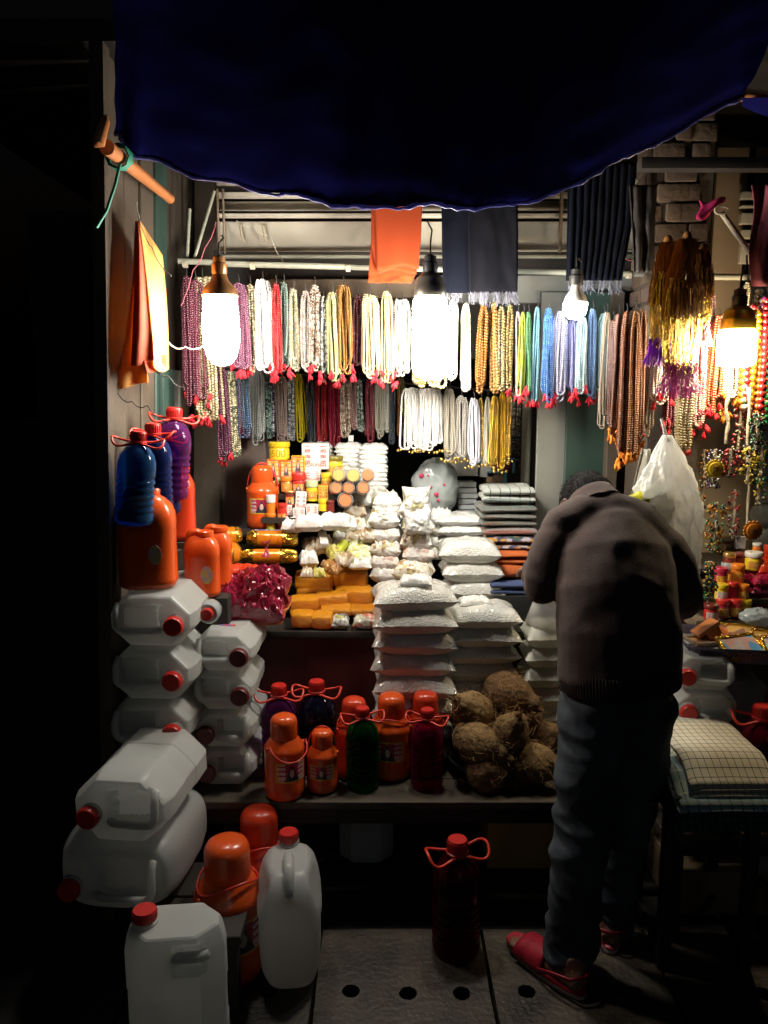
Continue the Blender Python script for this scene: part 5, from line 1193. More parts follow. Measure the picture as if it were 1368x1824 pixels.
def text_wrap(s, size, r, z, mat, parent):
    cu = bpy.data.curves.new('print', 'FONT'); cu.body = s; cu.size = size; cu.align_x = 'CENTER'; to = bpy.data.objects.new('print', cu); COL.objects.link(to)
    me = bpy.data.meshes.new_from_object(to.evaluated_get(bpy.context.evaluated_depsgraph_get())); bpy.data.objects.remove(to)
    for v in me.vertices: a = v.co.x/r-pi/2; zz = v.co.y; v.co = (r*cos(a), r*sin(a), zz+z)
    me.materials.append(mat); return obj('lettering', me, None, parent)
ty = jar(498,818,31,38,3.200,m_yel,m_yel,'wide yellow tub with orange lettering at the top left of the display',None,.3)
text_wrap('500', .042, .0455*(38*px2m(P(498,818,3.200))/2)/.0455*.962, .012, M('orange_print', (.62,.20,.01), .5), ty)
carton(487,850,32,23,3.160,m_lido,'red and orange box with a draped figure, left one under the yellow tub',m_boxpr)
carton(510,850,30,22,3.160,m_lido,'red and orange box with a draped figure, right one under the yellow tub',m_boxpr)
carton(531,843,31,24,3.160,m_yel,'orange and yellow box beside the white carton',m_boxpr)
carton(562,836,46,48,3.180,m_wht,'large white carton behind the jars',m_whpr)
jar(533,878,36,26,3.120,m_lidr,m_lidr,'red jar with a red lid in the middle of the display',m_boxpr,.34)
jar(511,876,28,22,3.120,m_tin,m_lido,'clear amber jar with an orange lid under the boxes',m_jarpr,.3)
jar(489,886,30,20,3.120,m_dkr,m_tin,'dark jar with a gold lid at the left edge of the display',m_jarpr,.2)
jar(497,866,16,16,3.140,m_dkr,m_gre,'small dark jar with a green lid under the figure box',None,.4)
jar(556,892,36,22,3.090,m_yel,m_gre,'yellow jar with a pale green lid',m_jarpr,.3)
carton(557,857,20,28,3.140,m_wht,'plain white box above the yellow jar',m_whpr)
jar(582,866,24,20,3.120,m_yel,m_yel,'yellow jar with a yellow lid left of the orange discs',m_jarpr,.35)
carton(576,892,28,18,3.080,m_lido,'small yellow orange box with dark print',m_jarpr)
jar(575,910,22,16,3.040,m_yel,m_yel,'little yellow jar in the lowest row of the display',None,.35)
jar(517,902,28,18,3.060,m_dkr,m_tin,'red tin with striped sides',m_boxpr,.12,'tin','tin')
carton(535,908,32,19,3.040,m_wht,'white box with red print tilted in the lower row',m_whpr,.2,tilt=.08)
carton(512,918,18,16,3.030,m_wht,'small white and red box at the left of the lower row',m_whpr)
carton(532,920,14,22,3.010,m_wht,'low white box with red print in the lower row',m_whpr)
carton(556,917,18,22,3.020,m_wht,'white box with dark print at the end of the lower row',m_whpr)
jar(503,942,46,18,3.020,m_lidr,m_lidr,'tall red tin behind the orange bottle',m_boxpr,.14,'tin','tin')
jar(483,944,30,18,3.010,m_lime,m_lido,'jar with a lime label right of the labelled flask',None,.2)
jar(483,915,34,17,3.020,m_lido,m_wht,'orange jar with a white nozzle lid above the lime label jar',None,.4)
jar(590,890,24,14,3.100,m_dkr,m_dkr,'dark maroon tin left of the orange discs',None,.2,'tin','tin')
jar(588,913,22,16,3.040,m_dkr,m_dkr,'dark maroon tin in the lowest row',None,.2,'tin','tin')
jar(596,852,40,32,3.220,m_yel,m_olive,'large yellow tin with a dark olive lid behind the orange discs',m_jarpr,.2,'tin','tin')
b = MB(); b.box((.0,0,0), (.3,.3,.02)); p = P(525, 852, 3.220); 
# stepped supports under the jars
for z_, Y0, Y1 in ((P(520, 920, 3.010).z, 2.980, 3.5), (P(520, 878, 3.120).z, 3.080, 3.5), (P(520, 851, 3.160).z, 3.145, 3.5)):
    b = MB(); x0, x1 = P(474, 900, 3.120).x, P(604, 900, 3.120).x; b.box(((x0+x1)/2, (Y0+Y1)/2, z_-.012), (x1-x0, Y1-Y0, .02)); tag(obj('display_step', b, m_dark), 'dark display step board ' + {2.980: 'under the lowest row of boxes', 3.080: 'under the middle red jar', 3.145: 'under the boxes with draped figures'}[Y0], 'shelf')
# rolls of orange discs in clear wrap
GD = 'clear wrapped rolls of orange discs'
dm = {'y': rings_mat('yellow_disc', (.70,.42,.12), (.55,.28,.08), 160), 'o': rings_mat('orange_disc', (.62,.22,.08), (.48,.13,.05), 160)}
for px, py, r, c, lab in ((603,846,12.5,'y','yellow disc roll at the left of the upper row'), (629,847,13,'y','pale yellow disc roll in the middle of the upper row'), (655,846,12,'o','orange disc roll at the right of the upper row'), (599,869,11.5,'o','orange disc roll at the left of the second row'), (621,869,11,'o','orange disc roll in the middle of the second row'), (647,869,12,'o','orange disc roll at the right of the second row'), (615,891,14,'o','single orange disc roll at the bottom, with a wide clear rim')):
    p = P(px, py, 3.06); s = px2m(p); rm = r*s; t = thing('disc_roll', lab, 'roll', p, (R(80), 0, rr(-.2,.2)), GD)
    b = MB(); b.lathe([(rm*.82,-.12),(rm*.84,.0),(rm*.80,.004)], 24); obj('discs', b, dm[c], t)
    b = MB(); b.lathe([(rm*.9,-.125),(rm,-.12),(rm*1.02,.004),(rm*.9,.008)], 24, caps=False); obj('wrap', b, m_poly, t)
b = MB(); b.box((P(626,880,3.2).x, 3.26, P(626,884,3.15).z-.05), (.15, .24, .02)); tag(obj('display_step', b, m_dark), 'dark display step board under the orange disc rolls', 'shelf')
# ruffled white packet towers
ruf = packet_set('white_packet', .125, .10, .030, m_bag_s, 3, ear=.5)
for x, Y, y0, y1, n, w in ((665,3.24,885,797,11,'right tower'), (622,3.28,850,795,7,'middle tower'), (568,3.30,832,795,5,'left tower')):
    for k in range(n):
        py = y0+(y1-y0)*k/n; p = P(x, py, Y); one('white_packet', ruf[k % 3], (p.x+rr(-.003,.003), Y+.05, p.z), 'ruffled white packet, %s from the top of the %s at the back' % ({0:'first'}.get(n-1-k, ordn[min(11, n-1-k)]), w) if n-1-k else 'ruffled white packet topping the %s at the back' % w, 'packet', 'ruffled white packets in towers', rr(-.08,.08)+pi*(k % 2))
b = MB(); b.box((P(640,885,3.4).x, 3.42, .95), (.28, .18, .02)); 
tg = uv_quad('price_card', .022, .025, m_wht, None, P(625, 786, 3.35)); tag(tg, 'small blank white card hanging below the crimson necklaces', 'card')
md = tg.modifiers.new('thick', 'SOLIDIFY'); md.thickness = .001
# display base under the back goods
b = MB(); b.box((P(560,900,3.3).x+.05, 3.36, .96), (.62, .28, .30)); tag(obj('display_block', b, m_dark), 'dark block under the rear display', 'stand')
# ------------------------------------------------------------------ big spotted bag, cartons and folded cloths further in
c = P(775, 868, 3.24)
b = MB(); b.ball((0,0,0), (.098,.08,.125), 44, 34, fn=lambda d: .98+.10*nz(d, 2.2, 4)+.07*(1-2*abs(nz(d, 2.6, 9)))+.03*nz(d,9,3)+(.0 if d.z < .5 else -.12*(d.z-.5)))
t = thing('plastic_bag', 'big cloudy plastic bag with red specks behind the white packets', 'bag', c); obj('film', b, m_poly_dull, t, smooth=180)
for dx, dz, r in ((-.055,.055,.012),(-.03,.058,.006),(-.045,-.01,.010),(-.055,-.03,.010),(.0,-.02,.011),(-.02,.01,.006),(.008,-.045,.007),(-.03,-.032,.005),(.03,.02,.006)):
    b = MB(); b.ball((dx*1.1, -.084*sqrt(max(.1, 1-(dx/.1)**2-(dz/.13)**2)), dz), (r*.9, r*.9, r*.9), 8, 6)
    obj('red_speck', b, bpy.data.materials.get('speck_red') or plain('speck_red', (.5,.02,.08)), t, smooth=180)
b = MB(); b.ball((.01,.01,-.01), (.075,.06,.10), 16, 12, fn=lambda d: 1+.1*nz(d, 2, 8)); obj('contents', b, M('pale_contents', (.38,.42,.42), .8, var=.3), t, smooth=180)
GC = 'thin grey cartons stacked behind the packets'
for k in range(8):
    p = P(833, 938-k*10.0, 3.32); b = MB(); b.box((0,.05,.011), (.082+rr(-.004,.004), .1, .0205)); tag(obj('carton', b, M('grey_carton', (.34,.38,.40), .6, col2=(.5,.53,.54), vs=14, rnd=.2) if k == 0 else bpy.data.materials['grey_carton'], loc=(p.x+rr(-.003,.003), 3.32, p.z), rot=(0,0,rr(-.05,.05)), bevel=.0015, seg=1), 'thin grey carton, %s from the bottom of the stack by the spotted bag' % ordn[k].replace('top', 'first'), 'carton', GC)
for px, py, w, h, mt, lab in ((826,848,50,36,M('pale_carton', (.42,.45,.46), .6, var=.2),'pale carton standing above the thin grey cartons'), (868,850,24,40,M('white_carton', (.45,.46,.44), .6, var=.2),'upright white carton with a dark mark beside the grey pole'), (884,872,34,30,M('kraft_carton', (.36,.24,.14), .7, var=.2),'kraft carton with a cyan edge behind the striped cloths'), (895,842,44,22,M('maroon_bundle', (.13,.02,.03), .7, var=.4, bump=1, bs=30),'maroon cloth bundle on top of the kraft carton')):
    p = P(px, py, 3.36); s = px2m(p); b = MB(); b.box((0, .06, h*s/2), (w*s, .12, h*s)); o = tag(obj('carton' if 'carton' in lab[:24] else 'cloth_bundle', b, mt, loc=(p.x, 3.36, p.z), bevel=.012 if 'bundle' in lab else .002), lab, 'carton' if 'carton' in lab[:24] else 'cloth')
    if 'upright' in lab: q = MB(); q.lathe([(.008,0),(.008,.001)], 14, Matrix.Translation((.002,-.0005,h*s*.7)) @ Matrix.Rotation(R(90), 4, 'X')); obj('dark_mark', q, m_black, o)
    if 'kraft' in lab: q = MB(); q.box((0,-.002,h*s+.004), (w*s*1.05,.03,.008)); q.box((w*s*.45,-.003,h*s*.5), (.012,.012,h*s)); obj('cyan_edge', q, plain('cyan_edge', (.10,.30,.38)), o)
b = MB(); b.box((P(835,940,3.4).x+.03, 3.45, P(835,940,3.32).z-.1), (.34, .24, .19)); tag(obj('back_stand', b, m_dark), 'dark stand under the cartons and the spotted bag', 'stand')
def folded(px, py, w, d, h, Y, mat, lab, n=2, rz=0, group='folded cloths by the man', sag=.004, name='folded_cloth', seed=0):
    p = P(px, py, Y); t = thing(name, lab, 'cloth', (p.x, Y, p.z), rz, group); lt = h/n
    for k in range(n):
        nn = 10; rg = []
        for j in range(13):
            y = d*(j/12); e = min(1, sin(min(1, j/2.0)*pi/2)+.02); sag_ = sag*sin(j*.8+k+seed)
            row = []
            for q in range(28):
                a = 2*pi*q/28; x = w/2*math.copysign(abs(cos(a))**.25, cos(a))*(1-.02*(k % 2)); z = lt/2*(.97+.03*e)*math.copysign(abs(sin(a))**.6, sin(a))*(.35+.65*e)
                row.append((x+.003*nz((x*20, y*20, k), 1, seed), y+.002*sin(x*40+k), lt*(k+.5)+z+sag_*cos(x*18+seed)*.8+.003*nz((x*12,y*9,k),1,seed)))
            rg.append(row)
        b = MB(); b.rings(rg); obj('fold', b, mat, t, smooth=180)
    return t
m_ck1 = check_cloth('white_green_check', (.36,.38,.35), (.03,.07,.06), (.2,.25,.24), 26, 60, .09)
m_str = check_cloth('grey_red_stripe', (.15,.17,.16), (.11,.13,.12), (.30,.09,.06), 30, 30, .12, (9, (.05,.09,.07)))
m_str2 = check_cloth('pink_grey_stripe', (.2,.18,.17), (.16,.15,.15), (.26,.11,.09), 30, 40, .2)
m_flor = cells('floral_cloth', [(.38,.18,.03),(.04,.04,.07),(.35,.30,.32),(.10,.08,.12),(.03,.06,.05)], 55, .8, 0, .1)
m_orc = M('orange_fold_cloth', (.45,.10,.02), .9, var=.3, vs=10, bump=.6, bs=50); m_blc = M('blue_fold_cloth', (.05,.075,.17), .9, var=.3, vs=10, bump=.4, bs=60)
for px, py, w, h, Y, mt, lab, n in ((908,897,.205,.058,2.98,m_ck1,'white cloth with dark green checks on top of the folded stack',2), (908,940,.215,.082,2.96,m_str,'red and green striped cloth under the white checked one',3), (910,956,.21,.032,2.95,m_str2,'pinkish grey striped cloth in the middle of the folded stack',1), (912,982,.21,.052,2.93,m_flor,'dark floral cloth below the striped ones',2), (912,1007,.15,.045,2.87,m_orc,'upper crumpled orange cloth in the folded stack',2), (908,1034,.14,.05,2.84,m_orc,'lower crumpled orange cloth in the folded stack',1), (912,1062,.16,.05,2.80,m_blc,'folded blue cloth at the bottom of the stack',2)):
    folded(px, py, w, .2, h, Y, mt, lab, n, rr(-.05,.05), seed=px+py)
# white plastic wrapped stack beside the man
p = P(968, 1320, 2.55)
t = thing('wrapped_stack', 'tall white stack of goods wrapped in plastic just left of the man', 'stack', (P(972, 1200, 2.6).x, 2.62, 0.36))
for k in range(7):
    b = MB(); b.add(*(lambda q: (q.v, q.f))(pillow(.15+.02*(k < 3), .16, .085, k+40, 16, 12, wr=.003, ear=.1))); obj('white_layer', b, M('dull_white_layer', (.70,.70,.62), .45, var=.12, trans=.35) if k == 0 else bpy.data.materials['dull_white_layer'], t, smooth=180, loc=(-.010*(6-k)*.6+rr(-.003,.003), 0, k*.072))
b = MB(); b.tube([(0,0,.50),(.01,0,.57),(.028,0,.66),(.03,0,.70)], [.075,.06,.03,.012], 14, ref=(1,0,0)); obj('gathered_top', b, m_poly, t, smooth=180)
# white carrier bag hanging on the pillar, yellow bag
c = P(1188, 775, 2.35)
def bagf(u, v):
    a = 2*pi*u; L = [(-.012,.014),(-.035,.045),(-.06,.068),(-.07,.09),(-.06,.10),(-.03,.106),(.0,.110),(.02,.112),(.035,.108)]
    q = v*(len(L)-1); i = min(int(q), len(L)-2); f = q-i; l = L[i][0]*(1-f)+L[i+1][0]*f; r_ = L[i][1]*(1-f)+L[i+1][1]*f
    cx = (l+r_)/2; rw = (r_-l)/2; fold = 1+.10*sin(a*5+v*3)+.08*sin(a*9-v*5)
    rg_ = lambda s_, o_: 1-2*abs(nz((cos(a)*s_, sin(a)*s_, v*s_*1.6), 1, o_))
    fold += (.34*rg_(1.6, 3)+.24*rg_(3.7, 8)+.08*rg_(8, 2)-.22)*sm(0,.25,v)
    return (cx+rw*cos(a)*fold, rw*.62*sin(a)*fold, -v*.43+.008*sin(a*3)*v)
t = thing('carrier_bag', 'white plastic carrier bag hanging behind the man and below the malas', 'bag', c)
b = MB(); b.grid(bagf, 90, 80); obj('film', b, M('white_film', (.84,.85,.84), .22, var=.08, trans=.6, bump=2.4, bs=52, coat=.8), t, smooth=180)
b = MB(); b.ball((-.022,-.030,-.215), (.044,.034,.050), 40, 30, fn=lambda d: .95+.16*(1-2*abs(nz(d, 1.7, 2)))+.08*(1-2*abs(nz(d, 4, 5)))); obj('bulge', b, M('white_lump', (.88,.87,.84), .25, var=.05, trans=.72, bump=2, bs=60, coat=.5), t, smooth=180)
b = MB(); b.tube([(-.02,0,.05),(-.004,0,.0),(0,0,-.02)], [.004,.006,.016], 8); obj('handle', b, m_poly, t, smooth=180)
c = P(1150, 800, 2.42)
b = MB(); b.grid(lambda u, v: c+Vector((-.012-.05*v+(.03+.075*v)*u, .02*sin(u*9+v*3), -.36*v)), 16, 16); o = tag(obj('plastic_sheet', b, M('grey_film', (.38,.36,.29), .35, var=.2, trans=.35, bump=1.4, bs=22, coat=.4), smooth=180), 'greyish plastic bag hanging left of the white carrier bag', 'bag'); md = o.modifiers.new('thick', 'SOLIDIFY'); md.thickness = .003
c = P(1143, 893, 2.33); b = MB(); b.ball(c, (.046,.03,.030), 14, 10, fn=lambda d: 1+.3*nz(d, 2.4, 6)); tag(obj('yellow_bag', b, M('yellow_film', (.72,.66,.05), .3, trans=.3, coat=.5, bump=1, bs=30), smooth=180), 'bright yellow plastic bag just above the man\'s right shoulder', 'bag')
# ------------------------------------------------------------------ right stall goods
GJ = 'red and yellow jars of the right stall'
for px, pb2, h, w, Y, bd, ld, pr2, lab in (
 (1266,1103,28,26,2.58,m_lidr,m_dkr,m_whpr,'red tub with a pale label at the left end of the shelf'), (1286,1098,32,24,2.62,m_mag,m_lidr,m_jarpr,'red jar with a yellow label in the front row'), (1308,1097,31,22,2.62,m_lidr,m_lidr,m_jarpr,'plain red jar with a side label in the front row'), (1327,1097,30,20,2.64,m_yel,m_yel,m_jarpr,'yellow jar at the right of the front row'),
 (1284,1067,28,24,2.64,m_yel,m_yel,m_whpr,'yellow lidded jar with a cream label in the second row'), (1304,1066,30,20,2.66,m_mag,m_lidr,None,'plain crimson jar in the second row'), (1322,1068,28,21,2.66,m_lido,m_lido,m_jarpr,'orange jar with a yellow label in the second row'),
 (1283,1040,30,24,2.68,m_mag,m_mag,m_jarpr,'magenta jar in the third row'), (1313,1036,32,24,2.70,m_lido,m_lido,m_jarpr,'orange lidded jar with a grey label in the third row'), (1341,1014,32,30,2.74,m_yel,m_wht,m_jarpr,'cream and yellow tub with a white lid on the top row'), (1342,1036,22,26,2.74,m_dkr,m_dkr,None,'ribbed dark red tin under the white lidded tub'),
 (1298,1012,28,22,2.76,m_dkr,m_tin,None,'dark brown jar at the left of the top row'), (1318,1008,24,22,2.78,m_dkr,m_dkr,None,'dark jar with a dark lid on the top row'), (1296,1040,38,26,2.74,m_dkr,m_poly_dull,m_jarpr,'tall dark red tin behind the magenta jar'), (1348,985,18,16,2.84,m_lido,m_wht,None,'small orange tub at the back'), (1366,1020,50,16,2.78,m_redo,m_redo,None,'tall red orange canister at the right edge')):
    jar(px, pb2, h, w, Y, bd, ld, lab, pr2, .28, group=GJ, name='jar')
for z_, Y0 in ((P(1300,1068,2.64).z, 2.625), (P(1300,1040,2.68).z, 2.675), (P(1300,1013,2.74).z, 2.735)):
    b = MB(); b.box((1.45, Y0+.17, z_-.01), (.75, .3, .016)); tag(obj('shelf_step', b, m_dark), 'dark step board under the %s row of the right stall jars' % {0: 'second', 1: 'third', 2: 'top'}[[2.625,2.675,2.735].index(Y0)], 'shelf')
carton(1320,978,22,16,2.86,M('grey_box', (.4,.4,.42), .6),'small grey box standing behind the top jars',None)
t = thing('carved_box', 'brown carved box behind the jars against the plaster', 'box', P(1305, 982, 2.95)); s = px2m(t.location)
b = MB(); b.box((0,.04,17*s/2), (34*s,.08,17*s)); obj('body', b, m_brown, t, bevel=.003); b = MB(); b.box((0,.04,18.5*s), (37*s,.09,3*s)); b.box((0,-.002,8*s), (26*s,.006,9*s)); obj('moulding', b, m_plank, t, bevel=.002)
rp = packet_set('red_packet', .13, .12, .045, m_crim, 2, wr=.004)
for k in range(4):
    p = P(1372, 1100-k*17, 2.66); one('red_packet', rp[k % 2], (p.x, 2.72, p.z), 'glossy crimson packet, %s of the stack at the right end of the shelf' % ('lowest','second','third','top')[k], 'packet', 'crimson packets at the right end', rr(-.1,.1))
p = P(1378, 1032, 2.7); one('red_packet', pillow(.10,.09,.06,3).mesh('red_packet', m_redo, 180), (p.x, 2.75, p.z), 'orange red packet on the crimson packets', 'packet', 'crimson packets at the right end')
p = P(1352, 1112, 2.5); b = MB(); b.ball((0,0,0), (.055,.04,.028), 30, 20, fn=lambda d: .9+.3*(1-2*abs(nz(d, 2.6, 7)))+.12*nz(d,7,1)); tag(obj('clear_packet', b, m_poly_dull, loc=p+Vector((.02,.05,.01)), smooth=180), 'crumpled clear packet of trinkets behind the framed pictures', 'packet')
for k in range(5):
    p = P(1356+rr(-6,14), 960-k*42, 2.95); b = MB(); b.ball((0,0,0), (.045,.03,.045), 24, 18, fn=lambda d: .95+.25*(1-2*abs(nz(d, 2.4, k)))); tag(obj('clear_packet', b, m_poly_dull, loc=p, smooth=180), 'glassy grey packet hanging at the right edge, %s of its string' % ordn[4-k], 'packet', 'glassy packets on a string')
# tray with framed pictures
tc = P(1330, 1175, 2.36); tz = P(1290, 1190, 2.32).z
t = thing('tray', 'dark slatted plastic tray of framed pictures with small yellow script', 'tray', (1.14+.04, 2.46, tz), -.12); tw, td, th_ = .40, .26, .052
m_tray = M('grey_violet_plastic', (.11,.10,.15), .4, var=.2); b = MB(); rg = []
for z, f in ((0,.82),(.004,.82),(th_,1.0),(th_+.004,1.03),(th_-.002,1.035)): rg.append([(math.copysign(abs(cos(a))**.3, cos(a))*tw/2*f, math.copysign(abs(sin(a))**.3, sin(a))*td/2*(f-.02*(1-f)), z) for a in [2*pi*k/48 for k in range(48)]])
b.rings(rg, caps=False); b.rings([rg[0], [(x*.02, y*.02, 0) for x, y, z in rg[0]]], caps=False); obj('shell', b, m_tray, t, smooth=60)
b = MB()
for k in range(5): b.box((-tw/2*(.87+.024*k)-.003, 0, .012+.009*k), (.004, td*.62, .004)); b.box((-tw*.36, -td/2*(.87+.024*k)-.003, .012+.009*k), (tw*.12, .004, .004))
obj('slats', b, m_tray, t)
b = MB()
rs = random.Random(4)
for row in range(4):
    x = -.10
    while x < -.02+.04*(row in (0,1)):
        pts = [(x+rs.uniform(0,.008), rs.uniform(-.003,.003)) for _ in range(4)]; z0 = .042-.009*row
        b.tube([(px_, -td/2*(.87+z0/th_*.13)-.007, z0+pz) for px_, pz in pts], .0009, 4); x += .010
obj('script', b, M('yellow_script', (.7,.45,.05), .5, col2=(.5,.1,.06), vs=30), t)
tM = t.matrix_basis.copy(); tM = Matrix.Translation(t.location) @ Matrix.Rotation(-.12, 4, 'Z')
m_pic = {n: cells(n, cs, 26, .3, .6, .02) for n, cs in (('blue_pink_picture', [(.10,.30,.55),(.5,.30,.28),(.45,.40,.42),(.12,.35,.6)]), ('pale_picture', [(.25,.5,.62),(.6,.4,.3),(.55,.5,.55),(.62,.45,.35)]), ('warm_picture', [(.55,.15,.05),(.6,.35,.1),(.25,.12,.08),(.5,.3,.3)]))}
for dx, dy, dz, w, h, pic, rx, ry, rz, lab, fm in (
 (-.02,-.06,.045,.13,.085,'blue_pink_picture',.5,-.06,.25,'framed picture with blue patch lying at the front of the tray',m_gold), (.11,-.055,.045,.12,.08,'pale_picture',.55,0,-.08,'gold framed pale picture at the front right of the tray',m_gold), (.02,.05,.055,.16,.08,'warm_picture',.35,.05,-.12,'framed red gold picture lying at the back of the tray',m_gold), (.06,0,.05,.05,.09,'warm_picture',.4,.1,-.35,'thin framed picture between the two front ones',m_gold), (-.12,0,.04,.12,.06,'warm_picture',.1,.1,.4,'wooden framed picture lying flat at the left of the tray',m_brown)):
    t2 = thing('framed_picture', lab, 'picture', tM @ Vector((dx, dy, dz)), (rx, ry, rz), 'framed pictures in the tray')
    b = MB()
    for cx, cy, sx_, sy_ in ((0,-h/2,w+.008,.010),(0,h/2,w+.008,.010),(-w/2,0,.010,h-.011),(w/2,0,.010,h-.011)): b.box((cx, cy, 0), (sx_, sy_, .012))
    obj('frame', b, fm, t2, bevel=.002, seg=1); b = MB(); b.box((0,0,-.001), (w-.009, h-.009, .003)); obj('picture', b, m_pic[pic], t2)
    for sx_ in (-1,1):
        if fm is m_gold: b = MB(); b.ball((sx_*w/2, h/2, .004), (.007,.007,.006), 8, 6); obj('corner_knob', b, m_tin, t2, smooth=180)
t2 = thing('wooden_box', 'small orange wood box tipped on its side at the left of the tray', 'box', tM @ Vector((-.11,.03,.075)), (0,-.55,.2)); b = MB(); b.box((0,0,0), (.085,.05,.014)); obj('lid', b, m_bamboo, t2, bevel=.002); b = MB(); b.box((.01,0,-.025), (.05,.045,.034)); obj('body', b, m_bamboo, t2, bevel=.002)
b = MB(); b.box((1.19, 2.5, tz-.016), (.42,.26,.028)); b2 = tag(obj('tray_stand', b, m_dark), 'dark board under the tray of framed pictures', 'shelf')
for sx_ in (-1, 1):
    b = MB(); b.box((1.19+sx_*.19, 2.6, tz/2-.016), (.03,.03,tz-.034)); obj('leg', b, m_dark, b2)
b = MB(); b.ball(P(1310,1235,2.55), (.10,.05,.09), 18, 12, fn=lambda d: 1+.18*nz(d, 2.6, 12)); tag(obj('clear_bag', b, m_poly_dim, smooth=180), 'crumpled clear bag below the tray behind the crimson bottle', 'bag')
# bead and flower hangings
def hanging(x, yt, yb, Y, lab, cols, kind, rad, n):
    c = P(x, yt, Y); s = px2m(c); L = (yb-yt)*s; t = thing('bead_hanging', lab, 'hanging', c, 0, 'bead and flower hangings of the right stall')
    b = MB(); b.tube([(0,0,.0), (.003,0,-L*.5), (0,0,-L)], .005, 6); obj('cord', b, m_rope, t)
    for ci, mt in enumerate(cols):
        b = MB()
        for k in range(n):
            a = rr(0, 2*pi); f = rr(.02, 1); rd = rad*(.5+.5*abs(sin(f*kind)))*s*rr(.6,1)
            M4 = Matrix.Translation((cos(a)*rd, sin(a)*rd*.6-.004, -L*f)) @ Euler((rr(0,6), rr(0,6), rr(0,6))).to_matrix().to_4x4()
            b.ball((0,0,0), (.008,.0045,.0035), 6, 4, M4)
        tag(obj('bead_cluster', b, mt, t, smooth=180), kind='stuff')
    return t
kb = bead_mat((.015,.015,.015)); yb_ = bead_mat((.70,.50,.04)); rb = bead_mat((.55,.03,.04)); gb = bead_mat((.03,.22,.08)); ob = bead_mat((.72,.24,.02)); cb_ = bead_mat((.6,.55,.42)); vb = bead_mat((.12,.06,.22))
hanging(1274, 800, 868, 2.6, 'black and yellow bead tuft over the yellow flower', [kb, cb_, vb], 9, 14, 26)
hanging(1302, 800, 848, 2.6, 'red and black petal cluster beside the yellow flower', [rb, kb, rb], 3, 20, 26)
hanging(1335, 795, 862, 2.58, 'yellow and black petal cluster by the hemp cord', [yb_, kb, yb_], 3, 20, 30)
hanging(1277, 895, 985, 2.58, 'looped black, yellow and orange bead garland on the cord', [kb, yb_, ob, gb, ob], 12, 20, 24)
hanging(1266, 1000, 1075, 2.5, 'dark bead garland with orange flowers beside the red tub', [kb, ob, yb_, gb, kb], 8, 14, 22)
hanging(1310, 872, 960, 2.85, 'dull red bead garland against the plaster left of the orange medallion', [rb, kb, cb_], 7, 12, 22)
hanging(1358, 780, 900, 2.75, 'green and yellow bead garland at the right edge beside the hemp cord', [gb, yb_, cb_], 9, 12, 26)
hanging(1255, 800, 905, 2.85, 'brown bead garland hanging in the dark beside the white carrier bag', [ob, kb, cb_], 7, 10, 22)
hanging(1322, 690, 800, 2.75, 'cream and red bead garland behind the hemp cords', [cb_, rb, cb_], 5, 14, 30)
hanging(1350, 735, 800, 2.6, 'dark leafy bead tuft under the multicoloured beads', [kb, gb, kb], 5, 16, 30)
for px, py, Y, r, lab, mt in ((1273,835,2.55,15,'round yellow woven flower hanging near the plaster', yb_), (1341,945,2.55,16,'orange round medallion above the white lidded tub', ob)):
    p = P(px, py, Y); s = px2m(p); t = thing('flower_medallion', lab, 'hanging', p, (R(90),0,0)); b = MB(); b.lathe([(r*s*.2,.012),(r*s*.75,.009),(r*s*.8,.004),(r*s,.003),(r*s,-.003)], 28); obj('disc', b, mt, t)
    b = MB()
    for k in range(16): a = 2*pi*k/16; b.ball((cos(a)*r*s, sin(a)*r*s, 0), (.005,.005,.004), 6, 4)
    obj('petals', b, mt, t, smooth=180)
    b = MB()
    for k in range(3): b.tube([(-.010,-.006+.006*k,.0125),(0,-.004+.006*k,.0135),(.010,-.006+.006*k,.0125)], .0016, 5)
    obj('carving', b, m_ink, t)
for px, y0, y1, Y, lab in ((1333,690,960,2.62,'long hemp cord hanging right of the yellow flower'), (1295,690,790,2.62,'short knotted hemp cord under the right bulb beads')):
    b = MB(); b.tube([P(px+2*sin(k), y0+(y1-y0)*k/12, Y) for k in range(13)], [.005+.0025*(k % 3 == 0) for k in range(13)], 7); tag(obj('hemp_cord', b, m_rope, smooth=180), lab, 'cord')
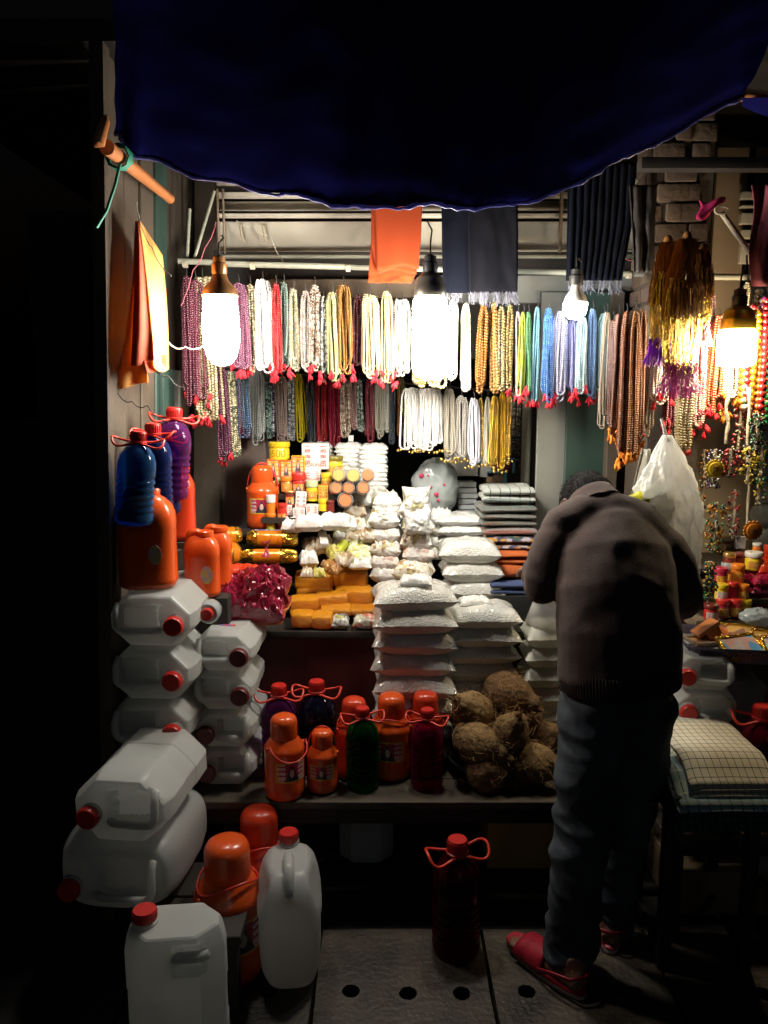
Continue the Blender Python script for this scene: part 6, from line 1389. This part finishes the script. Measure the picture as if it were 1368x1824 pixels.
# ------------------------------------------------------------------ coconuts in a dark bowl
bc = Pz(893, 1392, .392); bc.y += .10
t = thing('bowl', 'wide dark bowl holding the coconuts', 'bowl', (bc.x, bc.y, .392))
b = MB(); b.lathe([(.06,0),(.13,.006),(.165,.035),(.172,.05),(.166,.05),(.158,.034),(.12,.014),(.02,.010)], 36); obj('shell', b, m_black, t)
def coconut(loc, r, elong, rot, tone, lab, seed):
    t = thing('coconut', lab, 'coconut', loc, rot, 'husked coconuts in the bowl'); rnd = random.Random(seed)
    def fn(d):
        g = .05*nz((d.x*2.4, d.y*2.4, d.z*1.2), 1, seed)+.025*nz((d.x*9, d.y*9, d.z*2), 1, seed)+.03*abs(sin(5*atan2(d.y, d.x)))*sm(.0,.9,abs(d.z))
        return 1+g+.30*sm(.80,1.0,d.z)
    b = MB(); b.ball((0,0,0), (r,r*.97,r*elong), 36, 26, fn=fn); obj('husk', b, tone, t, smooth=180)
    b = MB()
    for k in range(150):
        a = rnd.uniform(0, 2*pi); z0 = rnd.uniform(-.9, .95); l = rnd.uniform(.12, .5)*r*1.4; pts = []
        for j in range(5):
            z = z0+(l/r/elong)*(j/4)*.9; off = 1.0+.03+.05*(j/4)**2*rnd.random()*2; a2 = a+.12*sin(j+k)
            q = sqrt(max(.0, 1-min(1, abs(z))**2)) if abs(z) < 1 else 0
            lift = 1+(max(0, z-.9))*.4
            pts.append((cos(a2)*(q*off*r+.004*(j > 2)), sin(a2)*(q*off*r+.004*(j > 2)), z*r*elong*lift))
        if rnd.random() < .4:
            e = Vector(pts[-1]); e += Vector((rnd.uniform(-.03,.03), rnd.uniform(-.03,.03), rnd.uniform(0,.03))); pts.append(tuple(e))
        b.tube(pts, .0008, 3)
    for k in range(50):           # the tuft at the pointed end
        a = rnd.uniform(0, 2*pi); q = rnd.uniform(0, .3)*r; l = rnd.uniform(.02,.05)
        b.tube([(cos(a)*q*1.6, sin(a)*q*1.6, r*elong*.88), (cos(a)*q, sin(a)*q, r*elong*1.0), (cos(a)*q*.7+rnd.uniform(-.006,.006), sin(a)*q*.7, r*elong+l)], .0013, 3)
    tag(obj('fibres', b, m_fibre, t, smooth=0), kind='stuff'); return t
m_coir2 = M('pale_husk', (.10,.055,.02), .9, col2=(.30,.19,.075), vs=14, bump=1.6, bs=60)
for i, (px, py, Y, r, el, rot, tone, lab) in enumerate((
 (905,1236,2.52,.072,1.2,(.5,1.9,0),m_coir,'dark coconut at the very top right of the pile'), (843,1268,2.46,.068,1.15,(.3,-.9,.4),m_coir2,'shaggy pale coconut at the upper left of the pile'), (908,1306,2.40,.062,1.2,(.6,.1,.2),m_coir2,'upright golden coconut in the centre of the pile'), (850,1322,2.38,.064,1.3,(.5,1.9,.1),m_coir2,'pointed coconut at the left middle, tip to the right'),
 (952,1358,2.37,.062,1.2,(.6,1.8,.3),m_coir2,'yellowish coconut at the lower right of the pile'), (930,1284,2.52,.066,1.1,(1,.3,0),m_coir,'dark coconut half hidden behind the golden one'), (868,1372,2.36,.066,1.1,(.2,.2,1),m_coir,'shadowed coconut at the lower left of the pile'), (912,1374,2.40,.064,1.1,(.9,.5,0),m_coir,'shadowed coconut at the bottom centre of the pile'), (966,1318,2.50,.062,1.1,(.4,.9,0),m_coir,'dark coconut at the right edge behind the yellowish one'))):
    coconut(P(px, py, Y), r, el, rot, tone, lab, i+1)
# ------------------------------------------------------------------ stool with folded cloths
X0, X1, Y0, Y1 = .80, 1.06, 2.03, 2.30
t = thing('stool', 'black steel stool carrying the folded checked cloths', 'stool', ((X0+X1)/2, (Y0+Y1)/2, 0)); cx, cy = (X0+X1)/2, (Y0+Y1)/2
for sx_ in (-1, 1):
    for sy in (-1, 1):
        b = MB(); b.box((sx_*((X1-X0)/2-.012), sy*((Y1-Y0)/2-.012), .245), (.034, .034, .49)); obj('leg', b, m_steel, t, bevel=.003)
for sx_ in (-1, 1):
    b = MB(); b.box((sx_*((X1-X0)/2-.012), 0, .06), (.02, Y1-Y0-.06, .025)); obj('stretcher', b, m_steel, t)
b = MB(); b.box((0, (Y1-Y0)/2-.012, .07), (X1-X0-.06, .018, .022)); obj('stretcher', b, m_steel, t)
b = MB(); b.box((0, 0, .498), (X1-X0+.01, Y1-Y0+.01, .014)); obj('seat', b, m_steel, t)
def drape(x0, x1, ya, yb, z, th, drop, mat, lab, seed, layers=1):
    """folded cloth lying on the stool, front end bending down"""
    t = thing('folded_cloth', lab, 'cloth', ((x0+x1)/2, (ya+yb)/2, z), 0, 'folded checked cloths on the stool'); ox, oy = (x0+x1)/2, (ya+yb)/2
    for L in range(layers):
        rg = []; n = 26; th1 = th/layers
        for j in range(n+1):
            f = j/n; y = ya+(yb-ya)*f
            d = drop*(1-sm(0, .34, f))**1.4; e = min(1, .35+sin(min(1, j/2.5)*pi/2)*.65)*min(1, .35+.65*sin(min(1, (n-j)/2.5)*pi/2)); row = []
            for q in range(36):
                a = 2*pi*q/36; x = (x1-x0)/2*math.copysign(abs(cos(a))**.14, cos(a)); zz = th1/2*math.copysign(abs(sin(a))**.6, sin(a))*e
                row.append((x+.004*nz((f*4, x*8, L), 1, seed)+(.004 if L % 2 else -.003), y-oy+.012*(1-sm(0,.2,f))*(L*.6-(layers*.3))*(1 if layers > 1 else 0), th1*(L+.5)+zz-d*(1-.08*L)+.003*nz((x*9, f*6, L),1,seed)-.006*(abs(x)/((x1-x0)/2))**6))
            rg.append(row)
        b = MB(); b.rings(rg); obj('fold', b, mat, t, smooth=180)
    return t
m_c1 = check_cloth('cream_check', (.62,.58,.46), (.05,.07,.06), (.07,.09,.08), 48, 40, .09)
m_c2 = check_cloth('green_blue_check', (.36,.46,.46), (.04,.07,.10), (.50,.54,.44), 34, 34, .13, (17, (.16,.26,.29)))
m_c3 = check_cloth('navy_check', (.03,.04,.05), (.10,.13,.14), (.08,.11,.12), 50, 50, .15)
drape(.795, 1.075, 1.965, 2.31, .507, .085, .030, m_c3, 'pile of dark navy cloths folded on the stool under the check ones', 3, 5)
drape(.80, 1.08, 1.955, 2.31, .594, .022, .058, m_c2, 'green and blue checked cloth hanging over the front of the stool', 5, 2)
drape(.845, 1.085, 1.985, 2.33, .618, .030, .052, m_c1, 'cream cloth with fine dark checks on top of the stool pile', 8, 3)
drape(.735, .835, 2.03, 2.36, .575, .045, .055, m_navy, 'dark folded cloth at the man side of the stool pile', 11, 2)
b = MB(); b.ball((.80, 2.31, .655), (.055,.07,.022), 18, 12, fn=lambda d: 1+.25*nz(d, 2.6, 3)); tag(obj('crumpled_cloth', b, M('crumpled_white', (.5,.52,.5), .8, var=.2, bump=1, bs=30), smooth=180), 'crumpled whitish cloth tucked beside the cream check', 'cloth')
b = MB(); b.ball((0,0,0), (.20,.13,.17), 30, 22, fn=lambda d: 1+.14*nz(d, 2.3, 5)+.06*nz(d, 5, 2)); t = thing('clear_sack', 'big clear plastic sack on the ground behind the stool legs', 'bag', (.86, 2.60, .16)); obj('film', b, m_poly_dim, t, smooth=180)
b = MB(); b.ball((0,.01,-.03), (.13,.09,.10), 16, 12, fn=lambda d: 1+.2*nz(d, 3, 8)); obj('contents', b, M('grey_contents', (.16,.16,.15), .7, var=.5, vs=12), t, smooth=180)

# ------------------------------------------------------------------ the man, bending over the goods
ROOT = Vector((Pz(1040, 1720, 0).x, 2.08, 0))
man = thing('person', 'man seen from behind in brown jacket, dark jeans and red sandals, bending forward', 'person', ROOT)
MI = Matrix.Translation(-ROOT)
def soft(name, build, mat, vox, it, post=None, smooth=180, parent=man):
    b = MB(); build(b); b.v = [tuple(MI @ Vector(v)) for v in b.v]
    me = b.mesh('tmp', mat, 180); o = bpy.data.objects.new('tmp', me); COL.objects.link(o)
    m = o.modifiers.new('r', 'REMESH'); m.mode = 'VOXEL'; m.voxel_size = vox; m.use_smooth_shade = True
    m = o.modifiers.new('s', 'SMOOTH'); m.iterations = it; m.factor = .5
    dg = bpy.context.evaluated_depsgraph_get(); me2 = bpy.data.meshes.new_from_object(o.evaluated_get(dg)); bpy.data.objects.remove(o)
    if post:
        ns = [v.normal.copy() for v in me2.vertices]
        for v, n_ in zip(me2.vertices, ns): v.co += n_*post(v.co+ROOT, n_)
    me2.materials.clear(); me2.materials.append(mat); me2.shade_smooth(); me2.name = name; return obj(name, me2, None, parent)
m_skin = M('skin', (.20,.105,.065), .5, var=.12, vs=14, bump=.1, bs=120)
m_hair = M('black_hair', (.006,.005,.005), .75, var=.5, vs=60, bump=1.5, bs=200, spec=.15)
m_jack = M('brown_jacket', (.060,.041,.037), .88, var=.14, vs=5, bump=.5, bs=330, sheen=.08, spec=.2)
m_jean = M('dark_denim', (.022,.031,.042), .85, col2=(.07,.092,.115), vs=5, bump=.4, bs=320, thr=(.4,.72))
m_sand = M('red_rubber', (.34,.012,.03), .45, var=.15); m_sole = M('grey_sole', (.45,.38,.35), .6, var=.2); m_shirt = M('pale_shirt', (.5,.5,.52), .8)
hd_c = P(1047, 900, 2.39); WL, WR = P(953, 1012, 2.50), P(1185, 1052, 2.50)
SP = [(1103,1215,2.065),(1102,1130,2.085),(1098,1055,2.13),(1092,990,2.185),(1082,940,2.235),(1066,910,2.285)]
LL = [(1060,1255,2.06),(1049,1350,2.045),(1035,1445,2.02),(1031,1550,2.01),(1020,1650,2.015),(1008,1715,2.02)]
RL = [(1142,1255,2.07),(1132,1350,2.09),(1116,1445,2.11),(1098,1550,2.15),(1084,1630,2.18),(1082,1660,2.19)]
AL = [(1012,945,2.235),(980,985,2.215),(970,1038,2.205),(960,1028,2.33),(953,1012,2.49)]
AR = [(1164,955,2.215),(1198,1005,2.20),(1212,1062,2.215),(1206,1074,2.33),(1185,1052,2.49)]
HL, TL = Pz(1024, 1752, .03), Pz(944, 1688, .03); HR_, TR = Pz(1086, 1672, .03), Pz(1075, 1596, .03)
def hand(b, w, fwd, side):
    """palm and five bent fingers reaching forward and down from the wrist"""
    f = fwd.normalized(); s = f.cross(Vector((0,0,1))).normalized()*side; d = s.cross(f)*side
    if d.z > 0: d = -d
    b.tube([w-f*.03, w+f*.02, w+f*.06, w+f*.095], [.024,.028,.038,.036], 12, ref=s, flat=.42)
    for k, (o_, l) in enumerate(((-.027,.072),(-.009,.082),(.010,.076),(.027,.058))):
        p = w+f*.085+s*o_; b.tube([p, p+f*l*.45+d*.008, p+f*l*.8+d*.026, p+f*l*.95+d*.045], [.0095,.009,.0085,.007], 8)
    p = w+f*.03-s*.028; b.tube([p, p-s*.02+f*.025+d*.012, p-s*.022+f*.052+d*.026], [.012,.0105,.0085], 8)
def body(b):
    b.tube([P(*q) for q in SP], [.13,.125,.135,.135,.11,.07], 20, ref=(1,0,0), flat=.62)
    b.tube([P(1070,925,2.26), P(1060,900,2.31), hd_c+Vector((0,.0,-.03))], [.07,.058,.055], 14)
    Mh = Matrix.Translation(hd_c) @ Matrix.Rotation(R(38), 4, 'X').inverted()
    b.ball((0,0,0), (.074,.094,.105), 22, 16, Mh); b.ball((0,.035,-.055), (.056,.06,.062), 16, 12, Mh)
    b.ball((0,.10,-.015), (.014,.02,.026), 10, 8, Mh); b.ball((0,.083,-.065), (.024,.014,.008), 10, 6, Mh); b.ball((0,.075,-.098), (.028,.024,.018), 10, 8, Mh)
    for s_ in (-1, 1):
        b.ball((s_*.078,-.004,-.012), (.010,.02,.032), 8, 8, Mh); b.ball((s_*.03,.086,.022), (.018,.012,.006), 8, 6, Mh)
    b.tube([P(*q) for q in AL], [.048,.045,.042,.036,.026], 12); b.tube([P(*q) for q in AR], [.048,.045,.042,.036,.026], 12)
    hand(b, WL, Vector((.1,1,-.25)), 1); hand(b, WR, Vector((-.25,1,-.25)), -1)
    b.tube([P(1100,1200,2.065)]+[P(*q) for q in LL]+[HL+Vector((0,0,.05)), HL], [.09,.078,.068,.055,.052,.045,.040,.036,.03], 14)
    b.tube([P(1108,1200,2.065)]+[P(*q) for q in RL]+[HR_+Vector((0,0,.05)), HR_], [.09,.078,.068,.055,.05,.042,.038,.036,.03], 14)
    for h_, t_ in ((HL, TL), (HR_, TR)):
        u = (t_-h_).normalized(); s = u.cross(Vector((0,0,1)))
        b.tube([h_-u*.02+Vector((0,0,.012)), h_+u*.04+Vector((0,0,.02)), h_+u*.11+Vector((0,0,.014)), h_+u*.185+Vector((0,0,.004)), h_+u*.215], [.028,.036,.04,.044,.034], 14, ref=s, flat=[.9,.9,.6,.42,.35])
        for k in range(5): p = h_+u*(.205-.012*abs(k-1))+s*((k-2)*.017)*(1); b.tube([p, p+u*.022, p+u*.034], [.0095+.003*(k == 0),.0095+.003*(k == 0),.006], 7)
bo = soft('body', body, m_skin, .0062, 3)
b = MB(); Mh = MI @ Matrix.Translation(hd_c) @ Matrix.Rotation(R(38), 4, 'X').inverted()
b.ball((0,0,0), (.0815,.101,.112), 40, 28, Mh, fn=lambda d: (1.0+.02*nz(d, 9, 3)) * (1 if (d.z > .25-.75*max(0, -d.y)-.0 and not (d.y > .55 and d.z < .55)) else .86)); rnd = random.Random(3)
for k in range(2600):
    d = Vector((rnd.gauss(0,1), rnd.gauss(0,1), rnd.gauss(0,1))).normalized()
    if not (d.z > .2-.75*max(0, -d.y) and not (d.y > .5 and d.z < .6)): continue
    p = Vector((d.x*.0815, d.y*.101, d.z*.112)); g = (Vector((0,.5,-1))-d*Vector((0,.5,-1)).dot(d)).normalized() if d.z < .5 else Vector((rnd.uniform(-1,1), 1, 0))
    b.tube([p, p+d*.004+g*.006, p+d*.005+g*.013], [.0009,.0008,.0003], 3, M=Mh)
obj('hair', b, m_hair, man, smooth=180)
for s_ in (-1, 1):
    b = MB(); b.ball((s_*.03,.087,.006), (.011,.007,.008), 10, 8, Mh); obj('eye', b, m_wht, man, smooth=180)
def jk(b):
    b.tube([P(*q) for q in SP], [.168,.170,.170,.165,.132,.085], 28, ref=(1,0,0), flat=[.72,.72,.74,.72,.66,.7])
    b.tube([P(975,948,2.225), P(990,938,2.23), P(1030,926,2.245), P(1085,918,2.26), P(1140,940,2.235), P(1168,962,2.215), P(1180,975,2.21)], [.030,.056,.070,.076,.074,.060,.035], 18)
    b.tube(smooth_path([P(*q) for q in AL], 4), [.050,.058,.064,.065,.064,.063,.063,.063,.062,.060,.055,.051,.048,.046,.044,.042,.040], 18); b.tube(smooth_path([P(*q) for q in AR], 4), [.050,.060,.066,.066,.065,.064,.063,.062,.060,.058,.054,.050,.047,.046,.044,.042,.040], 18)
def jw(p, n_):
    w = .004*nz((p.x*9, p.y*9, p.z*9), 1, 3)+.0035*nz((p.x*16+p.z*14, p.y*12, p.z*22-p.x*12), 1, 7)
    drag = .006*sin((p.z*34+p.x*22)+3*nz((p.x*4,p.y*4,p.z*4),1,1))*sm(.85,.98,p.z)*(1-sm(1.02,1.2,p.z))*.8
    el = .008*sin(p.z*90+p.x*60)*max(0, 1-((p-P(970,1030,2.22)).length/.12)) + .008*sin(p.z*90-p.x*60)*max(0, 1-((p-P(1210,1055,2.22)).length/.12))
    return w*.7+drag*.3+el*.35+.006*(.4-abs(nz((p.x*5+p.z*3, p.y*5, p.z*6-p.x*4), 1, 11))*1.5)
soft('jacket', jk, m_jack, .0075, 5, jw)
# ribbed waistband, collar, cuffs
hb, ht_ = P(1104, 1222, 2.06), P(1103, 1182, 2.07); rg = []; n = 440
for j, (f, k_) in enumerate(((0,.93),(.04,.985),(.25,1),(.75,1.0),(.95,.985),(1,.95))):
    c = hb.lerp(ht_, f); rg.append([MI @ (c+Vector((.166*k_*cos(2*pi*q/n), .122*k_*sin(2*pi*q/n), .012*cos(2*pi*q/n)))*1.0+Vector((cos(2*pi*q/n), sin(2*pi*q/n), 0))*(.0024*math.copysign(1, sin(q*pi/2+.5)))) for q in range(n)])
b = MB(); b.rings(rg); obj('waistband', b, m_jack, man, smooth=30)
rg = []; nb, nt_ = P(1064, 905, 2.275), P(1052, 884, 2.31); ax = (nt_-nb).normalized()
for f, k_ in ((0,1.15),(.2,1.1),(.6,1.0),(1,.97),(1.05,.93),(.7,.86)):
    c = nb.lerp(nt_, f); s = Vector((1,0,0)); v2 = ax.cross(s).normalized(); s = v2.cross(ax).normalized(); rg.append([MI @ (c+(s*cos(a)+v2*sin(a)*.9)*.074*k_) for a in [2*pi*q/40 for q in range(40)]])
b = MB(); b.rings(rg, caps=False); obj('collar', b, m_jack, man, smooth=60)
for (w, e) in ((WL, P(*AL[3])), (WR, P(*AR[3]))):
    u = (w-e).normalized(); b = MB(); b.tube([w-u*.045, w-u*.005, w+u*.002], [.043,.039,.034], 20, M=MI); obj('cuff', b, m_jack, man, smooth=60)
def jn(b):
    b.tube([P(1103,1190,2.07), P(1102,1235,2.065), P(1101,1275,2.065)], [.145,.150,.135], 22, ref=(1,0,0), flat=.74)
    b.tube([P(1078,1230,2.06)]+[P(*q) for q in LL], [.09,.096,.089,.077,.074,.068,.066], 20)
    b.tube([P(1126,1230,2.06)]+[P(*q) for q in RL], [.09,.096,.088,.074,.068,.060,.060], 20)
def jnw(p, n_):
    w = .004*nz((p.x*8, p.y*8, p.z*8), 1, 5)+.0035*nz((p.x*12, p.y*12, p.z*30), 1, 9)
    kn = max(0, 1-abs(p.z-.47)/.14); an = 1-sm(.08,.30,p.z)
    rdg = lambda q, o_: .5-abs(nz(q, 1, o_))*1.6
    big = rdg((p.x*6+p.z*2.5, p.y*6, p.z*9-p.x*5), 4); med = rdg((p.x*9-p.z*3, p.y*9, p.z*17+p.x*6), 6)
    back = .010*rdg((p.x*5+p.z*4, p.y*5, p.z*5-p.x*6), 2)
    return w+back+.016*kn*big+(.022*big+.012*med)*an+.006*med
soft('jeans', jn, m_jean, .0072, 4, jnw)
for h_, t_ in ((HL, TL), (HR_, TR)):
    u = (t_-h_); u.z = 0; u.normalize(); s = u.cross(Vector((0,0,1))); z3 = Vector((0,0,1)); h0 = Vector((h_.x, h_.y, 0))
    def outline(g, zz): return [MI @ (h0+u*(-.035*g+(.29*g)*f+(.0 if g >= 1 else .006))+s*(wd*g)+z3*zz) for f, wd in [(.5-.5*cos(2*pi*q/36), math.copysign(1, sin(2*pi*q/36))*abs(sin(2*pi*q/36))**.75*(.038+.012*(.5-.5*cos(2*pi*q/36)))) for q in range(36)]]
    b = MB(); b.rings([outline(.97,.002), outline(1.01,.006), outline(1.01,.016)]); so_ = obj('sandal_sole', b, m_sole, man)
    b = MB(); b.rings([outline(1.0,.0165), outline(1.02,.021), outline(.98,.027)]); obj('footbed', b, m_sand, man)
    def strap(f0, f1, hgt, th=.004):
        def fn(a, v):
            f = f0+(f1-f0)*v; an = pi*a; wd = .044+.008*f
            return MI @ (h0+u*(-.035+.29*f)+s*(cos(an)*(wd+.004))+z3*(.02+sin(an)**.8*hgt*(1-.35*v)))
        b = MB(); b.grid(fn, 18, 8); o = obj('strap', b, m_sand, man, smooth=180); m = o.modifiers.new('t', 'SOLIDIFY'); m.thickness = th; return o
    strap(.42, .78, .068)
    b = MB(); b.tube([MI @ (h0+u*(-.035+.29*f)+s*y_+z3*z_) for f, y_, z_ in ((.45,.05,.035),(.25,.052,.06),(.06,.04,.07),(.0,0,.072),(.06,-.04,.07),(.25,-.052,.06),(.45,-.05,.035))], .007, 8, flat=.5); obj('heel_strap', b, m_sand, man, smooth=180)
